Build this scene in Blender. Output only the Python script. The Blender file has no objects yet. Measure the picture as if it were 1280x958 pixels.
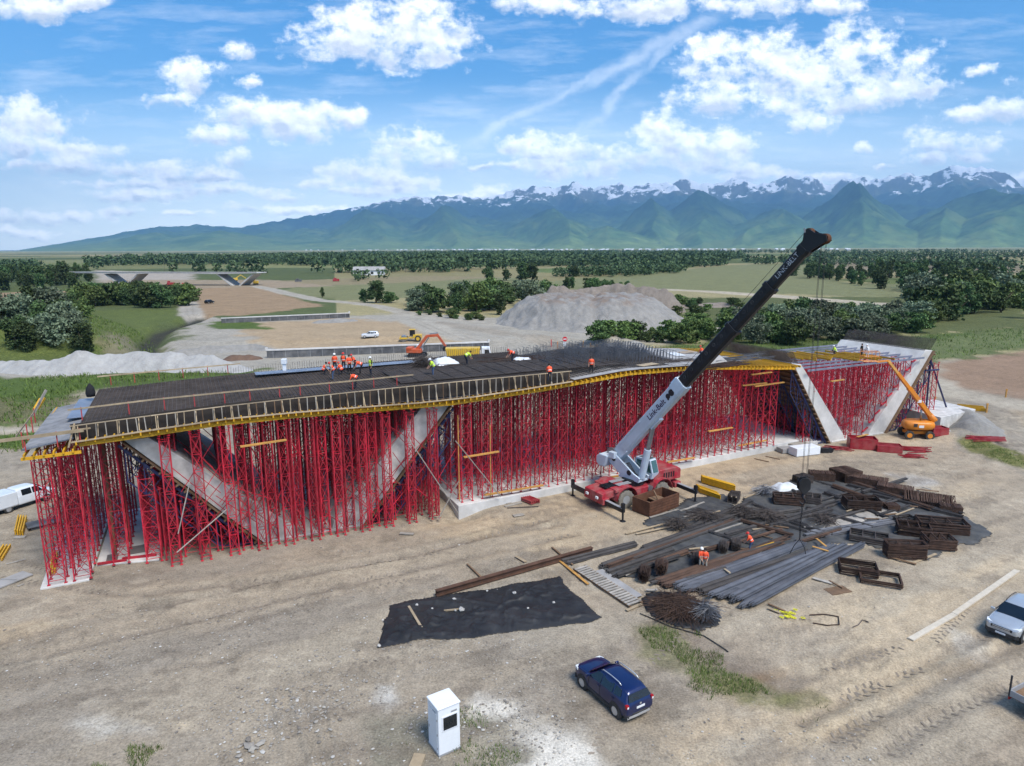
EXPO=1.08; SUN_E=2.4; SUN_ANG=0.4; SKY_S=0.10; SKY_SAT=1.45; SKY_V=0.95; CLOUD_V=7.8
import bpy, bmesh, math, random
import numpy as np
from mathutils import Vector, Matrix, noise as mnoise
random.seed(7); RNG=np.random.default_rng(11)
SC=bpy.context.scene; COL=SC.collection
PI=math.pi; rad=math.radians
# ------------------------------------------------------------------ camera
W,H,F,CH=1280,958,854.0,23.0
PITCH=math.atan((479-310)/F); ROLL=rad(0.25)
cp,sp=math.cos(PITCH),math.sin(PITCH)
def ray(x,y):
    u=(x-640)/F; v=(y-479)/F; c,s=math.cos(ROLL),math.sin(ROLL)
    u,v=u*c-v*s,u*s+v*c
    return u,cp-v*sp,-sp-v*cp
def at(x,y,z=0.0):
    r=ray(x,y); t=(z-CH)/r[2]; return Vector((r[0]*t,r[1]*t,z))
def direction(x,y):
    return Vector(ray(x,y)).normalized()
cam=bpy.data.cameras.new('camera'); camo=bpy.data.objects.new('camera',cam); COL.objects.link(camo)
cam.sensor_width=36; cam.sensor_fit='HORIZONTAL'; cam.lens=36*F/W; cam.clip_start=0.5; cam.clip_end=120000
camo.matrix_world=Matrix.Translation((0,0,CH))@Matrix.Rotation(PI/2-PITCH,4,'X')@Matrix.Rotation(-ROLL,4,'Z')
SC.camera=camo
SC.view_settings.view_transform='Standard'; SC.view_settings.look='None'; SC.view_settings.gamma=1.0
SC.view_settings.exposure=EXPO if 'EXPO' in globals() else 0.0
SC.render.engine='CYCLES'
# bridge frame: s along the deck, t across it (away from the camera)
BA=rad(25.6); BO=at(390,671)
ex=Vector((math.cos(BA),math.sin(BA),0)); ey=Vector((-math.sin(BA),math.cos(BA),0))
def wt(s,t,z=0.0): return Vector((BO.x+s*ex.x+t*ey.x,BO.y+s*ex.y+t*ey.y,z))
def st(p): d=(p[0]-BO.x,p[1]-BO.y); return d[0]*ex.x+d[1]*ex.y,d[0]*ey.x+d[1]*ey.y
BM=Matrix.Translation((BO.x,BO.y,0))@Matrix.Rotation(BA,4,'Z')
# ------------------------------------------------------------------ materials
def srgb(r,g,b):
    f=lambda c:(c/255/12.92) if c/255<=0.04045 else ((c/255+0.055)/1.055)**2.4
    return (f(r),f(g),f(b),1)
class NT:
    def __init__(s,nt): s.nt=nt; s.n=nt.nodes; s.l=nt.links
    def node(s,t,**k):
        n=s.n.new(t)
        for a,v in k.items(): setattr(n,a,v)
        return n
    def put(s,sock,v):
        if isinstance(v,bpy.types.NodeSocket): s.l.new(v,sock)
        elif v is not None:
            try: sock.default_value=v
            except Exception: sock.default_value=(v,v,v)
    def math(s,op,a,b=None,c=None,clamp=False):
        n=s.node('ShaderNodeMath',operation=op,use_clamp=clamp)
        for i,v in enumerate((a,b,c)):
            if v is not None: s.put(n.inputs[i],v)
        return n.outputs[0]
    def vm(s,op,a,b=None):
        n=s.node('ShaderNodeVectorMath',operation=op); s.put(n.inputs[0],a)
        if b is not None: s.put(n.inputs[1],b)
        return n.outputs['Value'] if op in('DOT_PRODUCT','LENGTH','DISTANCE') else n.outputs[0]
    def noise(s,vec,scale,detail=4,rough=0.55,dist=0.0,out='Fac'):
        n=s.node('ShaderNodeTexNoise'); s.put(n.inputs['Vector'],vec); s.put(n.inputs['Scale'],scale)
        s.put(n.inputs['Detail'],detail); s.put(n.inputs['Roughness'],rough); s.put(n.inputs['Distortion'],dist)
        return n.outputs[out]
    def ramp(s,f,stops,interp='LINEAR'):
        n=s.node('ShaderNodeValToRGB'); s.put(n.inputs[0],f); cr=n.color_ramp; cr.interpolation=interp
        while len(cr.elements)<len(stops): cr.elements.new(0.5)
        for e,(p,c) in zip(cr.elements,stops):
            e.position=p; e.color=c if len(c)==4 else (*c,1)
        return n.outputs[0]
    def mix(s,f,a,b,mode='MIX'):
        n=s.node('ShaderNodeMix',data_type='RGBA',blend_type=mode)
        s.put(n.inputs[0],f); s.put(n.inputs[6],a); s.put(n.inputs[7],b); return n.outputs[2]
    def mapr(s,v,a,b,c=0.0,d=1.0,smooth=False):
        n=s.node('ShaderNodeMapRange'); n.interpolation_type='SMOOTHSTEP' if smooth else 'LINEAR'
        for i,x in enumerate((v,a,b,c,d)): s.put(n.inputs[i],x)
        return n.outputs[0]
MATS={}
def newmat(name):
    m=bpy.data.materials.new(name); m.use_nodes=True; t=NT(m.node_tree); t.n.clear()
    o=t.node('ShaderNodeOutputMaterial'); b=t.node('ShaderNodeBsdfPrincipled'); t.l.new(b.outputs[0],o.inputs[0])
    MATS[name]=m; return m,t,b
def mat(name,col,rough=0.6,metal=0.0,var=0.18,scale=6.0,bump=0.0,bscale=40.0,dirt=0.0,dirtcol=None,spec=0.4,coat=0.0,rand=0.0,stretch=None):
    """worn surface: base colour broken by two noises, optional dust and bump; all in object space"""
    m,t,b=newmat(name)
    tc=t.node('ShaderNodeTexCoord'); v=tc.outputs['Object']
    if stretch:
        mp=t.node('ShaderNodeMapping'); mp.inputs['Scale'].default_value=stretch; t.put(mp.inputs[0],v); v=mp.outputs[0]
    n1=t.noise(v,scale,5,0.6); n2=t.noise(v,scale*0.17+0.05,3,0.5)
    c=tuple(col[:3])
    f=t.math('ADD',t.math('MULTIPLY',n1,0.6),t.math('MULTIPLY',n2,0.4))
    dk=tuple(x*(1-var*1.6) for x in c)+(1,); lt=tuple(min(1,x*(1+var*1.4)) for x in c)+(1,)
    col_=t.mix(t.mapr(f,0.3,0.7),dk,lt)
    if rand:
        oi=t.node('ShaderNodeObjectInfo'); r=t.mapr(oi.outputs['Random'],0,1,1-rand,1+rand)
        vv=t.node('ShaderNodeHueSaturation'); t.put(vv.inputs['Value'],r); t.put(vv.inputs['Color'],col_); col_=vv.outputs[0]
    if dirt:
        dn=t.noise(v,scale*0.6,6,0.7); dm=t.math('MULTIPLY',t.mapr(dn,0.42,0.68),dirt)
        col_=t.mix(dm,col_,dirtcol or (0.28,0.24,0.19,1))
    t.put(b.inputs['Base Color'],col_); b.inputs['Roughness'].default_value=rough; b.inputs['Metallic'].default_value=metal
    b.inputs['Specular IOR Level'].default_value=spec
    if coat: b.inputs['Coat Weight'].default_value=coat; b.inputs['Coat Roughness'].default_value=0.08
    if bump:
        bn=t.node('ShaderNodeBump'); bn.inputs['Strength'].default_value=bump; bn.inputs['Distance'].default_value=0.05
        t.put(bn.inputs['Height'],t.noise(v,bscale,5,0.6)); t.l.new(bn.outputs[0],b.inputs['Normal'])
    return m
M=dict(
 red=mat('red_steel',(0.50,0.014,0.036),0.6,0,0.32,1.6,dirt=0.5,dirtcol=(0.20,0.055,0.055,1),rand=0.35),
 redp=mat('red_paint',(0.36,0.02,0.035),0.5,0,0.2,2.0,dirt=0.6,dirtcol=(0.34,0.2,0.17,1)),
 redbox=mat('red_container_paint',(0.30,0.012,0.022),0.5,0,0.25,1.5,dirt=0.3),
 rail_red=mat('red_rail_post',(0.42,0.05,0.05),0.6),
 blue=mat('blue_steel',(0.016,0.022,0.085),0.5,0,0.3,2.0,dirt=0.25,dirtcol=(0.12,0.12,0.16,1)),
 yellow=mat('yellow_beam',(0.62,0.33,0.012),0.6,0,0.2,1.2,dirt=0.3,dirtcol=(0.35,0.22,0.06,1),rand=0.15),
 yelpaint=mat('yellow_machine_paint',(0.66,0.42,0.03),0.45,0,0.12,1.5,dirt=0.4),
 orange=mat('orange_machine_paint',(0.68,0.22,0.012),0.42,0,0.12,1.2,dirt=0.25),
 orangered=mat('excavator_paint',(0.50,0.085,0.025),0.5,0,0.12,1.2,dirt=0.35),
 wood=mat('pale_timber',(0.40,0.31,0.20),0.8,0,0.25,2.0,stretch=(1,1,1),rand=0.2,dirt=0.3,dirtcol=(0.16,0.13,0.1,1)),
 woodp=mat('fresh_sawn_plank',(0.54,0.48,0.385),0.8,0,0.12,2.0,rand=0.1),
 woodo=mat('orange_timber',(0.52,0.27,0.07),0.75,0,0.2,2.0,rand=0.15),
 woodb=mat('brown_timber',(0.17,0.105,0.06),0.85,0,0.25,2.0,rand=0.2),
 woodg=mat('grey_timber',(0.33,0.30,0.26),0.9,0,0.25,2.0,rand=0.15),
 ply=mat('plywood_sheet',(0.30,0.22,0.14),0.8,0,0.3,0.8,rand=0.2,dirt=0.4,dirtcol=(0.3,0.28,0.26,1)),
 plyg=mat('dusty_plywood',(0.34,0.33,0.32),0.8,0,0.25,0.7,dirt=0.4,dirtcol=(0.22,0.2,0.19,1)),
 plyd=mat('worn_grey_board',(0.21,0.21,0.215),0.8,0,0.3,1.5,dirt=0.4,dirtcol=(0.33,0.32,0.31,1)),
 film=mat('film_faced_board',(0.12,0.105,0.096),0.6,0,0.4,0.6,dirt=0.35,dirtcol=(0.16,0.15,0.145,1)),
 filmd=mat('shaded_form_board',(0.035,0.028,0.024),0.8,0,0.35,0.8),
 filmb=mat('wet_blue_board',(0.16,0.19,0.25),0.35,0,0.3,0.8),
 conc=mat('concrete',(0.58,0.565,0.54),0.85,0,0.2,1.4,bump=0.15,bscale=12,dirt=0.5,dirtcol=(0.27,0.25,0.22,1)),
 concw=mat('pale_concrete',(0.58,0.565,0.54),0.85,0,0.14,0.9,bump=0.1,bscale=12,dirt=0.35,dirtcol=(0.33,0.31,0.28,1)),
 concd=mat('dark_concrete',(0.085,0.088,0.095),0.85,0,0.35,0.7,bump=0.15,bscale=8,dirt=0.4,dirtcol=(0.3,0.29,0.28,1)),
 rebar=mat('dark_rebar',(0.09,0.073,0.064),0.7,0.3,0.35,1.6,rand=0.2),
 rebarr=mat('rusty_rebar',(0.075,0.043,0.030),0.85,0.1,0.4,2.5,rand=0.3),
 rebarg=mat('grey_rebar',(0.15,0.155,0.17),0.5,0.5,0.35,1.4,rand=0.25),
 rust=mat('rusty_plate',(0.125,0.055,0.03),0.85,0.1,0.35,1.6,bump=0.1),
 rustb=mat('rusty_beam',(0.10,0.052,0.033),0.85,0.1,0.35,1.2),
 steel=mat('bare_steel',(0.32,0.33,0.34),0.4,0.7,0.2,3),
 grey=mat('grey_paint',(0.30,0.31,0.32),0.5,0,0.15,2,dirt=0.3),
 black=mat('black_paint',(0.012,0.013,0.016),0.45,0,0.35,1.5,dirt=0.2,dirtcol=(0.05,0.05,0.055,1)),
 rubber=mat('rubber',(0.03,0.03,0.03),0.9,0,0.25,4,dirt=0.5,dirtcol=(0.17,0.15,0.12,1)),
 rubberd=mat('dusty_rubber',(0.20,0.18,0.15),0.95,0,0.25,4,dirt=0.4,dirtcol=(0.30,0.27,0.22,1)),
 cranew=mat('crane_pale_paint',(0.56,0.64,0.72),0.4,0,0.08,0.8,dirt=0.3,dirtcol=(0.4,0.42,0.42,1)),
 white=mat('white_paint',(0.74,0.76,0.78),0.4,0,0.05,1.0,dirt=0.15,dirtcol=(0.55,0.53,0.5,1)),
 whitep=mat('white_plastic',(0.76,0.79,0.82),0.35,0,0.04,1.2,dirt=0.16,dirtcol=(0.5,0.49,0.46,1)),
 sheetw=mat('white_sheet',(0.62,0.64,0.66),0.6,0,0.12,2),
 glass=mat('dark_glass',(0.012,0.016,0.02),0.08,0,0.2,1.0,spec=0.8),
 glassb=mat('cab_glass',(0.05,0.12,0.12),0.06,0,0.3,1.0,spec=0.8),
 carblue=mat('blue_car_paint',(0.006,0.017,0.088),0.28,0.35,0.1,1.0,coat=0.8,dirt=0.12,dirtcol=(0.1,0.1,0.12,1)),
 carsilver=mat('silver_car_paint',(0.46,0.50,0.54),0.3,0.4,0.06,1.0,coat=0.6,dirt=0.3,dirtcol=(0.36,0.33,0.3,1)),
 carwhite=mat('white_car_paint',(0.66,0.70,0.74),0.3,0,0.05,1.0,coat=0.6,dirt=0.12),
 carblack=mat('black_car_paint',(0.01,0.01,0.012),0.3,0.2,0.1,1.0,coat=0.6),
 trim=mat('black_trim',(0.025,0.026,0.028),0.7,0,0.2,2.0,dirt=0.3,dirtcol=(0.12,0.11,0.1,1)),
 chrome=mat('alloy',(0.62,0.63,0.64),0.3,0.6,0.1,4.0),
 lampw=mat('clear_lamp',(0.75,0.78,0.8),0.15,0,0.05,3),
 lampr=mat('red_lamp',(0.35,0.01,0.012),0.2,0,0.1,3),
 tarp=mat('black_geotextile',(0.021,0.021,0.022),0.55,0,0.4,0.9,bump=0.5,bscale=2.0,dirt=0.10,dirtcol=(0.11,0.098,0.08,1)),
 tarpg=mat('dusty_geotextile',(0.05,0.052,0.055),0.8,0,0.4,0.9,bump=0.5,bscale=3,dirt=0.5,dirtcol=(0.15,0.14,0.12,1)),
 skin=mat('skin',(0.42,0.24,0.16),0.6,0,0.08,8),
 hiviso=mat('orange_vest',(0.85,0.10,0.035),0.75,0,0.12,9),
 hivisy=mat('lime_vest',(0.55,0.78,0.06),0.75,0,0.12,9),
 refl=mat('reflective_tape',(0.7,0.7,0.66),0.4,0,0.05,9),
 cloth=mat('dark_work_trousers',(0.025,0.03,0.045),0.9,0,0.3,9),
 jeans=mat('blue_jeans',(0.06,0.10,0.19),0.9,0,0.2,9),
 beige=mat('beige_trousers',(0.36,0.33,0.28),0.9,0,0.2,9),
 clothk=mat('black_clothes',(0.015,0.015,0.017),0.9,0,0.3,9),
 clothw=mat('white_shirt',(0.6,0.6,0.6),0.9,0,0.1,9),
 hair=mat('dark_hair',(0.02,0.014,0.01),0.8,0,0.2,20),
 hatw=mat('white_helmet',(0.78,0.78,0.76),0.35,0,0.05,9),
 hatr=mat('red_helmet',(0.55,0.03,0.02),0.35,0,0.05,9),
 signr=mat('sign_red',(0.55,0.02,0.025),0.5,0,0.05,5),
 bark=mat('bark',(0.10,0.075,0.055),0.95,0,0.35,3,bump=0.4,bscale=14),
 rock=mat('pale_boulder',(0.40,0.385,0.36),0.9,0,0.2,1.2,bump=0.5,bscale=4),
 stone=mat('loose_stone',(0.30,0.275,0.245),0.95,0,0.3,0.35,rand=0.0),
 text=mat('dark_blue_lettering',(0.05,0.03,0.07),0.6,0,0.1,5),
 textw=mat('pale_lettering',(0.5,0.52,0.55),0.6,0,0.1,5),
)
def barmat(name,a,b,rough,metal):
    m,t,bs=newmat(name); g=t.node('ShaderNodeNewGeometry'); oi=t.node('ShaderNodeObjectInfo'); tc=t.node('ShaderNodeTexCoord')
    f=t.math('ADD',t.math('MULTIPLY',g.outputs['Random Per Island'],0.75),t.math('MULTIPLY',oi.outputs['Random'],0.35)); f=t.math('ADD',f,t.mapr(t.noise(tc.outputs['Object'],1.1,4),0.3,0.7,-0.25,0.25))
    t.put(bs.inputs['Base Color'],t.mix(f,a+(1,),b+(1,))); bs.inputs['Roughness'].default_value=rough; bs.inputs['Metallic'].default_value=metal; return m
M['bar_grey']=barmat('bar_grey',(0.04,0.042,0.05),(0.19,0.195,0.215),0.5,0.4); M['bar_dark']=barmat('bar_dark',(0.018,0.016,0.016),(0.095,0.085,0.08),0.65,0.3); M['bar_rust']=barmat('bar_rust',(0.035,0.02,0.014),(0.15,0.085,0.055),0.85,0.1)
# ------------------------------------------------------------------ mesh helper
class MB:
    def __init__(s): s.v=[]; s.f=[]; s.mi=[]; s.cur=0
    def add(s,vs,fs):
        n=len(s.v); s.v+= [tuple(p) for p in vs]; s.f+=[tuple(i+n for i in f) for f in fs]; s.mi+=[s.cur]*len(fs)
        return s
    def box(s,c,d,rot=None,taper=1.0):
        hx,hy,hz=d[0]/2,d[1]/2,d[2]/2
        vs=[Vector((x*(taper if z>0 else 1),y*(taper if z>0 else 1),z)) for z in(-hz,hz) for x,y in((-hx,-hy),(hx,-hy),(hx,hy),(-hx,hy))]
        if rot is not None:
            R=Matrix.Rotation(rot,3,'Z') if isinstance(rot,(int,float)) else rot
            vs=[R@p for p in vs]
        c=Vector(c)
        return s.add([p+c for p in vs],[(3,2,1,0),(4,5,6,7),(0,1,5,4),(1,2,6,5),(2,3,7,6),(3,0,4,7)])
    def bar(s,a,b,w,h=None,up=(0,0,1)):
        """rectangular bar from a to b, w wide, h in the direction of up"""
        a,b=Vector(a),Vector(b); h=w if h is None else h
        d=(b-a); L=d.length
        if L<1e-6: return s
        d/=L; u=Vector(up)
        if abs(d.dot(u))>0.98: u=Vector((1,0,0)) if abs(d.x)<0.9 else Vector((0,1,0))
        x=d.cross(u).normalized(); u=x.cross(d)
        q=[(-w/2,-h/2),(w/2,-h/2),(w/2,h/2),(-w/2,h/2)]
        vs=[a+x*i+u*j for i,j in q]+[b+x*i+u*j for i,j in q]
        return s.add(vs,[(0,1,2,3),(7,6,5,4),(1,0,4,5),(2,1,5,6),(3,2,6,7),(0,3,7,4)])
    def tube(s,pts,r,n=8,cap=True):
        pts=[Vector(p) for p in pts]; k=len(pts); rs=r if isinstance(r,(list,tuple)) else [r]*k
        vs=[];fs=[]
        pu=None
        for i,p in enumerate(pts):
            d=(pts[min(i+1,k-1)]-pts[max(i-1,0)]).normalized()
            u=pu if pu is not None else (Vector((0,0,1)) if abs(d.z)<0.9 else Vector((1,0,0)))
            x=d.cross(u)
            if x.length<1e-4: u=Vector((0.3,1,0.2)); x=d.cross(u)
            x.normalize(); u=x.cross(d).normalized(); pu=u
            for j in range(n):
                a=2*PI*j/n; vs.append(p+x*math.cos(a)*rs[i]+u*math.sin(a)*rs[i])
        for i in range(k-1):
            for j in range(n):
                fs.append((i*n+j,i*n+(j+1)%n,(i+1)*n+(j+1)%n,(i+1)*n+j))
        if cap: fs+= [tuple(range(n))[::-1],tuple((k-1)*n+j for j in range(n))]
        return s.add(vs,fs)
    def cyl(s,a,b,r,n=16,r2=None): return s.tube([a,b],[r,r if r2 is None else r2],n)
    def lathe(s,c,axis,prof,n=20):
        """prof: (radius, along axis)"""
        axis=Vector(axis).normalized(); u=Vector((0,0,1)) if abs(axis.z)<0.9 else Vector((1,0,0))
        x=axis.cross(u).normalized(); y=axis.cross(x); c=Vector(c); vs=[];fs=[]
        for r,h in prof:
            for j in range(n):
                a=2*PI*j/n; vs.append(c+axis*h+x*math.cos(a)*r+y*math.sin(a)*r)
        for i in range(len(prof)-1):
            for j in range(n): fs.append((i*n+j,i*n+(j+1)%n,(i+1)*n+(j+1)%n,(i+1)*n+j))
        if prof[0][0]>1e-4: fs.append(tuple(range(n))[::-1])
        if prof[-1][0]>1e-4: fs.append(tuple((len(prof)-1)*n+j for j in range(n)))
        return s.add(vs,fs)
    def prism(s,poly,a,b,plane='xz'):
        """extrude a 2-D outline between a and b along the third axis"""
        k=len(poly)
        P=(lambda p,q:(p[0],q,p[1])) if plane=='xz' else (lambda p,q:(p[0],p[1],q)) if plane=='xy' else (lambda p,q:(q,p[0],p[1]))
        vs=[P(p,a) for p in poly]+[P(p,b) for p in poly]
        fs=[tuple(range(k))[::-1],tuple(range(k,2*k))]+[(i,(i+1)%k,k+(i+1)%k,k+i) for i in range(k)]
        return s.add(vs,fs)
    def loft(s,rings,close=True,caps=True):
        n=len(rings[0]); vs=[p for r in rings for p in r]; fs=[]
        for i in range(len(rings)-1):
            for j in range(n if close else n-1): fs.append((i*n+j,i*n+(j+1)%n,(i+1)*n+(j+1)%n,(i+1)*n+j))
        if caps: fs+=[tuple(range(n))[::-1],tuple((len(rings)-1)*n+j for j in range(n))]
        return s.add(vs,fs)
    def xf(s,Mx):
        s.v=[tuple(Mx@Vector(p)) for p in s.v]; return s
    def data(s,name,mats,smooth=False,fix=True):
        me=bpy.data.meshes.new(name); me.from_pydata(s.v,[],s.f)
        for m in (mats if isinstance(mats,(list,tuple)) else [mats]): me.materials.append(M[m] if isinstance(m,str) else m)
        if any(s.mi): me.polygons.foreach_set('material_index',s.mi)
        if fix:
            bm=bmesh.new(); bm.from_mesh(me); bmesh.ops.recalc_face_normals(bm,faces=bm.faces); bm.to_mesh(me); bm.free()
        if smooth: me.polygons.foreach_set('use_smooth',[True]*len(me.polygons))
        me.update(); return me
    def build(s,name,mats,parent=None,smooth=False,bevel=0.0,seg=2,sub=0,auto=None,loc=None,rot=None,fix=True):
        me=s.data(name,mats,smooth or auto is not None,fix)
        o=bpy.data.objects.new(name,me); COL.objects.link(o)
        if parent: o.parent=parent
        if loc is not None: o.location=loc
        if rot is not None: o.rotation_euler=rot if not isinstance(rot,(int,float)) else (0,0,rot)
        if auto is not None and hasattr(me,'set_sharp_from_angle'): me.set_sharp_from_angle(angle=rad(auto))
        if sub:
            m=o.modifiers.new('sub','SUBSURF'); m.levels=sub; m.render_levels=sub
        if bevel:
            m=o.modifiers.new('bev','BEVEL'); m.width=bevel; m.segments=seg; m.limit_method='ANGLE'; m.angle_limit=rad(35)
        return o
def tag(o,label,cat,group=None,kind=None):
    if label: o['label']=label
    if cat: o['category']=cat
    if group: o['group']=group
    if kind or cat: o['kind']=kind or 'thing'
    return o
def struct(o,kind='structure'): o['kind']=kind; return o
def thing(name,label,cat,loc=(0,0,0),rot=0.0,group=None,mx=None):
    o=bpy.data.objects.new(name,None); COL.objects.link(o); o.empty_display_size=0.2
    if mx is not None: o.matrix_world=mx
    else: o.location=loc; o.rotation_euler=(0,0,rot) if isinstance(rot,(int,float)) else rot
    return tag(o,label,cat,group)
def kids(o): return [c for c in o.children]
def dup(o,loc=None,rot=None,label=None,group=None,scale=None,parent=None):
    c=o.copy(); COL.objects.link(c)
    if parent is not None: c.parent=parent
    for ch in kids(o): dup(ch,parent=c)
    if loc is not None: c.location=loc
    if rot is not None: c.rotation_euler=(0,0,rot) if isinstance(rot,(int,float)) else rot
    if scale is not None: c.scale=scale if not isinstance(scale,(int,float)) else (scale,)*3
    if label: c['label']=label
    if group: c['group']=group
    return c
def npmesh(name,v,f,mats,smooth=False,attrs=None):
    """fast mesh from numpy arrays of vertices and quads"""
    v=np.asarray(v,dtype=np.float32); f=np.asarray(f,dtype=np.int32); k=f.shape[1]
    me=bpy.data.meshes.new(name); me.vertices.add(len(v)); me.vertices.foreach_set('co',v.ravel())
    me.loops.add(f.size); me.loops.foreach_set('vertex_index',f.ravel())
    me.polygons.add(len(f)); me.polygons.foreach_set('loop_start',np.arange(0,f.size,k,dtype=np.int32))
    try: me.polygons.foreach_set('loop_total',np.full(len(f),k,dtype=np.int32))
    except Exception: pass
    me.polygons.foreach_set('use_smooth',np.full(len(f),smooth,dtype=bool))
    for m in (mats if isinstance(mats,(list,tuple)) else [mats]): me.materials.append(M[m] if isinstance(m,str) else m)
    me.update(calc_edges=True)
    for an,a in (attrs or {}).items():
        at_=me.attributes.new(an,'FLOAT_COLOR','POINT'); at_.data.foreach_set('color',np.asarray(a,dtype=np.float32).ravel())
    o=bpy.data.objects.new(name,me); COL.objects.link(o); return o
ORD=['','first','second','third','fourth','fifth','sixth','seventh','eighth','ninth','tenth','eleventh','twelfth','thirteenth','fourteenth','fifteenth','sixteenth','seventeenth','eighteenth','nineteenth','twentieth']
def ordw(n):
    if n<=20: return ORD[n]
    tens={2:'twent',3:'thirt',4:'fort',5:'fift',6:'sixt'}[n//10]
    return tens+'ieth' if n%10==0 else tens+'y-'+ORD[n%10]
# value noise for terrain (numpy)
def vnoise(x,y,seed=0):
    xi=np.floor(x).astype(np.int64); yi=np.floor(y).astype(np.int64); fx=x-xi; fy=y-yi
    def h(a,b):
        n=(a*374761393+b*668265263+seed*974634777)&0xffffffff
        n=((n^(n>>13))*1274126177)&0xffffffff; n=n^(n>>16)
        return (n&0xffff)/65535.0
    fx=fx*fx*(3-2*fx); fy=fy*fy*(3-2*fy)
    return (h(xi,yi)*(1-fx)+h(xi+1,yi)*fx)*(1-fy)+(h(xi,yi+1)*(1-fx)+h(xi+1,yi+1)*fx)*fy
def fbm(x,y,o=4,seed=0,gain=0.5):
    x=np.asarray(x,float); y=np.asarray(y,float); a=0.5; r=np.zeros_like(x+y); t=0
    for i in range(o):
        r=r+a*vnoise(x,y,seed+i*17); t+=a; a*=gain; x=x*2.03+13.7; y=y*2.03+7.1
    return r/t
def sstep(a,b,x): t=np.clip((x-a)/(b-a),0,1); return t*t*(3-2*t)
def polydist(px,py,poly):
    """signed distance to a polygon (positive inside)"""
    poly=np.asarray([(p[0],p[1]) for p in poly]); n=len(poly)
    d=np.full(px.shape,1e18); ins=np.zeros(px.shape,bool)
    for i in range(n):
        ax,ay=poly[i]; bx,by=poly[(i+1)%n]; ux,uy=bx-ax,by-ay
        t=np.clip(((px-ax)*ux+(py-ay)*uy)/(ux*ux+uy*uy+1e-12),0,1)
        d=np.minimum(d,(px-ax-t*ux)**2+(py-ay-t*uy)**2)
        c=((ay>py)!=(by>py))
        with np.errstate(divide='ignore',invalid='ignore'):
            xi=(bx-ax)*(py-ay)/(by-ay if by!=ay else 1e-9)+ax
        ins^= c&(px<xi)
    d=np.sqrt(d); return np.where(ins,d,-d)
def linedist(px,py,line):
    d=np.full(px.shape,1e18)
    for (ax,ay),(bx,by) in zip([(p[0],p[1]) for p in line[:-1]],[(p[0],p[1]) for p in line[1:]]):
        ux,uy=bx-ax,by-ay; t=np.clip(((px-ax)*ux+(py-ay)*uy)/(ux*ux+uy*uy+1e-12),0,1)
        d=np.minimum(d,(px-ax-t*ux)**2+(py-ay-t*uy)**2)
    return np.sqrt(d)

# ================================================================== terrain
def PW(pts,z=0.0): return [(p.x,p.y) for p in (at(x,y,z) for x,y in pts)]
BANK=PW([(0,452),(110,448),(200,447),(205,425),(180,405),(120,392),(40,398),(0,405)])
BANK=[(p[0],p[1]) for p in BANK]+[(BANK[-1][0]-40,BANK[-1][1]),(BANK[0][0]-30,BANK[0][1])]
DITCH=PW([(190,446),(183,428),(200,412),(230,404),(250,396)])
MOUNDS=[(at(1215,545),7.5,4.2,1.1,0.4),(at(1180,530),6,3.5,0.9,0.2),(at(1260,570),5,3,0.5,0.5),(at(610,628),3.0,2.0,0.45,0.4),
        (at(760,432),9,6,2.2,0.3),(at(560,432),16,5,1.1,0.2),(at(660,426),14,6,1.3,0.1),(at(520,424),20,4,0.9,0.1),(at(350,428),30,4,0.8,0.1)]
RUTS=[PW([(-40,812),(120,775),(300,735),(480,700),(600,672),(700,655)]),PW([(-40,838),(140,800),(320,757),(500,716),(640,684),(720,668)]),
      PW([(-20,720),(160,745),(340,725),(540,690),(680,650)]),
      PW([(1000,905),(1080,868),(1160,832),(1240,790),(1300,752)]),PW([(1040,925),(1120,880),(1200,842),(1300,790)]),PW([(1110,940),(1180,895),(1290,850)]),
      PW([(1040,577),(1110,578),(1150,582)]),PW([(1060,584),(1130,588),(1180,594)]),PW([(1200,520),(1240,550),(1290,590)])]
TRACKS=[PW([(345,868),(352,930),(360,958)]),PW([(365,860),(378,920),(392,958)]),PW([(388,868),(402,925),(420,958)]),PW([(408,880),(424,935),(436,958)])]
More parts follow.
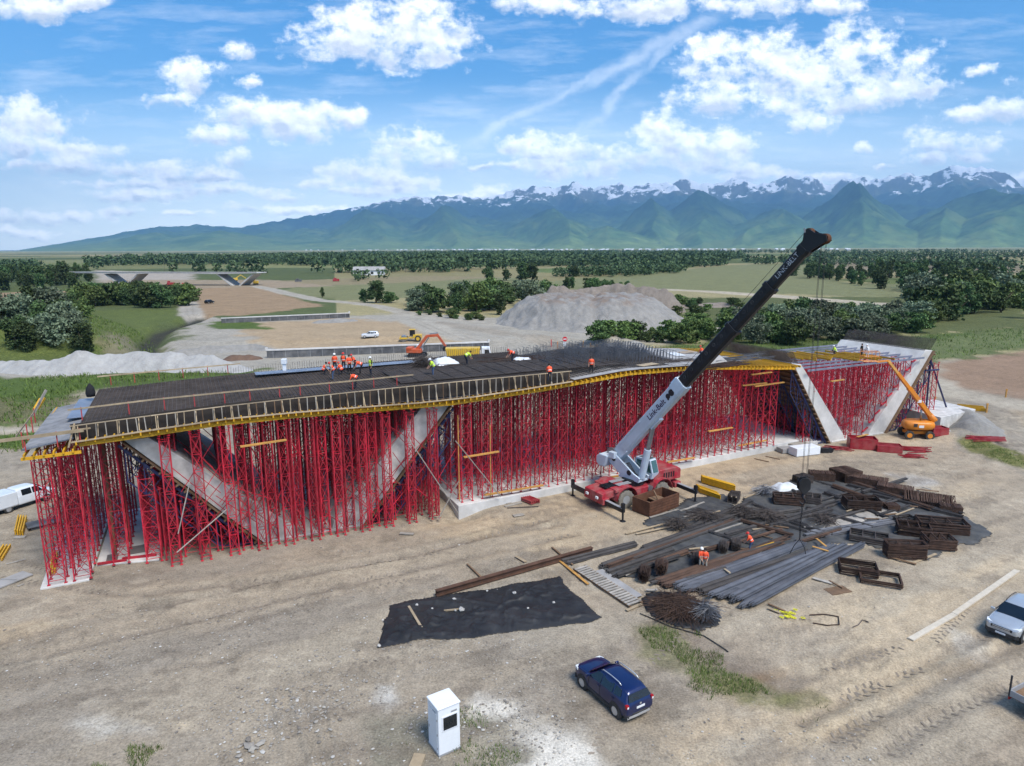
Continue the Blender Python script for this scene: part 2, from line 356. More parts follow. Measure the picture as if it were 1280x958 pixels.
def hz(x,y):
    x=np.asarray(x,float); y=np.asarray(y,float)
    r=np.hypot(x,y)
    near=1-sstep(95,150,r)
    z=(fbm(x*0.09,y*0.09,4,1)-0.5)*0.28*near
    z=z+(fbm(x*0.7,y*0.7,4,3)-0.5)*0.11*near
    z=z+(fbm(x*0.012,y*0.012,4,5)-0.5)*2.0*sstep(130,300,r)*(1-sstep(1500,4000,r))
    cl=1-sstep(45,60,r)
    rough=sstep(0.50,0.66,fbm(x*0.11+3,y*0.11,3,8))
    z=z+np.maximum(fbm(x*1.7,y*1.7,3,9)-0.45,0)*0.38*rough*cl
    bb=(x<-60)&(x>-320)&(y>110)&(y<320)
    if bb.any():
        d=np.zeros_like(z); d[bb]=polydist(x[bb],y[bb],BANK)
        z=z+np.where(bb,sstep(0,26,d)*(4.0+2.5*fbm(x*0.05,y*0.05,3,21)),0)
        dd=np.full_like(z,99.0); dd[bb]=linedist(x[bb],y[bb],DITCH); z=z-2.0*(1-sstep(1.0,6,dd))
    for c,a,b,h,th in MOUNDS:
        dx,dy=x-c.x,y-c.y; ct,s_=math.cos(th),math.sin(th); q=((dx*ct+dy*s_)/a)**2+((-dx*s_+dy*ct)/b)**2
        z=z+h*np.exp(-q*1.6)*(0.55+0.9*fbm(x*0.5,y*0.5,4,31))
    nb=(r<125)
    if nb.any():
        xx,yy=x[nb],y[nb]; zz=np.zeros_like(xx)
        for i,L in enumerate(RUTS):
            d=linedist(xx,yy,L); w=0.34
            for o in (0,):
                zz-=0.10*np.exp(-(d/w)**2); zz+=0.055*np.exp(-((d-0.75)/0.3)**2)
        for L in TRACKS:
            d=linedist(xx,yy,L); zz+=0.16*np.exp(-(d/0.22)**2)*(0.4+fbm(xx*2,yy*2,2,77))
        z2=np.zeros_like(z); z2[nb]=zz; z=z+z2
    # under the deck and by the yard the ground is levelled
    s=(x-BO.x)*ex.x+(y-BO.y)*ex.y; t=(x-BO.x)*ey.x+(y-BO.y)*ey.y
    lev=sstep(-4.5,-1.5,t)*(1-sstep(23,27,t))*sstep(-24,-19,s)*(1-sstep(80,84,s))
    z=z*(1-lev*0.85)
    pit=np.exp(-(((s-12.2)/2.2)**2+((t+1.0)/1.5)**2)); z=z-0.62*pit
    return z
def gz(x,y): return float(hz(np.array([x]),np.array([y]))[0])
def gat(x,y,dz=0.0):
    """photo pixel -> point on the uneven ground"""
    p=at(x,y,0.0)
    for _ in range(4): z=gz(p.x,p.y); p=at(x,y,z)
    p.z+=dz; return p
GREY=(0.30,0.262,0.212); TAN=(0.40,0.325,0.235); TAN2=(0.38,0.32,0.24); WET=(0.12,0.098,0.075); WHT=(0.50,0.49,0.465)
GRASS=(0.065,0.105,0.026); GRASS2=(0.10,0.125,0.05); OLIVE=(0.155,0.165,0.085); BROWN=(0.27,0.195,0.125); ROADC=(0.345,0.325,0.29); DRY=(0.20,0.17,0.10); MUD=(0.20,0.18,0.155)
# polygon regions: colour, softness (m), edge wobble (m), vegetation, id
REG=[
 # near and middle ground
 (PW([(-200,480),(120,478),(330,470),(700,436),(900,440),(1150,448),(1300,440),(1900,470),(2200,958),(1280,1500),(-300,1500),(-900,700)]),GREY,3,4,0,'ground'),
 (PW([(-300,440),(0,444),(130,440),(220,425),(250,402),(520,392),(760,405),(860,418),(800,440),(700,444),(330,470),(100,480),(-300,490)]),(0.31,0.295,0.265),4,5,0,'ground'),
 (PW([(620,690),(760,660),(880,600),(700,600),(1050,560),(1300,520),(1500,560),(1600,1000),(1300,1300),(900,958),(820,800)]),TAN,3,5,0,'ground'),
 (PW([(-200,770),(150,735),(420,690),(700,632),(900,585),(1060,566),(1180,560),(1060,590),(860,640),(700,690),(450,745),(150,805),(-200,850)]),(0.39,0.32,0.235),1.5,2.5,0,'ground'),
 (PW([(980,660),(1150,600),(1290,570),(1400,760),(1200,880),(1000,950),(900,860)]),(0.42,0.35,0.26),3,3,0,'ground'),
 (PW([(790,778),(850,770),(905,800),(975,845),(990,875),(900,850),(830,815)]),(0.175,0.125,0.085),1.0,1.2,0,'ground'),
 (PW([(795,780),(840,782),(890,820),(985,882),(940,892),(880,870),(850,850),(815,815)]),(0.15,0.15,0.075),0.9,2.2,0.4,'grass'),
 (PW([(95,905),(150,893),(210,900),(205,925),(110,930)]),WHT,0.7,1.0,0,'ground'),
 (PW([(205,898),(248,897),(250,915),(215,918)]),(0.44,0.38,0.29),0.4,0.5,0,'ground'),
 (PW([(590,850),(650,880),(720,925),(745,960),(680,990),(610,940),(560,890)]),(0.58,0.56,0.52),0.8,1.8,0,'ground'),
 (PW([(468,855),(500,850),(515,880),(480,900),(462,880)]),(0.42,0.41,0.39),0.5,0.8,0,'ground'),
 (PW([(455,890),(540,880),(640,900),(660,940),(600,990),(470,990),(440,930)]),(0.22,0.205,0.165),0.8,1.6,0,'ground'),
 (PW([(1195,790),(1225,800),(1230,825),(1200,822)]),(0.52,0.5,0.46),0.4,0.5,0,'ground'),
 (PW([(1110,592),(1160,596),(1180,606),(1140,606)]),(0.46,0.45,0.44),0.6,0.9,0,'ground'),
 (PW([(1150,520),(1225,512),(1290,575),(1290,600),(1200,560)]),(0.23,0.215,0.19),1,1.5,0,'ground'),
 (PW([(1195,553),(1230,556),(1285,578),(1285,592),(1225,570)]),(0.13,0.14,0.06),0.6,1.4,1,'grass'),
 (PW([(180,812),(230,806),(270,812),(250,824),(190,828)]),WET,0.5,0.9,0,'ground'),
 (PW([(180,745),(222,748),(205,762),(170,756)]),(0.19,0.155,0.115),0.5,0.9,0,'ground'),
 (PW([(330,812),(380,802),(395,812),(350,822)]),(0.19,0.155,0.115),0.5,0.9,0,'ground'),
 (PW([(700,700),(745,735),(790,745),(720,700)]),(0.42,0.38,0.31),0.5,0.8,0,'ground'),
 # left side
 (PW([(-300,478),(60,470),(250,463),(330,462),(330,476),(100,490),(60,536),(-300,560)]),GRASS,2,3,1,'grass'),
 (PW([(-300,505),(60,500),(110,492),(80,532),(-300,538)]),(0.115,0.12,0.065),2,3,1,'grass'),
 (PW([(-300,532),(70,534),(60,542),(-300,543)]),(0.36,0.33,0.28),0.8,1,0,'dirt_path'),
 (PW([(-300,543),(50,541),(45,563),(-300,572)]),GRASS,0.8,1.5,1,'grass'),
 (PW([(-300,568),(45,562),(60,580),(-300,600)]),(0.34,0.30,0.24),1,1.5,0,'ground'),
 (PW([(-300,470),(-300,395),(100,390),(240,388),(235,398),(190,408),(195,432),(205,444),(110,452),(0,462)]),(0.085,0.115,0.035),3,5,1,'grass'),
 (PW([(140,425),(190,430),(200,445),(120,450)]),(0.17,0.16,0.10),2,3,0,'ground'),
 # middle distance
 (PW([(238,362),(325,359),(405,384),(300,396),(240,396)]),BROWN,1.5,2,0,'field'),
 (PW([(-200,372),(120,362),(160,364),(70,390),(-200,394)]),BROWN,2,3,0,'field'),
 (PW([(300,405),(440,398),(520,406),(612,428),(560,436),(330,438),(305,420)]),(0.34,0.265,0.18),3,4,0,'ground'),
 (PW([(262,402),(310,402),(345,412),(270,412)]),GRASS,1.5,2,1,'grass'),
 (PW([(1165,455),(1290,437),(1500,430),(1500,500),(1280,500),(1200,486),(1170,470)]),(0.25,0.175,0.125),1.5,2,0,'field'),
 (PW([(1170,470),(1205,487),(1280,502),(1500,505),(1500,530),(1290,516),(1210,503),(1160,492)]),(0.37,0.335,0.28),1.5,2,0,'dirt_road'),
 (PW([(780,440),(900,425),(1150,420),(1300,405),(1600,400),(1600,430),(1290,436),(1160,455),(1000,452),(880,448)]),(0.075,0.11,0.038),2,3,1,'grass'),
 (PW([(1100,437),(1290,409),(1600,405),(1600,425),(1290,434),(1165,452)]),(0.105,0.135,0.06),2,3,1,'grass'),
 (PW([(840,372),(1000,372),(1180,372),(1300,380),(1300,412),(900,428),(840,420)]),(0.085,0.105,0.045),3,5,1,'grass'),
]
def LW(pts,half): 
    return (PW(pts),half)
ROADS=[
 (PW([(320,358),(400,376),(470,383),(530,396),(600,405),(680,410),(760,420),(850,417),(960,404),(1010,398)]),4.0,ROADC),
 (PW([(545,404),(610,414),(660,424),(710,436),(740,446)]),4.0,(0.29,0.265,0.23)),
 (PW([(610,432),(560,420),(520,402)]),5.0,ROADC),
 (PW([(830,362),(900,366),(960,370),(1060,379),(1120,384)]),7.0,(0.40,0.36,0.29)),
 (PW([(920,410),(960,403),(1010,396),(1060,386),(1110,381)]),5.0,(0.36,0.33,0.27)),
 (PW([(232,360),(236,380),(238,395),(262,402)]),4.0,(0.33,0.31,0.28)),
 (PW([(1150,500),(1210,505),(1250,530),(1290,560)]),3.0,(0.27,0.24,0.20)),
]
FAR=[
 (PW([(330,366),(430,352),(560,346),(640,347),(690,352),(760,345),(850,338),(905,332),(1012,328),(1030,345),(1165,374),(1060,371),(900,366),(800,362),(640,362),(520,372),(430,376)]),(0.165,0.175,0.088),4,5,0,'field'),
 (PW([(330,352),(520,345),(640,346),(520,353),(340,360)]),(0.22,0.19,0.115),4,5,0,'field'),
 (PW([(650,338),(760,333),(880,330),(860,336),(700,342)]),(0.11,0.15,0.055),4,6,0,'field'),
 (PW([(1040,352),(1180,356),(1300,362),(1300,372),(1180,374),(1120,365)]),(0.15,0.16,0.08),4,6,0,'field'),
 (PW([(1040,325),(1150,322),(1280,330),(1280,342),(1100,340),(1010,333)]),(0.20,0.17,0.12),10,12,0,'field'),
 (PW([(120,338),(240,342),(240,352),(160,358),(120,352)]),(0.33,0.30,0.27),4,6,0,'ground'),
 (PW([(130,350),(330,350),(420,358),(330,362),(150,362)]),(0.27,0.22,0.16),4,6,0,'ground'),
]
def ground_colour(x,y):
    r=np.hypot(x,y); n=len(x)
    # far plain: a patchwork of strips and meadows
    ca,sa=math.cos(0.25),math.sin(0.25); u=x*ca+y*sa; v=-x*sa+y*ca
    v=v+60*fbm(u*0.002,v*0.002,2,3); iu=np.floor(u/340); iv=np.floor(v/460)
    hsh=vnoise(iu*7.31+0.5,iv*5.17+0.5,91)
    pal=np.array([(0.10,0.13,0.05),(0.155,0.17,0.08),(0.21,0.20,0.11),(0.075,0.10,0.04),(0.25,0.235,0.14),(0.13,0.155,0.065)])
    col=pal[np.clip((hsh*1.25*6-0.6).astype(int),0,5)]
    vfar=sstep(5000,9000,r)[:,None]; col=col*(1-vfar)+np.array((0.25,0.26,0.13))*vfar
    col=col*(0.75+0.5*fbm(x*0.004,y*0.004,4,6))[:,None]
    veg=np.full(n,0.8); ids=np.zeros(n,int)
    wob=(fbm(x*0.25,y*0.25,5,41)-0.5)*2; wob2=(fbm(x*0.03,y*0.03,3,43)-0.5)*2
    names=['plain']
    def lay(d,c,soft,amp,vg,idn):
        nonlocal col,veg
        if idn not in names: names.append(idn)
        w=sstep(-soft,soft,d+wob*amp*1.6+wob2*amp*0.6)
        col=col*(1-w[:,None])+np.array(c)*w[:,None]; veg=veg*(1-w)+vg*w
        ids[w>0.5]=names.index(idn)
    for P_,c,so,am,vg,idn in FAR+REG[:2]+REG[20:]+REG[2:20]:
        a=np.array(P_); b=so*2+am*3+2
        m=(x>a[:,0].min()-b)&(x<a[:,0].max()+b)&(y>a[:,1].min()-b)&(y<a[:,1].max()+b)
        d=np.full(n,-1e6); 
        if m.any(): d[m]=polydist(x[m],y[m],P_)
        lay(d,c,so,am,vg,idn)
    for L,hw,c in ROADS:
        d=linedist(x,y,L); lay(hw-d,c,1.2,0.8,0,'dirt_road')
        k=np.exp(-((np.abs(d-1.1))/0.5)**2)[:,None]*0.35*((d<hw)[:,None]); col=col*(1-k)+np.array((0.19,0.175,0.15))*k
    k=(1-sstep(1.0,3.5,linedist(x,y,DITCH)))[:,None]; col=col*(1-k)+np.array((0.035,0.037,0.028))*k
    # tyre marks, clods and gravel spread
    near=(1-sstep(110,140,r))*(1-veg)
    us=x*ex.x+y*ex.y; ut=x*ey.x+y*ey.y
    for L in RUTS:
        d=linedist(x,y,L); k=(np.exp(-(d/0.42)**2)*0.62*near*(0.1+1.3*fbm(x*0.3,y*0.3,4,51)))[:,None]
        col=col*(1-k)+np.array((0.16,0.13,0.10))*k
        k=(np.exp(-((d-0.95)/0.35)**2)*0.45*near)[:,None]; col=col*(1-k)+np.array((0.43,0.36,0.26))*k
        ln=0.5+0.5*np.sin(d*2*PI/1.15+3*fbm(us*.05,ut*.3,3,5)); k=(ln**3*sstep(5.5,1.0,d)*0.40*near*sstep(.35,.6,fbm(us*.06,ut*.35,4,15)))[:,None]; col=col*(1-k)+np.array((0.195,0.165,0.13))*k
    b=fbm(us*0.03,ut*0.09,7,61,0.62); c2=fbm(us*0.10+9,ut*0.42,7,63,0.66)
    k=(sstep(0.50,0.60,b)*0.5*near)[:,None]; col=col*(1-k)+np.array((0.235,0.215,0.19))*k
    k=(sstep(0.54,0.63,c2)*0.38*near)[:,None]; col=col*(1-k)+np.array((0.39,0.35,0.285))*k
    k=(sstep(0.55,0.66,fbm(us*0.22+40,ut*0.7,7,65,0.66))*0.5*near)[:,None]; col=col*(1-k)+np.array((0.165,0.14,0.115))*k
    return col,veg,ids,names
def make_ground():
    th_f=np.linspace(-50,50,760); th_c=np.concatenate([np.arange(-180,-50,6.0),th_f,np.arange(56,181,6.0)])
    th=np.radians(th_c); rr=[0.0]; r=3.0
    while r<60000:
        rr.append(r); r*=1.0085 if r>18 else 1.05
    rr.append(60000.0); rr=np.array(rr[1:]); nr,nt=len(rr),len(th)
    X=(rr[:,None]*np.sin(th)[None]).ravel(); Y=(rr[:,None]*np.cos(th)[None]).ravel()
    Z=hz(X,Y); col,veg,ids,names=ground_colour(X,Y)
    Z=Z+np.where(veg>0.5,(fbm(X*0.9,Y*0.9,3,71)-0.3)*0.18*(np.hypot(X,Y)<160),0)
    rgba=np.concatenate([col,veg[:,None]],1)
    i=np.arange((nr-1)*(nt-1)); a=i//(nt-1); b=i%(nt-1); q=np.stack([a*nt+b,a*nt+b+1,(a+1)*nt+b+1,(a+1)*nt+b],1)[:,::-1]
    V=np.stack([X,Y,Z],1)
    fid=ids[q[:,0]]
    m=ground_material()
    for k,nm in enumerate(names):
        f=q[fid==k]
        if not len(f): continue
        u,inv=np.unique(f,return_inverse=True); o=npmesh(nm,V[u],inv.reshape(f.shape),m,True,{'tint':rgba[u]})
        struct(o)
    # centre cap
    a=np.linspace(0,2*PI,24,endpoint=False); mb=MB(); mb.add([(3.02*math.sin(t),3.02*math.cos(t),gz(3*math.sin(t),3*math.cos(t))) for t in a],[tuple(range(24))[::-1]])
    struct(mb.build('ground',M['stone']))
def ground_material():
    m,t,b=newmat('ground_soil'); at_=t.node('ShaderNodeAttribute',attribute_name='tint')
    tc=t.node('ShaderNodeTexCoord'); v=tc.outputs['Object']; col=at_.outputs['Color']; veg=at_.outputs['Alpha']
    n0=t.noise(v,0.12,6,0.6); n1=t.noise(v,1.3,6,0.65); n2=t.noise(v,9.0,5,0.7); n3=t.noise(v,0.5,5,0.7,0.6)
    f=t.math('ADD',t.math('ADD',t.mapr(n0,0.25,0.75,-0.16,0.16),t.mapr(n1,0.25,0.75,-0.20,0.20)),t.mapr(n2,0.25,0.75,-0.48,0.48))
    f=t.math('ADD',f,t.mapr(n3,0.3,0.7,-0.13,0.13)); f=t.math('ADD',f,1.0)
    vo=t.node('ShaderNodeTexVoronoi'); t.put(vo.inputs['Vector'],v); vo.inputs['Scale'].default_value=3.6
    peb=t.math('MULTIPLY',t.mapr(vo.outputs['Distance'],0.10,0.17,1,0),t.mapr(t.noise(v,0.45,3),0.45,0.62,0,0.8))
    rnd=t.node('ShaderNodeSeparateColor'); t.put(rnd.inputs[0],vo.outputs['Color'])
    c=t.mix(1.0,col,t.node('ShaderNodeCombineColor').outputs[0],'MIX') if False else None
    mul=t.node('ShaderNodeVectorMath',operation='SCALE'); t.put(mul.inputs[0],col); t.put(mul.inputs['Scale'],f); c=t.vm('MULTIPLY',mul.outputs[0],(1.0,0.96,0.885))
    soil=t.mix(t.math('MULTIPLY',peb,0.75),c,t.mix(rnd.outputs[0],(0.50,0.48,0.44,1),(0.16,0.14,0.125,1)))
    g1=t.noise(v,2.6,6,0.75); gcol=t.mix(t.mapr(g1,0.3,0.7),t.vm('MULTIPLY',c,(0.45,0.55,0.4)),t.vm('MULTIPLY',c,(1.7,1.5,1.5)))
    t.put(b.inputs['Base Color'],t.mix(veg,soil,gcol)); b.inputs['Roughness'].default_value=0.96; b.inputs['Specular IOR Level'].default_value=0.2
    h=t.math('ADD',t.math('MULTIPLY',t.noise(v,2.2,6,0.7),1.0),t.math('MULTIPLY',t.noise(v,14,4,0.7),0.28))
    h=t.math('ADD',h,t.math('MULTIPLY',peb,0.15))
    bn=t.node('ShaderNodeBump'); bn.inputs['Strength'].default_value=0.55; bn.inputs['Distance'].default_value=0.14; t.put(bn.inputs['Height'],h); t.l.new(bn.outputs[0],b.inputs['Normal'])
    return m
make_ground()
# ================================================================== mountains
SKYL=[(-260,330),(-120,326),(0,319),(60,309),(110,300),(160,291),(200,285),(250,283),(300,286),(330,281),(380,272),(410,268),(450,261),(490,252),(520,249),(560,250),(590,250),(630,247),(645,240),(690,241),(720,236),(740,239),(760,240),(775,236),(790,238),(830,234),(860,231),(875,236),(890,237),(925,230),(945,237),(965,231),(980,225),(995,231),(1010,229),(1030,236),(1065,231),(1100,230),(1130,221),(1150,227),(1160,222),(1175,223),(1190,216),(1205,213),(1215,219),(1228,215),(1250,224),(1270,233),(1300,238),(1400,232),(1500,245),(1700,250)]
def make_mountains():
    th=np.radians(np.arange(-52,52,0.11)); rr=np.linspace(10500,29000,230); R0=24000.0
    pts=[(math.atan2(ray(x,y)[0],ray(x,y)[1]),ray(x,y)[2]/math.hypot(ray(x,y)[0],ray(x,y)[1])) for x,y in SKYL]
    pts=[(a,e+0.004) for a,e in pts]
    el=np.interp(th,[p[0] for p in pts],[p[1] for p in pts])
    jag=1-np.abs(2*fbm(th*34,th*0+3.3,6,81,.52)-1); H0=np.maximum(el,0.0)*R0
    T,Rr=np.meshgrid(th,rr); X=Rr*np.sin(T); Y=Rr*np.cos(T); H=np.broadcast_to(H0,T.shape)
    wv=3000*(fbm(X/4200,Y/4200,3,5)-0.5); rd=Rr+wv*0.6
    foot=R0-12500+3000*(fbm(T*9,T*0+1.5,3,9)-0.3)
    ramp=np.clip((Rr-foot)/(R0-foot),0,1)
    rid=1-np.abs(2*fbm(X/1900+Y/9000,Y/5200,5,15,0.55)-1); rid2=1-np.abs(2*fbm(X/700,Y/900,4,25,0.55)-1)
    prof=ramp**1.15*(0.30+0.62*rid+0.10*rid2)
    near0=np.exp(-((Rr-R0)/800.0)**2); jg=0.94+(0.12*jag*sstep(-.55,.1,th)+.03*jag)[None,:]
    Z=H*np.minimum(prof*1.0,0.97)
    Z=np.maximum(Z,H*jg*near0*(0.95+0.05*rid2))
    Z=np.where(Rr>R0+300,np.minimum(Z,H*np.exp(-((Rr-R0)/1500.0)**2)*0.96),Z)
    # spurs that stand in front of the main crest
    for px,py,rp,wa,wr in [(1072,229,15200,1500,3400),(1100,262,13400,1500,2400),(880,238,16500,1700,3000),(840,247,15800,1200,2500),(700,262,15000,1600,3000),(560,258,16800,1700,3000),(470,262,17200,1600,2500),(300,290,16000,2600,2500),(950,262,14500,1000,2300),(1240,240,15000,1800,3500),(1180,262,13500,1100,2300),(200,292,17000,2000,2000),(1000,280,12600,1700,2000),(780,283,13200,1700,2000)]:
        rx,ry,rz=ray(px,py); a=math.atan2(rx,ry); e=rz/math.hypot(rx,ry)+0.004; cx,cy=rp*math.sin(a),rp*math.cos(a)
        dx=X-cx; dy=Y-cy; ca,sa=math.cos(a),math.sin(a); la=dx*ca-dy*sa; lr=dx*sa+dy*ca
        la=la+1300*(fbm(X/2600,Y/2600,3,int(px))-0.5)
        q=np.abs(la)/wa*(0.45+0.55*rid2+0.55*rid)+np.maximum(np.abs(lr)/wr-0.1,0)
        Z=np.maximum(Z,e*rp*np.clip(1-q*0.62,0,1)**1.15*(0.9+0.1*rid2)*sstep(10600,12800,Rr))
    Z=Z+(fbm(X/260,Y/260,4,35)-0.5)*150*np.clip(Z/700,0,1)
    Z=Z-25
    n=len(th); i=np.arange((len(rr)-1)*(n-1)); a=i//(n-1); b=i%(n-1); q=np.stack([a*n+b,(a)*n+b+1,(a+1)*n+b+1,(a+1)*n+b],1)
    m,t,bs=newmat('mountain_slopes'); g=t.node('ShaderNodeNewGeometry'); sx=t.node('ShaderNodeSeparateXYZ'); t.put(sx.inputs[0],g.outputs['Position'])
    sn=t.node('ShaderNodeSeparateXYZ'); t.put(sn.inputs[0],g.outputs['Normal'])
    z=sx.outputs['Z']; n1=t.noise(g.outputs['Position'],0.0011,7,0.65); n2=t.noise(g.outputs['Position'],0.006,6,0.7)
    zz=t.math('ADD',z,t.mapr(n1,0.2,0.8,-420,420))
    c=t.ramp(t.mapr(zz,0,2200),[(0.0,(0.17,0.235,0.075)),(0.12,(0.085,0.15,0.05)),(0.42,(0.022,0.05,0.026)),(0.62,(0.03,0.055,0.03)),(0.72,(0.10,0.10,0.06)),(0.9,(0.13,0.12,0.11))])
    c=t.mix(t.mapr(n2,0.35,0.65),t.vm('MULTIPLY',c,(0.6,0.62,0.65)),t.vm('MULTIPLY',c,(1.35,1.3,1.25)))
    clear=t.math('MULTIPLY',t.mapr(t.noise(g.outputs['Position'],0.0016,5,0.6),0.52,0.60),t.mapr(z,950,350)); c=t.mix(t.math('MULTIPLY',clear,0.8),c,(0.14,0.19,0.06,1))
    n3=t.noise(g.outputs['Position'],0.0017,7,0.68); rel=t.node('ShaderNodeAttribute',attribute_name='tint').outputs['Alpha']; sl=t.math('ADD',t.math('MULTIPLY',t.math('MULTIPLY',t.mapr(rel,0.55,0.97),t.mapr(z,800,1700)),0.86),t.mapr(n3,0.38,0.62,-0.62,0.34))
    sl=t.math('ADD',sl,t.mapr(sn.outputs['Z'],0.55,0.95,-0.10,0.16)); c=t.mix(t.mapr(sl,0.60,0.70),c,(0.86,0.88,0.92,1))
    t.put(bs.inputs['Base Color'],c); bs.inputs['Roughness'].default_value=1.0; bs.inputs['Specular IOR Level'].default_value=0.0
    struct(npmesh('mountains',np.stack([X.ravel(),Y.ravel(),Z.ravel()],1),q,m,True,{'tint':np.stack([np.zeros(Z.size)]*3+[(Z/np.maximum(H,50)).ravel()],1)}))
make_mountains()
# ================================================================== haze, sun, sky
SUN_EL,SUN_AZ=rad(56),rad(140)
def make_haze():
    mb=MB(); mb.box((0,1000,1600),(66000,58000,3300)); o=mb.build('haze',[]); struct(o,'stuff')
    m=bpy.data.materials.new('haze'); m.use_nodes=True; t=NT(m.node_tree); t.n.clear(); out=t.node('ShaderNodeOutputMaterial')
    pv=t.node('ShaderNodeVolumePrincipled'); pv.inputs['Color'].default_value=HAZE_COL; pv.inputs['Density'].default_value=HAZE_D; pv.inputs['Anisotropy'].default_value=0.1
    t.l.new(pv.outputs[0],out.inputs['Volume']); o.data.materials.append(m)
HAZE_COL=(0.30,0.62,1.0,1); HAZE_D=5.3e-5
make_haze()
sun=bpy.data.lights.new('sun','SUN'); sun.energy=SUN_E; sun.angle=SUN_ANG; sun.color=(1.0,0.96,0.89)
so=bpy.data.objects.new('sun',sun); COL.objects.link(so)
sd=Vector((math.sin(SUN_AZ)*math.cos(SUN_EL),math.cos(SUN_AZ)*math.cos(SUN_EL),math.sin(SUN_EL))); so.rotation_euler=sd.to_track_quat('Z','Y').to_euler(); so.location=(40,-40,90)
CLOUDS=[(455,42,80,38),(520,40,80,44),(400,58,45,20),(545,72,40,14),(240,96,42,24),(212,122,34,11),(300,64,30,12),(312,104,16,7),(380,150,75,25),(300,142,58,20),(270,168,50,14),(425,146,34,16),
 (35,150,60,32),(20,182,70,22),(110,190,66,15),(75,205,60,16),(20,206,30,7),(200,214,80,15),(245,222,60,12),(297,198,27,13),(180,232,90,8),(170,245,70,9),(270,240,70,11),(345,243,50,8),(150,265,35,8),(235,268,40,5),
 (515,176,54,22),(545,195,40,22),(500,196,50,13),(450,218,75,18),(400,228,40,10),(505,228,50,12),(470,238,80,9),(605,208,16,6),(690,188,66,22),(640,182,24,12),(670,206,60,10),(615,240,30,12),(580,248,40,7),
 (820,170,40,34),(850,182,80,24),(905,186,55,20),(790,196,50,24),(870,206,80,16),(940,212,40,10),(720,212,80,12),
 (905,80,60,38),(960,72,60,40),(1010,100,70,32),(1080,70,60,38),(1130,92,60,34),(1090,118,70,24),(910,120,70,24),(985,135,60,18),(1015,156,40,15),(1160,112,40,14),
 (1195,178,62,20),(1160,198,40,9),(1215,196,30,8),(1085,187,15,8),(1105,206,12,5),(1210,142,50,13),(1265,138,50,14),(1220,90,22,9),(820,6,70,20),(930,6,90,18),(1030,6,50,12),(690,8,50,14),(730,14,24,14),(640,2,30,12),
 (40,8,60,18),(105,4,40,10),(1050,224,50,8),(1150,232,60,6),(1270,224,30,10),(990,218,26,8),(920,220,40,6),(60,272,80,12),(30,292,60,8),(330,262,60,7),(380,262,70,6),(1350,120,80,40),(1420,200,90,22),(-60,100,60,30),(-120,190,90,26)]
CONTR=[((580,182),(720,108),7),((720,108),(905,18),8),((726,172),(800,88),6),((800,88),(880,22),5),((660,145),(760,80),4),((690,190),(740,150),6)]
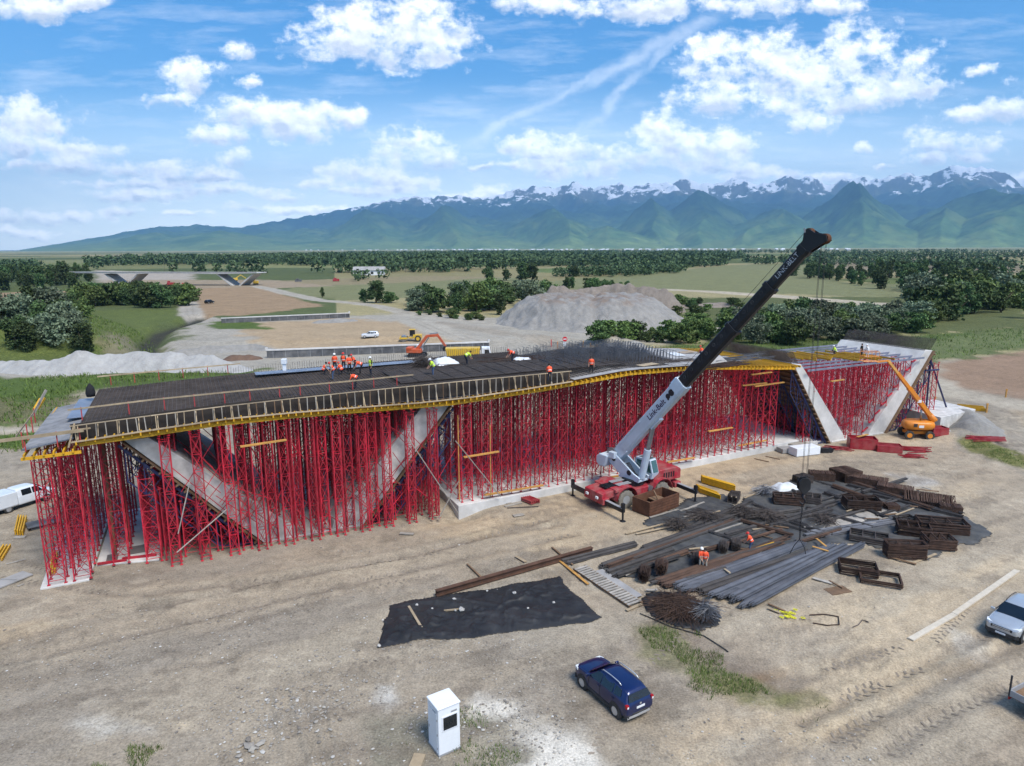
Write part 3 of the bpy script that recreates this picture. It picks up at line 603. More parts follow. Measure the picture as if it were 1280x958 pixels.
def make_world():
    w=bpy.data.worlds.new('World'); SC.world=w; w.use_nodes=True; t=NT(w.node_tree); t.n.clear()
    out=t.node('ShaderNodeOutputWorld'); bg=t.node('ShaderNodeBackground'); t.l.new(bg.outputs[0],out.inputs[0]); bg.inputs['Strength'].default_value=SKY_S
    sky=t.node('ShaderNodeTexSky',sky_type='NISHITA'); sky.sun_disc=False; sky.sun_elevation=SUN_EL; sky.sun_rotation=SUN_AZ; sky.altitude=500; sky.air_density=1.0; sky.dust_density=0.6; sky.ozone_density=1.6
    hs=t.node('ShaderNodeHueSaturation'); hs.inputs['Saturation'].default_value=SKY_SAT; hs.inputs['Value'].default_value=SKY_V; t.put(hs.inputs['Color'],sky.outputs[0])
    tc=t.node('ShaderNodeTexCoord'); d=tc.outputs['Generated']; sx=t.node('ShaderNodeSeparateXYZ'); t.put(sx.inputs[0],d)
    X,Y,Z=sx.outputs; yy=t.math('MAXIMUM',Y,0.03); u=t.math('DIVIDE',X,yy); v=t.math('DIVIDE',Z,yy)
    # wind-blown warp of the cloud outlines
    cv=t.node('ShaderNodeCombineXYZ'); t.put(cv.inputs[0],u); t.put(cv.inputs[1],t.math('MULTIPLY',v,1.35)); p0=cv.outputs[0]
    nz=t.node('ShaderNodeTexNoise'); t.put(nz.inputs['Vector'],p0); nz.inputs['Scale'].default_value=17; nz.inputs['Detail'].default_value=5; nz.inputs['Roughness'].default_value=0.6
    wv=t.vm('MULTIPLY',t.vm('SUBTRACT',nz.outputs['Color'],(0.5,0.5,0.5)),(0.055,0.032,0))
    cw=t.node('ShaderNodeCombineXYZ'); t.put(cw.inputs[0],u); t.put(cw.inputs[1],v); p=t.vm('ADD',cw.outputs[0],wv)
    dm=None; sw=None; stt=None
    for x,y,rx,ry in CLOUDS:
        a,b,c=ray(x,y); iu,iv=F/rx/1.03,F/ry/1.03
        q=t.vm('MULTIPLY',t.vm('SUBTRACT',p,(a/b,c/b,0)),(iu,iv,0)); dd=t.math('SUBTRACT',1.0,t.vm('DOT_PRODUCT',q,q))
        dm=dd if dm is None else t.math('MAXIMUM',dm,dd)
        w_=t.math('MAXIMUM',dd,0.0); qy=t.vm('DOT_PRODUCT',q,(0.0,1.0,0)); wq=t.math('MULTIPLY',w_,qy)
        sw=w_ if sw is None else t.math('ADD',sw,w_); stt=wq if stt is None else t.math('ADD',stt,wq)
    dm=t.math('MAXIMUM',dm,-2.5)
    f1=t.noise(p0,26,9,0.62); f2=t.noise(p0,7.5,8,0.6); f3=t.noise(p0,60,6,0.65)
    D=t.math('ADD',t.math('MULTIPLY',dm,0.55),t.mapr(f1,0.2,0.8,-0.62,0.62)); D=t.math('ADD',D,t.mapr(f2,0.25,0.75,-0.30,0.30)); D=t.math('ADD',D,t.mapr(f3,0.25,0.75,-0.16,0.16))
    a_front=t.mapr(D,-0.06,0.68,0,1,True)
    tv=t.math('DIVIDE',stt,t.math('MAXIMUM',sw,0.02))
    # lit tops, grey bases, soft folds
    fold=t.math('SUBTRACT',t.noise(p0,24,6,0.55),t.noise(t.vm('ADD',p0,(0.006,0.012,0)),24,6,0.55))
    sh=t.math('ADD',t.mapr(tv,-0.75,0.45,0.0,1.0,True),t.math('MULTIPLY',fold,2.6)); sh=t.math('ADD',sh,t.mapr(D,0.25,1.0,0.25,-0.3)); sh=t.math('MINIMUM',t.math('MAXIMUM',sh,0.0),1.0)
    ccol=t.mix(sh,(0.55,0.59,0.66,1),(1.10,1.09,1.07,1)); cs=t.node('ShaderNodeVectorMath',operation='SCALE'); t.put(cs.inputs[0],ccol); t.put(cs.inputs['Scale'],t.math('MULTIPLY',t.ramp(t.mapr(v,0,0.4),[(0,(1,1,1)),(0.2,(.82,.82,.82)),(0.45,(.56,.56,.56)),(0.8,(.42,.42,.42)),(1,(.40,.40,.40))]),CLOUD_V*2.5)); ccol=cs.outputs[0]
    # contrails
    al=a_front
    for A_,B_,wd in CONTR:
        a0,a1,a2=ray(*A_); b0,b1,b2=ray(*B_); A2=Vector((a0/a1,a2/a1)); B2=Vector((b0/b1,b2/b1)); L=(B2-A2).length; dr=(B2-A2)/L
        rel=t.vm('SUBTRACT',p,(A2.x,A2.y,0)); s_=t.vm('DOT_PRODUCT',rel,(dr.x,dr.y,0)); n_=t.math('ABSOLUTE',t.vm('DOT_PRODUCT',rel,(-dr.y,dr.x,0)))
        k=t.math('MULTIPLY',t.mapr(n_,0,wd/F*1.6,1,0,True),t.math('MULTIPLY',t.mapr(s_,-0.02,0.03),t.mapr(s_,L+0.02,L-0.03)))
        k=t.math('MULTIPLY',k,t.mapr(f2,0.3,0.65,0.1,0.42)); al=t.math('MAXIMUM',al,k)
    wisp=t.math('MULTIPLY',t.mapr(t.noise(t.vm('MULTIPLY',p0,(2.2,9,1)),3,7,0.65),0.48,0.75),0.30); al=t.math('MAXIMUM',al,wisp)
    front=t.mapr(Y,0.10,0.25); g=t.noise(t.vm('MULTIPLY',d,(1,1,2.2)),3.2,7,0.6); back=t.mapr(g,0.50,0.62,0,1,True)
    al=t.math('ADD',t.math('MULTIPLY',al,front),t.math('MULTIPLY',back,t.math('SUBTRACT',1.0,front)))
    al=t.math('MULTIPLY',al,t.mapr(Z,-0.01,0.015)); al=t.math('MULTIPLY',al,t.mapr(v,0.0,0.10,0.72,1.0))
    base=t.mix(t.mapr(v,0.24,0.0,0.0,0.75,True),hs.outputs[0],(HZ[0],HZ[1],HZ[2],1))
    t.put(bg.inputs['Color'],t.mix(al,base,ccol))
    w.cycles.sampling_method='MANUAL'; w.cycles.sample_map_resolution=512
HZ=(15.5,17.2,17.6)
make_world()
SC.cycles.volume_bounces=0; SC.cycles.max_bounces=5; SC.cycles.diffuse_bounces=2; SC.cycles.transparent_max_bounces=6; SC.cycles.use_denoising=True
SC.cycles.volume_step_rate=4; SC.cycles.caustics_reflective=False; SC.cycles.caustics_refractive=False

# ================================================================== vegetation
def leafmat(name,dark,light,grey=0.0):
    m,t,b=newmat(name); g=t.node('ShaderNodeNewGeometry'); r=g.outputs['Random Per Island']; oi=t.node('ShaderNodeObjectInfo')
    c=t.mix(r,dark+(1,),light+(1,)); hs=t.node('ShaderNodeHueSaturation'); t.put(hs.inputs['Color'],c)
    t.put(hs.inputs['Value'],t.mapr(oi.outputs['Random'],0,1,0.68,1.5)); t.put(hs.inputs['Hue'],t.mapr(oi.outputs['Random'],0,1,0.475,0.515))
    n=t.noise(g.outputs['Position'],0.55,3,0.6); mul=t.node('ShaderNodeVectorMath',operation='SCALE'); t.put(mul.inputs[0],hs.outputs[0]); t.put(mul.inputs['Scale'],t.mapr(n,0.3,0.7,0.7,1.3))
    t.put(b.inputs['Base Color'],mul.outputs[0]); b.inputs['Roughness'].default_value=0.75; b.inputs['Specular IOR Level'].default_value=0.25
    return m
leafmat('leaf_dark',(0.027,0.054,0.019),(0.08,0.13,0.044)); leafmat('leaf_mid',(0.034,0.066,0.02),(0.09,0.14,0.045)); leafmat('leaf_willow',(0.065,0.092,0.055),(0.155,0.19,0.115)); leafmat('leaf_light',(0.05,0.085,0.02),(0.12,0.17,0.05)); leafmat('leaf_far',(0.026,0.047,0.02),(0.075,0.112,0.045)); leafmat('grass_blade',(0.05,0.10,0.016),(0.14,0.21,0.05)); leafmat('grass_dry',(0.09,0.085,0.04),(0.19,0.17,0.09))
for k in ('leaf_dark','leaf_mid','leaf_willow','leaf_light','leaf_far','grass_blade','grass_dry'): M[k]=MATS[k]
def quads(P,size,rng,flat=0.0):
    """one leaf-sized quad at each point, turned at random"""
    n=len(P); a=rng.normal(size=(n,3)); a[:,2]*=(1-flat); a/=np.linalg.norm(a,axis=1)[:,None]; b=rng.normal(size=(n,3)); b-=a*(a*b).sum(1)[:,None]; b/=np.linalg.norm(b,axis=1)[:,None]
    s=(size*rng.uniform(0.6,1.3,n))[:,None]; V=np.stack([P-a*s-b*s*0.6,P+a*s-b*s*0.6,P+a*s*0.8+b*s*0.6,P-a*s*0.8+b*s*0.6],1).reshape(-1,3)
    return V,np.arange(n*4).reshape(-1,4)
def crown_points(rng,h,w,n,lobes,low=0.12,tall=1.0):
    """leaf clumps spread over the outer part of several uneven lobes (unit: metres)"""
    out=[]
    L=[]
    for i in range(lobes):
        z=h*(low+(0.92-low)*((i+0.5)/lobes)**0.85); ww=w*0.5*(1-abs((i+0.5)/lobes-0.42)**1.7*0.95); a=rng.uniform(0,2*PI); d=ww*rng.uniform(0.15,0.75)
        L.append((d*math.cos(a),d*math.sin(a),z,w*rng.uniform(0.16,0.30),h*rng.uniform(0.10,0.19)*tall))
    L.append((0,0,h*0.5,w*0.33,h*0.36)); 
    k=n//(len(L)*10)+1
    for x,y,z,rx,rz in L:
        c=rng.normal(size=(k,3)); c/=np.linalg.norm(c,axis=1)[:,None]; c*=(rng.uniform(0.55,1.08,(k,1))); c=c*np.array([rx,rx,rz])+np.array([x,y,z]); c=c[c[:,2]>0.03*h]
        out.append((c[:,None,:]+rng.normal(size=(len(c),10,3))*np.array([rx*0.20,rx*0.20,rz*0.15])).reshape(-1,3))
    P=np.concatenate(out); return P[P[:,2]>0.02]
def crown_mesh(name,seed,h,w,n,lobes,leaf,m,low=0.1,tall=1.0):
    rng=np.random.default_rng(seed); P=crown_points(rng,h,w,n,lobes,low,tall); V,Fq=quads(P,leaf,rng)
    o=npmesh(name,V,Fq,m); me=o.data; bpy.data.objects.remove(o); return me
def trunk_mesh(seed,h,r):
    rng=random.Random(seed); mb=MB(); mb.tube([(0,0,-0.2),(0.03*h*rng.uniform(-1,1),0.02*h,h*0.3),(0.05*h*rng.uniform(-1,1),0,h*0.75)],[r*1.25,r*0.85,r*0.3],7)
    for k in range(5):
        a=rng.uniform(0,2*PI); z=h*rng.uniform(0.2,0.5); L=h*rng.uniform(0.2,0.35); mb.tube([(0,0,z),(L*0.5*math.cos(a),L*0.5*math.sin(a),z+L*0.45),(L*math.cos(a),L*math.sin(a),z+L*1.1)],[r*0.5,r*0.32,r*0.1],5)
    return mb.data('trunk','bark',True)
PROTO={}
def plant(kind,seed,h,w,n,lobes,leaf,m,low,trunk,tall=1.0):
    PROTO.setdefault(kind,[]).append((crown_mesh('crown',seed,h,w,n,lobes,leaf,m,low,tall),trunk_mesh(seed,h,h*0.028) if trunk else trunk_mesh(seed,h*0.7,h*0.018),h,w))
for s in range(3): plant('shrub',10+s,5,6.2,2600,9,0.20,'leaf_mid',0.08,False)
for s in range(3): plant('willow',20+s,6,7.5,2800,10,0.21,'leaf_willow',0.06,False)
for s in range(3): plant('dark',30+s,8,6.0,2800,10,0.24,'leaf_dark',0.10,True)
for s in range(2): plant('tall',40+s,10,5.0,2600,9,0.25,'leaf_mid',0.14,True)
for s in range(2): plant('light',60+s,5.5,5.6,2600,9,0.21,'leaf_light',0.08,False)
for s in range(2): plant('low',50+s,2.2,3.4,1100,6,0.13,'leaf_light',0.05,False)
PN=0
def put_plant(kind,p,h,label,cat,group,nm,wk=1.0):
    global PN; PN+=1; rng=random.Random(PN*13+5)
    c,t,h0,w0=rng.choice(PROTO[kind]); k=h/h0
    e=bpy.data.objects.new(nm,None); COL.objects.link(e); e.location=p; e.rotation_euler=(0,0,rng.uniform(0,6.28)); e.scale=(k*wk*rng.uniform(0.9,1.15),k*wk*rng.uniform(0.9,1.15),k); tag(e,label,cat,group)
    for nme,me in (('crown',c),('trunk',t)):
        o=bpy.data.objects.new(nme,me); COL.objects.link(o); o.parent=e
    return e
def scatter(poly,n,seed,mind):
    """base points inside a ground polygon, kept apart"""
    P=np.array(PW(poly)); rng=random.Random(seed); out=[]; tries=0
    x0,x1,y0,y1=P[:,0].min(),P[:,0].max(),P[:,1].min(),P[:,1].max()
    while len(out)<n and tries<n*60:
        tries+=1; x,y=rng.uniform(x0,x1),rng.uniform(y0,y1)
        if polydist(np.array([x]),np.array([y]),P)[0]<0: continue
        if all((x-a)**2+(y-b)**2>mind*mind for a,b in out): out.append((x,y))
    return out
def grove(poly,n,seed,mind,kinds,h0,h1,label,cat,group,nm,wk=1.0):
    rng=random.Random(seed+1)
    for x,y in scatter(poly,n,seed,mind):
        put_plant(rng.choice(kinds),(x,y,gz(x,y)-0.1),rng.uniform(h0,h1),label,cat,group,nm,wk)
grove([(90,393),(120,386),(180,389),(238,385),(236,374),(180,372),(110,377)],30,1,4.5,['dark','shrub','light'],6.5,9.5,'dark green bush in the dense thicket on the grassy bank','bush','bushes of the thicket on the bank','dark_bush')
grove([(0,449),(50,445),(112,447),(105,432),(60,428),(0,430)],13,2,4.2,['willow','shrub','dark'],5,8.5,'grey green willow bush behind the white gravel berm','bush','willow bushes behind the berm','willow_bush')
grove([(0,425),(60,418),(120,415),(100,402),(40,405),(0,410)],24,3,4.5,['shrub','low','willow'],2.0,4.8,'low bush scattered on the grassy bank below the thicket','bush','low bushes on the bank','low_bush')
grove([(0,364),(60,362),(116,357),(112,349),(60,347),(0,351)],34,4,7,['dark','tall'],9,14,'dark tree of the wood beyond the brown field','tree','trees of the far wood past the brown field','woodland_tree')
grove([(510,389),(560,396),(612,398),(645,390),(690,376),(670,370),(600,376),(520,380)],26,5,4.5,['dark','shrub','willow','light'],6.5,10.5,'rounded bush in the grove beside the grey stockpile','bush','bushes of the grove beside the stockpile','rounded_bush')
grove([(520,394),(600,402),(614,400),(560,393)],10,15,3,['low','shrub'],1.6,3,'low undergrowth shrub at the edge of the dirt road','shrub','low shrubs along the dirt road','roadside_shrub')
put_plant('dark',gat(470,379),9.5,'single broad dark tree standing by the bend of the dirt road','tree',None,'broad_tree',1.25)
put_plant('dark',gat(455,378),5.5,'small bush touching the broad dark tree on its nearer road side','bush',None,'small_bush',1.1); put_plant('shrub',gat(486,379),5.0,'small bush between the broad dark tree and the grove','bush',None,'small_bush',1.2); put_plant('tall',gat(403,372),4.8,'slim pointed tree alone in the grass by the brown field','tree',None,'slim_tree')
grove([(690,363),(770,365),(790,361),(700,359)],9,6,5,['dark','shrub'],4.5,7,'bush showing above the top of the grey stockpile','bush','bushes behind the stockpile','hedge_bush')
grove([(842,405),(870,412),(930,405),(960,394),(930,382),(845,385)],22,7,4.5,['shrub','dark','low'],2.8,5.0,'bush in the green hollow past the end of the stockpile','bush','bushes in the hollow past the stockpile','hollow_bush')
grove([(745,438),(790,430),(850,430),(900,424),(880,416),(800,420),(750,428)],24,8,3.4,['shrub','low','light'],2.6,5.2,'bush in the green strip behind the middle of the deck','bush','bushes behind the middle of the deck','deckside_bush')
grove([(900,428),(980,432),(1060,430),(1140,418),(1180,404),(1100,398),(1000,402),(920,412)],48,9,4.6,['willow','willow','shrub','willow','light'],5.0,7.5,'silvery green willow shrub in the thicket behind the crane boom','shrub','willow shrubs of the thicket','willow_shrub')
put_plant('dark',gat(1001,412),9.0,'taller dark green tree rising from the willow thicket','tree',None,'taller_tree',1.0)
grove([(1130,400),(1200,404),(1290,402),(1310,376),(1240,366),(1150,374)],42,10,6,['tall','dark','shrub','willow','light'],8,12.5,'tall leafy tree in the clump beyond the green meadow','tree','trees of the clump beyond the meadow','leafy_tree')
grove([(1003,347),(1060,354),(1130,366),(1170,374),(1176,368),(1100,352),(1020,342)],32,11,6.5,['dark','tall'],8.5,12,'dark tree of the hedge along the far side of the pale field','tree','trees of the hedge along the pale field','hedgerow_tree')
grove([(1085,348),(1180,354),(1290,362),(1300,356),(1200,347),(1100,342)],34,12,8,['dark','tall'],9,13,'distant tree of the line between the two furthest meadows','tree','trees of the line between far meadows','distant_tree')
for i,(x,y,h,l) in enumerate([(612,353,10,'lone tree before the far wood, nearest the farm building side'),(652,351,13,'tall lone tree standing clear of the far wood on the meadow'),(665,351,12,'round lone tree paired with the tall one before the far wood'),(718,346,9,'slim lone tree in the meadow short of the long hedge'),(633,351,8,'small round lone tree between two taller ones on the meadow'),(990,345,12,'round tree at the near tip of the hedge under the boom head')]): put_plant('dark',gat(x,y),h,l,'tree',None,'lone_tree',1.2)
# far woods: too many and too small to count
def far_wood(name,polys,seed,rmin=0):
    rng=np.random.default_rng(seed); PV=[]
    for poly,sp,h0,h1 in polys:
        P=np.array(PW(poly)); x0,y0=P.min(0); x1,y1=P.max(0); n=int(min(14000,(x1-x0)*(y1-y0)/(sp*sp)))
        x=rng.uniform(x0,x1,n); y=rng.uniform(y0,y1,n); d=polydist(x,y,P)+25*(fbm(x*0.02,y*0.02,3,7)-0.5); k=(d>0)&(fbm(x*0.0045,y*0.010,4,27)>0.43); x,y=x[k],y[k]; z=hz(x,y)
        h=rng.uniform(h0,h1,len(x))*(0.8+0.5*fbm(x*0.01,y*0.01,3,17))
        c=rng.normal(size=(len(x),26,3)); c/=np.linalg.norm(c,axis=2)[:,:,None]; c*=rng.uniform(0.6,1.05,(len(x),26,1))
        c[:,:,0]*=h[:,None]*0.36; c[:,:,1]*=h[:,None]*0.36; c[:,:,2]=c[:,:,2]*h[:,None]*0.45+h[:,None]*0.5
        c[:,:,0]+=x[:,None]; c[:,:,1]+=y[:,None]; c[:,:,2]+=z[:,None]; PV.append((c.reshape(-1,3),np.repeat(h,26)))
    P=np.concatenate([a for a,_ in PV]); hh=np.concatenate([b for _,b in PV]); V,Fq=quads(P,1.0,rng); V=(V.reshape(-1,4,3)-P[:,None])*(hh*0.115)[:,None,None]+P[:,None]
    o=npmesh(name,V.reshape(-1,3),Fq,'leaf_far'); struct(o,'stuff'); tag(o,'far dark woods and hedges spread over the plain',None); return o
far_wood('woods',[([(105,339),(240,343),(330,344),(420,341),(470,342),(560,341),(640,337),(760,333),(900,328),(930,323),(880,319.5),(640,320),(420,321),(200,325),(110,331)],11,9,15),
 ([(690,347),(760,347),(850,342),(852,339),(760,342),(690,345)],6,6,9),([(760,338),(880,334),(925,331),(900,328),(800,331)],9,9,14),([(600,338),(760,334),(860,330),(640,331)],12,10,14),
 ([(930,331),(1060,333),(1290,340),(1300,335),(1060,328),(930,327)],12,7,12),([(1030,324),(1290,326),(1290,321),(1000,319)],22,8,13),([(0,341),(40,340),(60,337),(0,335)],9,8,12),([(560,318),(1000,317),(1280,318),(1280,316),(560,315)],40,9,14),([(420,357),(470,350),(500,349),(440,348)],9,6,10),([(1180,352),(1290,358),(1290,352),(1200,347)],10,6,9),([(430,318.5),(900,317.5),(900,316),(430,316)],35,8,12)],5)
# grass: too fine to count
def grass(name,polys,seed,m,h0,h1,dens,wd=0.05):
    rng=np.random.default_rng(seed); V=[];n0=0
    for poly,k in polys:
        P=np.array(PW(poly)); x0,y0=P.min(0); x1,y1=P.max(0); n=int((x1-x0)*(y1-y0)*dens*k); x=rng.uniform(x0,x1,n); y=rng.uniform(y0,y1,n)
        keep=(polydist(x,y,P)+ (fbm(x*0.8,y*0.8,3,5)-0.5)*3>0)&(fbm(x*0.55,y*0.55,4,19)>0.47); x,y=x[keep],y[keep]; z=hz(x,y)
        n=len(x); h=rng.uniform(h0,h1,n); a=rng.uniform(0,6.283,n); lx,ly=rng.normal(size=n)*h*0.4,rng.normal(size=n)*h*0.4; w=wd*rng.uniform(0.6,1.4,n)
        V.append(np.stack([np.stack([x-w*np.cos(a),y-w*np.sin(a),z-0.03],1),np.stack([x+w*np.cos(a),y+w*np.sin(a),z-0.03],1),np.stack([x+lx+w*0.3,y+ly,z+h],1),np.stack([x+lx-w*0.3,y+ly,z+h],1)],1))
    V=np.concatenate(V).reshape(-1,3); o=npmesh(name,V,np.arange(len(V)).reshape(-1,4),m); struct(o,'stuff'); tag(o,'green weeds and grass growing in loose tufts on the site',None)
grass('grass_tufts',[([(795,780),(840,782),(890,820),(985,882),(940,892),(880,870),(850,850),(815,815)],1.25),([(130,950),(160,934),(200,936),(200,985),(90,985)],1.6),([(570,935),(620,918),(650,945),(620,990),(560,990)],0.8),([(450,905),(500,900),(520,925),(470,935)],0.5),([(565,890),(600,880),(610,905),(575,915)],0.6),([(500,880),(530,870),(545,890),(520,905)],0.4),([(1195,553),(1230,556),(1285,578),(1285,592),(1225,570)],0.7),([(980,880),(1040,890),(1020,905),(960,900)],0.25)],3,'grass_blade',0.07,0.27,130,0.018)
grass('meadow_grass',[([(0,478),(60,470),(250,464),(300,466),(100,488),(60,536),(0,530)],1.0),([(0,543),(50,541),(45,561),(0,568)],1.6),([(0,440),(110,446),(195,440),(190,420),(120,405),(20,408)],.5),([(780,440),(900,426),(1150,421),(1290,408),(1290,434),(1160,453),(1000,452),(880,447)],0.28)],4,'grass_blade',0.25,0.7,5.0,0.09)
# loose stones on the near ground
def stones():
    rng=np.random.default_rng(8); ico=np.array([(0,0,1),(.89,0,.45),(.28,.85,.45),(-.72,.53,.45),(-.72,-.53,.45),(.28,-.85,.45),(0,0,-.6)]); fc=np.array([(0,1,2),(0,2,3),(0,3,4),(0,4,5),(0,5,1),(6,2,1),(6,3,2),(6,4,3),(6,5,4),(6,1,5)])
    V=[];Fs=[];C=0
    for poly,n,s0,s1 in [([(-60,980),(-60,760),(300,740),(700,720),(720,980)],5200,0.02,0.09),([(250,985),(250,860),(460,840),(480,985)],1900,0.025,0.13),([(430,960),(460,840),(720,850),(760,985)],1500,0.03,0.12),([(700,985),(860,880),(1290,930),(1290,985)],900,0.03,0.09),([(0,740),(60,700),(560,660),(700,640),(860,600),(800,650),(500,720),(0,790)],1500,0.03,0.10),([(0,700),(0,600),(60,610),(80,720)],500,0.04,0.12),([(300,925),(330,925),(340,950),(290,955)],40,0.15,0.34),([(860,700),(1280,640),(1290,900),(900,880)],900,0.02,0.07)]:
        P=np.array(PW(poly)); x0,y0=P.min(0); x1,y1=P.max(0); x=rng.uniform(x0,x1,n*3); y=rng.uniform(y0,y1,n*3); k=(polydist(x,y,P)>0)&(fbm(x*0.4,y*0.4,3,2)>rng.uniform(0.3,0.62,n*3)); k&=polydist(x,y,P)>rng.uniform(0,4.5,len(x))**1.0*(.3 if s1>.2 else 1); x,y=x[k][:n],y[k][:n]; z=hz(x,y); m=len(x)
        s=s0+(s1-s0)*rng.random(m)**3.2; sc=s[:,None]*rng.uniform(0.6,1.25,(m,3)); sc[:,2]*=0.7; a=rng.uniform(0,6.28,m); v=ico[None]*(1+rng.normal(size=(m,7,1))*0.16)*sc[:,None]
        ca,sa=np.cos(a)[:,None],np.sin(a)[:,None]; vx=v[:,:,0]*ca-v[:,:,1]*sa; vy=v[:,:,0]*sa+v[:,:,1]*ca; vv=np.stack([vx+x[:,None],vy+y[:,None],v[:,:,2]+(z+s*0.12)[:,None]],2)
        V.append(vv.reshape(-1,3)); Fs.append((fc[None]+ (C+np.arange(m)*7)[:,None,None]).reshape(-1,3)); C+=m*7
    mm,t,b=newmat('stone_mix'); g=t.node('ShaderNodeNewGeometry'); t.put(b.inputs['Base Color'],t.ramp(g.outputs['Random Per Island'],[(0,(0.15,0.13,0.11)),(0.35,(0.25,0.225,0.195)),(0.8,(0.33,0.305,0.265)),(1.0,(0.55,0.53,0.49))])); b.inputs['Roughness'].default_value=0.95
    o=npmesh('gravel',np.concatenate(V),np.concatenate(Fs),mm); struct(o,'stuff'); tag(o,'loose stones and gravel strewn over the bare ground',None)
stones()
# ================================================================== heaps
def heapmat(name,c0,c1,top=None):
    m,t,b=newmat(name); tc=t.node('ShaderNodeTexCoord'); v=tc.outputs['Object']; mp=t.node('ShaderNodeMapping'); mp.inputs['Scale'].default_value=(1,1,0.22); t.put(mp.inputs[0],v)
    a=t.noise(mp.outputs[0],0.55,7,0.65); f=t.noise(v,2.6,5,0.7); c=t.mix(t.mapr(t.math('ADD',t.math('MULTIPLY',a,0.7),t.math('MULTIPLY',f,0.3)),0.34,0.66),c0+(1,),c1+(1,))
    if top:
        at_=t.node('ShaderNodeAttribute',attribute_name='tint'); c=t.mix(t.math('MULTIPLY',at_.outputs['Alpha'],t.mapr(t.noise(v,0.2,4),0.4,0.6)),c,top+(1,))
    t.put(b.inputs['Base Color'],c); b.inputs['Roughness'].default_value=0.95; bn=t.node('ShaderNodeBump'); bn.inputs['Strength'].default_value=0.7; bn.inputs['Distance'].default_value=0.35; t.put(bn.inputs['Height'],t.noise(v,1.7,7,0.7)); t.l.new(bn.outputs[0],b.inputs['Normal'])
    return m
def heap(name,pts_fn,x0,x1,y0,y1,step,m,label,cat):
    xs=np.arange(x0,x1,step); ys=np.arange(y0,y1,step); X,Y=np.meshgrid(xs,ys); sh=X.shape; X,Y=X.ravel(),Y.ravel(); H,Tp=pts_fn(X,Y); Z=hz(X,Y)-0.25+H
    n=len(xs); i=np.arange((len(ys)-1)*(n-1)); a=i//(n-1); b=i%(n-1); q=np.stack([a*n+b,a*n+b+1,(a+1)*n+b+1,(a+1)*n+b],1); q=q[(H[q]>0.02).any(1)]
    u,inv=np.unique(q,return_inverse=True); c=np.array([(x0+x1)/2,(y0+y1)/2,0]); at4=np.zeros((len(u),4)); at4[:,3]=Tp[u]
    o=npmesh(name,np.stack([X,Y,Z],1)[u]-c,inv.reshape(q.shape),m,True,{'tint':at4}); o.location=c; return tag(o,label,cat)
SP=PW([(612,406),(650,413),(720,417),(800,417),(850,414),(862,404),(850,396),(760,391),(660,391),(620,397)])
def f_sp(x,y):
    d=polydist(x,y,SP)+(fbm(x*0.16,y*0.16,3,3)-0.5)*3; top=8.3+1.6*(fbm(x*0.09,y*0.09,5,9)-.4)-1.6*sstep(40,52,x); h=np.clip(d*0.86,0,None); h=top*np.tanh((h/top)**1.5); h=h*np.where(d>0,1,0)+ (fbm(x*0.55,y*0.22,5,6,.6)-0.5)*1.9*sstep(0,4,d)
    h=h-1.0*np.exp(-((x-24-(y-190)*0.12+2*fbm(y*0.1,y*0,2,3))/1.6)**2)*sstep(0,6,d); return np.maximum(h,0),sstep(9.5,13,d)
M['grey_gravel']=heapmat('grey_gravel',(0.19,0.18,0.165),(0.31,0.295,0.27),(0.20,0.155,0.12)); M['white_gravel']=heapmat('white_gravel',(0.29,0.28,0.265),(0.43,0.42,0.40)); M['brown_earth']=heapmat('brown_earth',(0.10,0.06,0.04),(0.17,0.105,0.07)); M['brown_earth2']=heapmat('dull_brown_earth',(0.15,0.125,0.10),(0.26,0.22,0.185)); M['grey_earth']=heapmat('grey_earth',(0.20,0.19,0.17),(0.31,0.295,0.27))
a=np.array(SP); heap('gravel_stockpile',f_sp,a[:,0].min()-2,a[:,0].max()+2,a[:,1].min()-2,a[:,1].max()+2,0.5,'grey_gravel','large flat-topped grey gravel stockpile beyond the bridge deck','stockpile')
def ridge(line,wid,hs):
    L=[at(x,y) for x,y in line]
    def f(x,y):
        d=np.full(x.shape,1e9); h=np.zeros(x.shape)
        for i in range(len(L)-1):
            ax,ay,bx,by=L[i].x,L[i].y,L[i+1].x,L[i+1].y; ux,uy=bx-ax,by-ay; t=np.clip(((x-ax)*ux+(y-ay)*uy)/(ux*ux+uy*uy),0,1); dd=np.hypot(x-ax-t*ux,y-ay-t*uy); k=dd<d; d=np.where(k,dd,d); h=np.where(k,hs[i]*(1-t)+hs[i+1]*t,h)
        d=d+(fbm(x*0.3,y*0.3,3,13)-0.5)*1.6; hh=h*np.clip(1-d/wid/(0.4+0.6*h/max(hs)),0,1)**0.85*(0.72+0.56*fbm(x*0.22,y*0.22,4,23)); return hh+np.where(hh>0.1,(fbm(x*0.9,y*0.9,3,29)-0.4)*0.3,0),np.zeros_like(x)
    xs=[p.x for p in L]; ys=[p.y for p in L]; return f,min(xs)-wid*1.3,max(xs)+wid*1.3,min(ys)-wid*1.3,max(ys)+wid*1.3
def mk_ridge(name,line,wid,hs,m,label,cat,step=0.35):
    f,x0,x1,y0,y1=ridge(line,wid,hs); return heap(name,f,x0,x1,y0,y1,step,m,label,cat)
mk_ridge('gravel_berm',[(-60,462),(10,462),(60,465),(95,464),(140,462),(200,461),(250,461),(300,464)],5.2,[1.6,2.0,2.4,4.2,3.4,3.8,3.4,1.4],'white_gravel','long pale gravel berm between the green bank and the meadow','berm')
mk_ridge('earth_heap',[(290,450),(312,449)],2.6,[1.3,1.5],'brown_earth','small reddish brown earth heap by the end of the pale berm','heap')
mk_ridge('earth_heap',[(770,438),(792,437)],4,[2.2,2.4],'grey_earth','grey spoil heap against the bushes just behind the deck','heap')
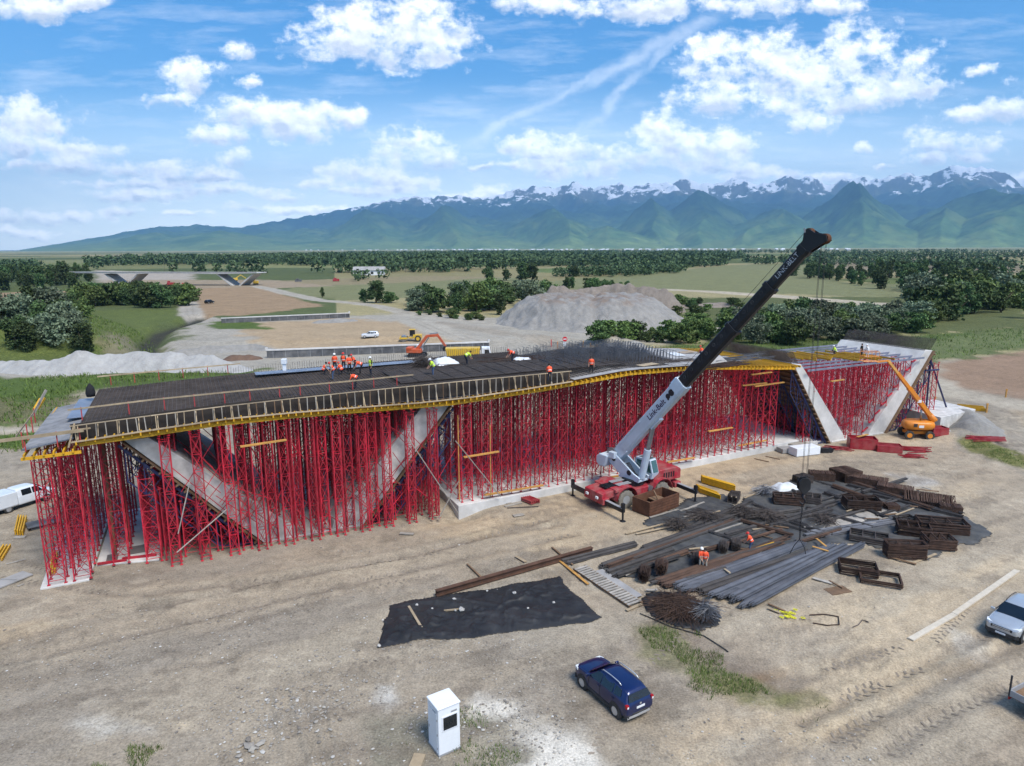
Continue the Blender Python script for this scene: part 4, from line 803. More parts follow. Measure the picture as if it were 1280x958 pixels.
mk_ridge('spoil_heap',[(1185,527),(1205,533),(1225,545)],3.6,[1.3,1.8,1.2],'grey_earth','grey excavated spoil heaped against the end foundation','heap',0.25)
mk_ridge('spoil_ridge',[(215,445),(260,441),(320,436),(334,438)],3.2,[1.4,1.8,1.2,0.8],'grey_earth','low grey spoil ridge behind the brown earth heap','heap',0.4)
mk_ridge('rubble_bank',[(400,404),(425,403),(440,402)],3,[1.1,1.3,0.8],'grey_gravel','grey rubble tipped in front of the further retaining wall','heap',0.4)
mk_ridge('earth_bank',[(690,390),(760,388),(832,390)],8,[9.2,10.0,8.8],'brown_earth2','brownish earth bank heaped along the back of the stockpile','heap',0.6)
mk_ridge('earth_bank',[(850,386),(900,384),(940,386)],4,[1.6,1.9,1.2],'brown_earth2','low brown earth bank running on past the end of the stockpile','heap',0.6)
def boulder(p,r,seed,label,group=None):
    rng=random.Random(seed); bm=bmesh.new(); bmesh.ops.create_icosphere(bm,subdivisions=2,radius=r)
    for v in bm.verts: v.co*=0.8+0.42*mnoise.noise(v.co*1.1/r+Vector((seed,0,0))); v.co.z*=0.75
    me=bpy.data.meshes.new('boulder'); bm.to_mesh(me); bm.free(); me.materials.append(M['rock']); o=bpy.data.objects.new('boulder',me); COL.objects.link(o); o.location=(p.x,p.y,p.z+r*0.35); return tag(o,label,'boulder',group)
for i,(x,y,r) in enumerate([(712,408,1.5),(720,410,1.2),(706,411,1.0),(716,413,1.1),(697,410,0.9),(727,413,0.8),(735,414,0.6)]): boulder(gat(x,y),r,i,'pale boulder in the cluster at the foot of the stockpile','boulders at the foot of the stockpile')

# tyre prints pressed into the dirt: far too many to count
def tyre_prints():
    rg=np.random.default_rng(12); V=[]; 
    def run(line,w,pitch,keep,seed):
        L=[Vector((a[0],a[1],0)) for a in line]; s_=0
        for a,b in zip(L[:-1],L[1:]):
            d=(b-a); n=int(d.length/pitch); d.normalize(); nx=Vector((-d.y,d.x,0))
            for i in range(n):
                p=a+d*(i*pitch+rg.uniform(-.02,.02)); 
                if fbm(np.array([p.x*.13+seed]),np.array([p.y*.13]),3,seed)[0]<keep: continue
                sd=1 if i%2 else -1; q=p+nx*(sd*w*.27); l=w*.24; h=pitch*.26; sk=d*(sd*.06)
                V.append([q-nx*l-d*h-sk,q+nx*l-d*h+sk,q+nx*l+d*h+sk,q-nx*l+d*h-sk])
    for k,Ln in enumerate(RUTS): run(Ln,.62,.30,.50,k)
    for k,pts in enumerate([[(990,848),(1040,835),(1090,822),(1130,808)],[(1050,872),(1110,850),(1160,836)],[(1165,915),(1220,902),(1270,892)],[(440,712),(520,697),(600,684),(660,676)],[(450,726),(540,708),(620,694)],[(20,700),(130,735),(250,740)],[(860,790),(800,840),(760,905),(740,950)],[(600,820),(660,850),(700,905)],[(560,772),(470,830),(380,840)],[(1090,600),(1170,640),(1260,690)],[(1210,760),(1120,850),(1060,940)],[(300,780),(420,745),(560,715)]]): run(PW(pts),.55,.28,.44,40+k)
    A=np.array([[tuple(p) for p in q] for q in V]).reshape(-1,3); A[:,2]=hz(A[:,0],A[:,1])+.016; o=npmesh('tyre_prints',A,np.arange(len(A)).reshape(-1,4),mat('pressed_dirt',(0.235,0.195,0.15),.95,0,.35,.9)); struct(o,'stuff'); tag(o,'tyre tread prints pressed into the bare dirt',None)
tyre_prints()

# ================================================================== bridge deck under construction
def bb(mb,name,m,parent=None,**k):
    o=mb.build(name,m,parent,**k)
    if parent is None: o.matrix_world=BM
    return o
def ip(s,tab): return float(np.interp(s,[a for a,_ in tab],[b for _,b in tab]))
YBt=[(-18,9.5),(-15.2,9.85),(-15,9.93),(-10,10.13),(-4.75,10.4),(3,10.23),(11.7,9.98),(21.8,10.42),(29.6,11.02),(38.4,10.86),(51.8,9.75),(54,9.6)]
FTt=[(-15.6,11.31),(-10.5,11.52),(-4.6,11.73),(3,11.85),(11.75,11.91),(24,11.9)]
YB=lambda s: ip(s,YBt); FT=lambda s: ip(s,FTt); YT=lambda s: YB(s)+0.50
TN,TF=-1.15,13.6     # near and far edge of the formwork
rb=random.Random(3)
# --- concrete
def slab(name,label,cat,poly,z0,z1,m='concw',bev=0.04):
    mb=MB(); mb.prism(poly,z0,z1,'xy'); o=bb(mb,name,m,bevel=bev); return tag(o,label,cat)
slab('foundation_slab','long pale concrete foundation slab under the red towers between the V legs','foundation',[(12.5,-0.7),(30,0.0),(58,1.2),(58.5,14),(12.5,14)],-1.2,0.72)
slab('kerb_slab','low concrete apron at the far end of the long foundation slab','foundation',[(52.5,0.1),(60.3,0.7),(60.3,3.2),(52.5,2.6)],-0.5,0.36)
slab('footing_pad','square concrete pad under the corner shoring tower','foundation',[(-18.4,-0.9),(-15.5,-0.8),(-15.35,4.2),(-15.2,13),(-18.6,13)],-0.6,0.14)
slab('footing_pad','concrete pad with two dark openings beside the corner pad','foundation',[(-15.3,1.6),(-11.1,0.6),(-10.9,13),(-15.0,13)],-0.6,0.12)
slab('end_foundation','concrete end foundation block beside the orange lift','foundation',[(76.2,-2.6),(84.6,-1.8),(85.6,4.5),(77.2,4.5)],-0.6,2.0,'conc')
for i,(s0,t0,w,d) in enumerate([(-14.3,2.3,0.75,1.5),(-12.6,3.2,1.4,1.5)]):
    mb=MB(); mb.box((s0,t0,0.15),(w,d,0.05)); tag(bb(mb,'cover_plate','film'),['narrow dark cover board on the openings pad','wide dark cover board on the openings pad'][i],'board')
for i,(a,b) in enumerate([((-15.2,1.55),(-13.3,1.35)),((-13.6,1.75),(-11.3,1.35))]):
    mb=MB(); mb.bar((a[0],a[1],0.2),(b[0],b[1],0.2),0.16); tag(bb(mb,'steel_beam','red'),['short red steel beam lying along the edge of the pad','red steel beam overlapping the end of its shorter neighbour on the pad'][i],'beam')
LEGS={'a':[(-12.5,9.62),(-10.9,9.62),(-1.2,0.9),(-0.7,-0.8),(-2.9,-0.8)],'b':[(12.3,9.62),(9.75,9.62),(1.9,0.8),(1.4,-0.8),(3.6,-0.8)],
      'c':[(53.3,9.95),(54.6,9.95),(62.5,0.9),(63.6,-0.8),(60.9,-0.8)],'d':[(77.8,9.95),(76.3,9.95),(67.6,0.9),(66.6,-0.8),(69.4,-0.8)]}
for k,l in (('a','inclined concrete leg descending from the outer end of the deck'),('b','inclined concrete leg rising to the deck behind the criss-cross red scaffold'),('c','inclined concrete leg at the yellow end of the decking, nearer the crane'),('d','furthest inclined concrete leg, wide face rising beside the orange lift boom')):
    mb=MB(); mb.prism(LEGS[k],0.45,12.9); o=bb(mb,'bridge_leg','conc' if k in'ab' else 'concw',bevel=0.03); tag(o,l,'bridge leg')
slab('pier_base','concrete pier base where the two nearest legs meet','foundation',[(-3.2,0.3),(3.8,0.3),(3.8,13),(-3.2,13)],-1.0,0.18,'conc')
slab('pier_base','concrete pier base where the two furthest legs meet','foundation',[(60.6,0.3),(69.8,0.3),(69.8,13),(60.6,13)],-1.0,0.15,'conc')
# --- formwork that carries the legs: panel, joists and blue trusses
def leg_form(k,label,sgn):
    L=LEGS[k]; e=thing('leg_formwork',label,'formwork',mx=BM)
    (s0,z0),(s1,z1)=L[0],L[4]; d=Vector((s1-s0,0,z1-z0)).normalized(); nrm=Vector((-d.z,0,d.x)); 
    if nrm.z>0: nrm=-nrm
    A=Vector((s0,0,z0)); B=Vector((s1,0,z1)); Lg=(B-A).length*0.93; B=A+d*Lg
    mb=MB(); a,b=A+nrm*0.07,B+nrm*0.07
    mb.prism([(a.x,a.z),(b.x,b.z),((b+nrm*0.09).x,(b+nrm*0.09).z),((a+nrm*0.09).x,(a+nrm*0.09).z)],0.15,13.2); mb.build('panel','woodb',e)
    n=int(Lg/0.75)
    mb=MB()
    for i in range(n):
        p=A+d*(0.4+i*0.75)+nrm*0.28; mb.bar((p.x,0.0,p.z),(p.x,13.3,p.z),0.1,0.2,nrm)
    mb.build('joist_lattice','woodb',e)
    for t in (0.5,2.9,5.3,7.7,10.1,12.5):
        mb=MB(); a=A+nrm*0.5; b=B+nrm*0.5
        mb.bar((a.x,t,a.z),(b.x,t,b.z),0.14,0.2)
        xs=[]; m_=int(abs(b.x-a.x)/1.05)
        for i in range(m_):
            f=(i+0.3)/m_; x=a.x+(b.x-a.x)*f; z=a.z+(b.z-a.z)*f; xs.append((x,z)); mb.bar((x,t,max(0.1,z-2.5)),(x,t,z),0.08)
        for i in range(len(xs)-1):
            (xa,za),(xb,zb)=xs[i],xs[i+1]
            lo_=max(.2,min(za,zb)-2.4); mb.bar((xa,t,max(.2,za-2.4)),(xb,t,max(.2,zb-2.4)),0.08)
            mb.bar((xa,t+0.05,max(.2,za-2.4)),(xb,t+0.05,zb),0.05); mb.bar((xa,t-0.05,za),(xb,t-0.05,max(.2,zb-2.4)),0.05)
        mb.build('truss','blue',e)
    mb=MB()
    for lv in (7.4,):
        f=(9.5-lv)/10.0; x=A.x+(B.x-A.x)*f*0.35; mb.bar((A.x+(B.x-A.x)*0.06,0.3,lv),(A.x+(B.x-A.x)*0.06,12.8,lv),0.08); mb.bar((x,0.3,lv),(x,12.8,lv),0.08)
    mb.build('cross_tube_lattice','blue',e)
leg_form('a','blue truss formwork propping the underside of the outermost leg',-1); leg_form('b','blue truss formwork behind the second leg, next to the long slab',1); leg_form('c','blue truss formwork propping the leg at the end of the yellow decking',-1); leg_form('d','dark blue formwork under the furthest leg, behind the orange lift',1)
# --- shoring towers
TH=[3.0,5.0,7.0,9.6]
def tower_bits(h,w=1.0):
    q=w/2; C=[(-q,-q),(q,-q),(q,q),(-q,q)]; posts=[]
    for x,y in C:
        mb=MB(); mb.bar((x,y,0.12),(x,y,h-0.25),0.07); posts.append(mb)
    br=MB(); z=0.3; n=max(2,int(round((h-0.6)/1.25))); st_=(h-0.6)/n
    for i in range(n+1):
        zz=0.3+i*st_
        for a,b in ((0,1),(1,2),(2,3),(3,0)): br.bar((*C[a],zz),(*C[b],zz),0.036)
        if i<n:
            for a,b in ((0,1),(2,3),(1,2),(3,0)):
                if (i+a)%2: a,b=b,a
                br.bar((*C[a],zz),(*C[b],zz+st_),0.034)
                if a in(0,1) and b in (0,1) or i%2==0: br.bar((*C[b],zz),(*C[a],zz+st_),0.03)
    hd=MB(); bp=MB()
    for x,y in C:
        hd.bar((x,y,h-0.3),(x,y,h),0.05); hd.box((x,y,h-0.03),(0.2,0.2,0.05)); bp.bar((x,y,0.0),(x,y,0.2),0.055); bp.box((x,y,0.02),(0.2,0.2,0.035))
    return posts,br,hd,bp
def join(mbs):
    o=MB()
    for m_ in mbs: o.add(m_.v,m_.f)
    return o
TW={}
for h,wd in [(a,b) for a in TH for b in (1.0,0.62)]:
    posts,br,hd,bp=tower_bits(h,wd); full=join(posts+[br,hd,bp])
    TW[h,wd]=dict(posts=[p.data('post','red') for p in posts],br=join([br,bp,hd]).data('brace_lattice','red'),full=full.data('shoring_tower_lattice','red'))
NTW=0
def tower(s,t,z0,z1,label,group,parts,wd=1.0):
    global NTW; NTW+=1
    h=z1-z0
    if h<0.9: return
    k=min(TH,key=lambda a:abs(a-h)); d=TW[k,wd]
    mx=BM@Matrix.Translation((s,t,z0))@Matrix.Rotation(rb.uniform(-0.03,0.03),4,'Z')@Matrix.Diagonal((1,1,h/k,1))
    if parts:
        e=thing('shoring_tower',label,'shoring tower',group=group,mx=mx)
        for n_,me in [('post',m_) for m_ in d['posts']]+[('brace_lattice',d['br'])]:
            o=bpy.data.objects.new(n_,me); COL.objects.link(o); o.parent=e
    else:
        o=bpy.data.objects.new('shoring_tower',d['full']); COL.objects.link(o); o.matrix_world=mx; tag(o,label,'shoring tower',group)
inner=lambda s,c: 0.9+max(0,abs(s-c)-1.4)*0.905+0.05      # top of the leg slab at s inside a V
ZC=0.0
rows=[0.4,2.75,5.1,7.45,9.8,12.15]
# front row along the near V, standing in front of the legs
k=0
for s in np.arange(-9.9,11.4,2.02):
    k+=1; tower(s,-0.62,0.02,YB(s)-0.28,f'red shoring tower before the two nearest legs, {ordw(k)} from the outer end','towers in front of the nearest legs',True,.62)
k=0
for s in np.arange(-4.9,5.6,2.02):
    k+=1; tower(s,-0.02,0.02,YB(s)-0.28,f'slim red tower squeezed just ahead of the nearest leg faces, {ordw(k)} from the outer end','slim towers by the nearest leg faces',False,.62)
for s in np.arange(-9.6,9.9,1.75):
    for t in [1.0]+rows[1:]:
        tower(s,t,inner(s,0) if abs(s)>1.5 else 0.6,YB(s)-0.28,'red shoring tower inside the nearest V, standing on the legs behind the front row','towers inside the nearest V',False,.62)
# outer end
k=0
for s in (-17.4,-15.9):
    for j,t in enumerate([-0.2,2.3,4.8,7.3,9.8,12.1]):
        k+=1; tower(s,t,0.15,YB(s)-0.28,('red shoring tower at the very outer corner of the deck' if (j==0 and s<-17) else f'red shoring tower of the outer end bay, {ordw(j+1)} across in the {"outermost" if s<-17 else "inner"} line'),'towers of the outer end bay',j<2)
for j,t in enumerate([1.4,4.0,6.6,9.2,11.8]):
    tower(-13.6,t,0.15,YB(-13.6)-0.28,f'red shoring tower between end bay and outermost leg, {ordw(j+1)} from the front','towers beside the outermost leg',j<1)
# middle, on the long slab
k=0
for s in np.arange(13.6,52.6,1.98):
    k+=1
    for j,t in enumerate([0.4,3.2,6.0,8.9,12.0]):
        tt=t+max(0,(s-12.5))*0.026
        if s>51 and j<1: pass
        tower(s,tt,0.73,YB(s)-0.28,f'front row red shoring tower on the long slab, {ordw(k)} from the near V' if j==0 else 'red shoring tower in the packed rows behind the front row on the long slab','front row of towers on the long slab' if j==0 else 'towers in the rows behind on the long slab',j==0)
# far V
k=0
for s in np.arange(55.6,73.5,1.98):
    c=65.2; z0=inner(s,c) if abs(s-c)>2 else 0.3
    k+=1
    for j,t in enumerate([1.0]+rows[1:5]):
        if j==0: z0_=0.02
        tower(s,t,z0,9.05,f'front red shoring tower in the furthest V, {ordw(k)} from the yellow decking' if j==0 else 'red shoring tower inside the furthest V behind its front row','front towers of the furthest V' if j==0 else 'towers inside the furthest V',j==0)
for s,zt in ((76.9,5.8),(79.0,8.3)):
    for j,t in enumerate((1.0,3.4,5.8,8.2)):
        tower(s,t,0.02 if s<76 else 2.0,zt,f'red tower on the end foundation past the lift, {ordw(j+1)} deep in the {"taller" if s>78 else "shorter"} line','towers on the end foundation',False)
# short towers below the leg formwork
for c,sg,dd,nm in ((0,-1,(6.2,7.5,8.8,10.1,11.4),'outermost'),(0,1,(6.2,7.6,9.0,10.6),'second'),(65.2,-1,(5.6,8.6),'decking-end'),(65.2,1,(5.6,8.6),'furthest')):
    for d_ in dd:
        for t in ((0.9,2.7,4.6,6.6,8.6) if c==0 else (1.2,4.0)):
            tower(c+sg*d_,t,0.05,(d_-1.9)*0.9-1.7,f'short red tower under the blue formwork of the {nm} leg',f'short towers under the {nm} leg',False,1.0)
print('towers',NTW)
# --- yellow formwork beams
yb=MB(); yb.bar((0,TN-0.35,0),(0,TF,0),0.09,0.21); ybm=yb.data('formwork_beam','yellow')
for i,s in enumerate(np.arange(-15.1,53.4,0.55)):
    o=bpy.data.objects.new('formwork_beam',ybm); COL.objects.link(o); o.matrix_world=BM@Matrix.Translation((s,rb.uniform(-0.12,0.12)+(0.02*max(0,s-24)),YB(s)+0.33)); tag(o,'yellow timber formwork beam laid across under the deck edge','formwork beam','yellow formwork beams across the deck')
def prim(s0,s1,t,dz,m,label,group,h=0.24):
    mb=MB(); a=(s0,t+0.02*max(0,s0-24),YB(s0)+dz); b=(s1,t+0.02*max(0,s1-24),YB(s1)+dz); mb.bar(a,b,0.16,h); o=bb(mb,'girder_beam',m); tag(o,label,'girder',group)
for t in (-1.12,-0.2,3,6.5,10.5):
    for s in np.arange(-15,52.5,4.5): prim(s,min(s+4.55,53.3),t+rb.uniform(-.04,.04),0.10,'yellow','yellow girder running along the deck on the tower heads','yellow girders along the deck')
for i,s in enumerate(np.arange(-18.1,-15.2,0.55)):
    mb=MB(); mb.bar((s,-1.5,9.72),(s,12.8,9.95),0.1,0.2); tag(bb(mb,'formwork_beam','yellow'),'yellow beam under the lower plywood corner platform','formwork beam','yellow beams under the corner platform')
mb=MB(); mb.bar((-18.3,-1.3,9.5),(-14.9,-1.3,9.56),0.14,0.2); tag(bb(mb,'girder_beam','yellow'),'yellow girder along the front of the lower corner platform','girder')
# --- decking sheets
def sheet(s0,s1,t0,t1,zf,m,label,cat='decking',name='deck_sheet',th=0.05,seg=6,group=None):
    mb=MB(); ss=np.linspace(s0,s1,seg); 
    for a,b in zip(ss[:-1],ss[1:]):
        za,zb=zf(a),zf(b); mb.add([(a,t0,za),(b,t0,zb),(b,t1,zb),(a,t1,za),(a,t0,za+th),(b,t0,zb+th),(b,t1,zb+th),(a,t1,za+th)],[(3,2,1,0),(4,5,6,7),(0,1,5,4),(1,2,6,5),(2,3,7,6),(3,0,4,7)])
    return tag(bb(mb,name,m),label,cat,group)
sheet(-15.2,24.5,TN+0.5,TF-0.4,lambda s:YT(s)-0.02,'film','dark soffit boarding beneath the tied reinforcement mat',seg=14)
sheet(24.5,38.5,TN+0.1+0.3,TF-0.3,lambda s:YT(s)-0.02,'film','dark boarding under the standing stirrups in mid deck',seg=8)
sheet(23.8,41.0,TN-0.1,2.3,lambda s:YT(s)+0.04+0.0,'plyg','dusty plywood walkway along the front edge past the timber side form',seg=8)
sheet(38.5,47.0,1.6,12.5,lambda s:YT(s)+0.01,'plyg','grey plywood decking between the stirrups and the bare yellow beams',seg=5)
sheet(-18.3,-15.3,-0.9,12.8,lambda s:9.98+0.16*(s+18),'plyd','grey plywood corner platform at the outer end of the deck',seg=3)
sheet(-16.4,-15.3,5.0,12.4,lambda s:10.6,'filmb','bluish boarding strip along the outer end of the deck',seg=2)
for i,(s,t,w,d,m) in enumerate([(39.5,0.2,2.4,1.2,'ply'),(36.2,-0.4,2.4,1.2,'plyg'),(43.0,0.6,2.4,1.2,'wood'),(41.3,6,1.2,2.4,'sheetw'),(44.5,8,2.4,1.2,'ply'),(33.0,0.1,2.4,1.0,'wood'),(46.0,3.6,1.2,2.4,'plyg')]):
    mb=MB(); mb.box((s,t,YT(s)+0.13+0.012*i),(w,d,0.025),rb.uniform(-0.25,0.25)); tag(bb(mb,'plywood_sheet',m),'loose plywood panel left lying on the mid deck boarding','panel','loose plywood panels on the deck')
mb=MB(); mb.box((6.0,10.6,FT(6)+0.09),(17,1.5,0.03)); tag(bb(mb,'wet_sheeting','filmb'),'bluish wet sheeting strip along the far side of the deck behind the workers','sheeting')
# --- reinforcement
def mat_rebar(name,s0,s1,t0,t1,zf,ds,dt,r,m,label):
    mb=MB()
    ss=np.arange(s0,s1,3.0)
    for t in np.arange(t0,t1,dt):
        pts=[(s,t+0.02*math.sin(s*0.7+t),zf(s)+0.012*math.sin(s*1.3+t*3)) for s in list(ss)+[s1]]
        for a,b in zip(pts[:-1],pts[1:]): mb.bar(a,b,r*2)
    for s in np.arange(s0,s1,ds): mb.bar((s,t0-0.15,zf(s)+r*2),(s,t1+0.15,zf(s)+r*2),r*2)
    return tag(bb(mb,name,m,fix=False),label,'reinforcement')
mat_rebar('rebar_mat_lattice',-14.9,24.0,TN+0.7,TF-0.6,lambda s:FT(s)-0.10,0.30,0.19,0.017,'rebar','dark tied reinforcement mat covering the nearer half of the deck')
mat_rebar('lower_mat_lattice',-14.9,37.5,TN+0.7,TF-0.6,lambda s:YT(s)+0.12,0.45,0.28,0.017,'rebar','lower reinforcement mat lying near the boarding of the deck')
mat_rebar('upper_bar_lattice',8.0,31.0,0.4,6.2,lambda s:ip(s,[(8,FT(8)+0.08),(24,FT(23)+0.06),(31,YT(31)+0.35)]),1.6,0.10,0.02,'rebar','dense dark long bars laid on the deck in front of the white tarp')
mb=MB()
for s in np.arange(23.5,38.5,0.42):
    for t in np.arange(1.7,13,0.5):
        if rb.random()<0.92:
            z=YT(s)+0.1; h=rb.uniform(0.85,1.0); mb.bar((s,t,z),(s,t,z+h),0.032); 
            if rb.random()<0.5: mb.bar((s,t,z+h),(s,t+0.5,z+h),0.028)
tag(bb(mb,'stirrup_lattice','rebarg',fix=False),'field of grey upright stirrups standing on mid deck','reinforcement')
mb=MB()
for s in np.arange(-14.5,24,0.22): z=FT(s)-0.1; mb.bar((s,TF-0.65,z),(s+rb.uniform(-.04,.04),TF-0.6,z+rb.uniform(0.5,0.75)),0.022)
tag(bb(mb,'starter_bar_lattice','rebar',fix=False),'row of upright starter bars along the far edge of the deck','reinforcement')
def starters(k,ds,label):
    L=LEGS[k]; (s0,z0),(s1,z1)=L[0],L[4]; d=Vector((s0-s1,0,z0-z1)).normalized(); mb=MB()
    for off in (0.15,1.05):
        s_=L[0][0]+(L[1][0]-L[0][0])*off/1.2
        for t in np.arange(0.7,12.7,0.11):
            h=1.75+rb.uniform(-.08,.08); mb.bar((s_,t,z0-0.05),(s_+d.x*h,t,z0+d.z*h),0.03)
        for h in np.arange(0.15,1.8,0.16): mb.bar((s_+d.x*h,0.6,z0+d.z*h),(s_+d.x*h,12.8,z0+d.z*h),0.026)
    tag(bb(mb,'starter_bar_lattice','rebar',fix=False),label,'reinforcement')
starters('c',0,'dark starter bar curtain rising from the leg at the end of the yellow decking'); starters('d',0,'dark starter bar curtain rising from the furthest leg')
# --- timber side form in lengths
sgs=np.linspace(-15.4,23.6,9)
for i in range(8):
    a,b=sgs[i],sgs[i+1]-0.03; e=thing('side_form',f'timber side form with upright studs, {ordw(i+1)} length from the outer deck end','formwork','' or (0,0,0),mx=BM,group='timber side forms')
    for j in range(8):
        s=a+(b-a)*(j+0.5)/8+rb.uniform(-.06,.06); mb=MB(); mb.bar((s,TN-0.1,YT(s)-0.05),(s+rb.uniform(-.04,.04),TN-0.1,FT(s)+0.02),0.06,0.06); mb.build('stud',rb.choice(('wood','woodg','woodb','woodg')),e)
        if j%2==0:
            mb=MB(); mb.bar((s+0.1,TN-0.12,YT(s)+0.02),(s+0.1,TN+0.42,FT(s)-0.12),0.06); mb.build('strut','wood',e)
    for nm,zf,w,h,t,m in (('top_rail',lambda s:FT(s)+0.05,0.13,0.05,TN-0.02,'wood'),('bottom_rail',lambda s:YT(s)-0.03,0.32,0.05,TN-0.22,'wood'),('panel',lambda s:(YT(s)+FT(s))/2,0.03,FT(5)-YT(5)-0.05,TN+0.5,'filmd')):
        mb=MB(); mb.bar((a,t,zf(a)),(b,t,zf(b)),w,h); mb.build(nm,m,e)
# guard rails: red posts with timber rails
def guard(pts,label,dz=0.85,every=2.1,post_dz=0.0):
    e=thing('guard_rail',label,'guard rail',mx=BM); mb=MB()
    for p,q in zip(pts[:-1],pts[1:]):
        p,q=Vector(p),Vector(q); mb.bar(p,q,0.045,0.11,(0,0,1))
    mb.build('rail','wood',e)
    for p,q in zip(pts[:-1],pts[1:]):
        p,q=Vector(p),Vector(q); n=max(1,int(round((q-p).length/every)))
        for i in range(n):
            c=p.lerp(q,(i+0.35)/n)+Vector((rb.uniform(-.3,.3),0.05,0)); m_=MB(); m_.bar((c.x,c.y,c.z-dz),(c.x,c.y,c.z+0.08),0.065); m_.build('post','rail_red',e)
guard([(-15.6,0.35,12.19),(-10.4,0.35,12.4),(-4.5,0.35,12.49),(3.3,0.35,12.5),(9.1,0.35,12.58)],'timber guard rail on red posts along the front of the rebar deck')
guard([(-15.0,TF-0.3,12.3),(-9,TF-0.3,12.45),(-3.5,TF-0.3,12.55)],'timber guard rail on the far outer corner of the deck')
guard([(-18.3,-1.25,10.95),(-14.2,-1.2,11.12)],'short guard rail with thick plank on the front of the corner platform',1.0,1.3)
guard([(-18.45,-1.0,11.0),(-18.45,5.0,11.2),(-18.4,8.0,11.6)],'guard rail leaning along the outer side of the corner platform',1.05,2.4)
mb=MB(); mb.bar((-20.3,-1.3,10.85),(-14.6,-1.35,11.05),0.06,0.22); tag(bb(mb,'scaffold_board','wood'),'long pale board projecting past the corner platform','board')
mb=MB(); mb.bar((-15.6,-1.3,9.95),(-15.1,-1.2,11.55),0.1); tag(bb(mb,'raking_strut','wood'),'pale raking strut at the start of the timber side form','strut')
mb=MB(); mb.bar((-18.9,7.5,10.6),(-18.0,8.6,12.3),0.06,0.2); tag(bb(mb,'scaffold_board','woodg'),'tilted board standing up at the outer platform edge','board')
mb=MB(); 
for q in ((0,0),(0.25,0.1)): mb.bar((-18.9+q[0],8.2+q[1],10.9),(-18.5+q[0],8.9+q[1],11.6),0.14)
tag(bb(mb,'beam_offcut_frame','yellow'),'pair of short yellow beam ends beyond the corner platform','beam end')
mb=MB(); mb.lathe((-15.4,11.3,11.0),(0,0,1),[(0.32,0),(0.38,0.3),(0.3,0.75),(0.12,1.0),(0.05,1.1)],10); tag(bb(mb,'black_sack','clothk',smooth=True),'black sack standing on the far outer corner of the deck','sack')
# planks hung in the scaffold
for i,(s0,t0,z0,L,m,l) in enumerate([(-4.9,-1.3,8.6,3.3,'woodo','orange walkway plank high in the nearest V scaffold'),(13.2,-0.4,5.0,3.4,'woodo','orange walkway plank low on the first slab towers past the second leg'),(46.2,0.7,8.2,3.6,'woodo','upper orange plank of the pair beside the blue truss leg'),(47.8,0.5,8.0,4.4,'woodo','lower thicker orange plank of the pair beside the blue truss leg'),(41.5,0.4,3.7,3.4,'woodo','orange plank at half height behind the crane boom'),(15.2,-0.3,1.15,6.0,'woodo','long yellow plank along the feet of the first slab towers'),(46.5,1.0,1.3,4.2,'woodo','yellow plank along the tower feet near the concrete apron'),(36.0,0.1,1.15,3.6,'woodo','yellow plank along the tower feet just past the crane'),(58.0,-0.9,7.9,2.2,'woodo','short orange plank high in the furthest V scaffold'),(28.2,-0.5,0.85,3.6,'woodo','dark orange beam on the slab edge behind the crane counterweight'),(47.0,0.3,9.4,3.0,'woodo','orange plank tucked under the end of the yellow decking')]):
    mb=MB(); mb.bar((s0,t0,z0),(s0+L,t0+0.05,z0+rb.uniform(-.05,.1)),0.28,0.1); tag(bb(mb,'walkway_plank',m),l,'plank')
for i,(s,t,z0,z1,l) in enumerate([(-14.2,3.0,0.15,9.3,'stout brown timber prop between the corner bay and the outermost leg'),(-13.4,5.2,0.15,9.3,'second stout brown timber prop, behind the first at the outer bay'),(-8.0,3.0,0.0,5.2,'brown timber prop under the upper half of the outermost leg'),(-4.8,2.5,0.0,2.6,'short timber prop under the lower half of the outermost leg')]):
    mb=MB(); mb.bar((s,t,z0),(s+0.1,t,z1),0.30); tag(bb(mb,'timber_prop','woodb'),l,'prop')
for i,(a,b,l) in enumerate([((12.4,-0.9,0.1),(8.0,-1.2,7.6),'thin pale tube raking up past the second leg'),((16.5,-0.9,1.0),(12.2,-1.1,6.8),'grey tube raking between the slab towers and second leg'),((-9.8,-1.3,1.2),(-6.2,-1.3,3.9),'thin pale tube raking across the outermost leg foot'),((-9.6,-1.25,2.6),(-8.5,-1.25,6.4),'steep pale tube on the towers before the outermost leg'),((12.8,-0.2,1.0),(12.8,-0.2,8.8),'upright orange tube where the long slab begins'),((15.8,-0.3,0.9),(15.8,-0.3,7.6),'upright orange tube a little along from the slab start'),((10.4,-1.3,0.1),(12.4,-1.2,3.2),'short thin tube raking by the foot of the second leg')]):
    mb=MB(); mb.tube([a,b],0.045,6); tag(bb(mb,'brace_tube','woodo' if 'orange' in l else 'woodg'),l,'brace tube')
for i in range(44):
    s=-9.6+0.46*i; up=i%2; z0=rb.uniform(0.3,6.0); z1=z0+rb.uniform(2.6,4.2); a,b=(s,-0.05,z0 if up else z1),(s+rb.uniform(2.0,3.4),-0.02,z1 if up else z0)
    mb=MB(); mb.tube([a,b],0.032,5); tag(bb(mb,'brace_tube','red'),'thin red diagonal tube tying the front towers of the nearest V','brace tube','red diagonal tubes of the nearest V')
for i in range(60):
    s=rb.uniform(-9,8.5); t=rb.uniform(-.4,.3) if i%2 else rb.uniform(1.0,4.0); lo=0.3 if t<.4 else inner(s,0)+.2; z0=rb.uniform(lo,max(lo+.1,7.5)); a,b=(s,t,z0),(s+rb.choice((-1,1))*rb.uniform(1.2,2.6),t+rb.uniform(-.1,.1),min(9.6,z0+rb.uniform(1.2,3.4)))
    mb=MB(); mb.tube([a,b],0.03,5); tag(bb(mb,'brace_tube','red'),'thin red bracing tube woven among the towers of the nearest V','brace tube','red bracing tubes woven in the nearest V')
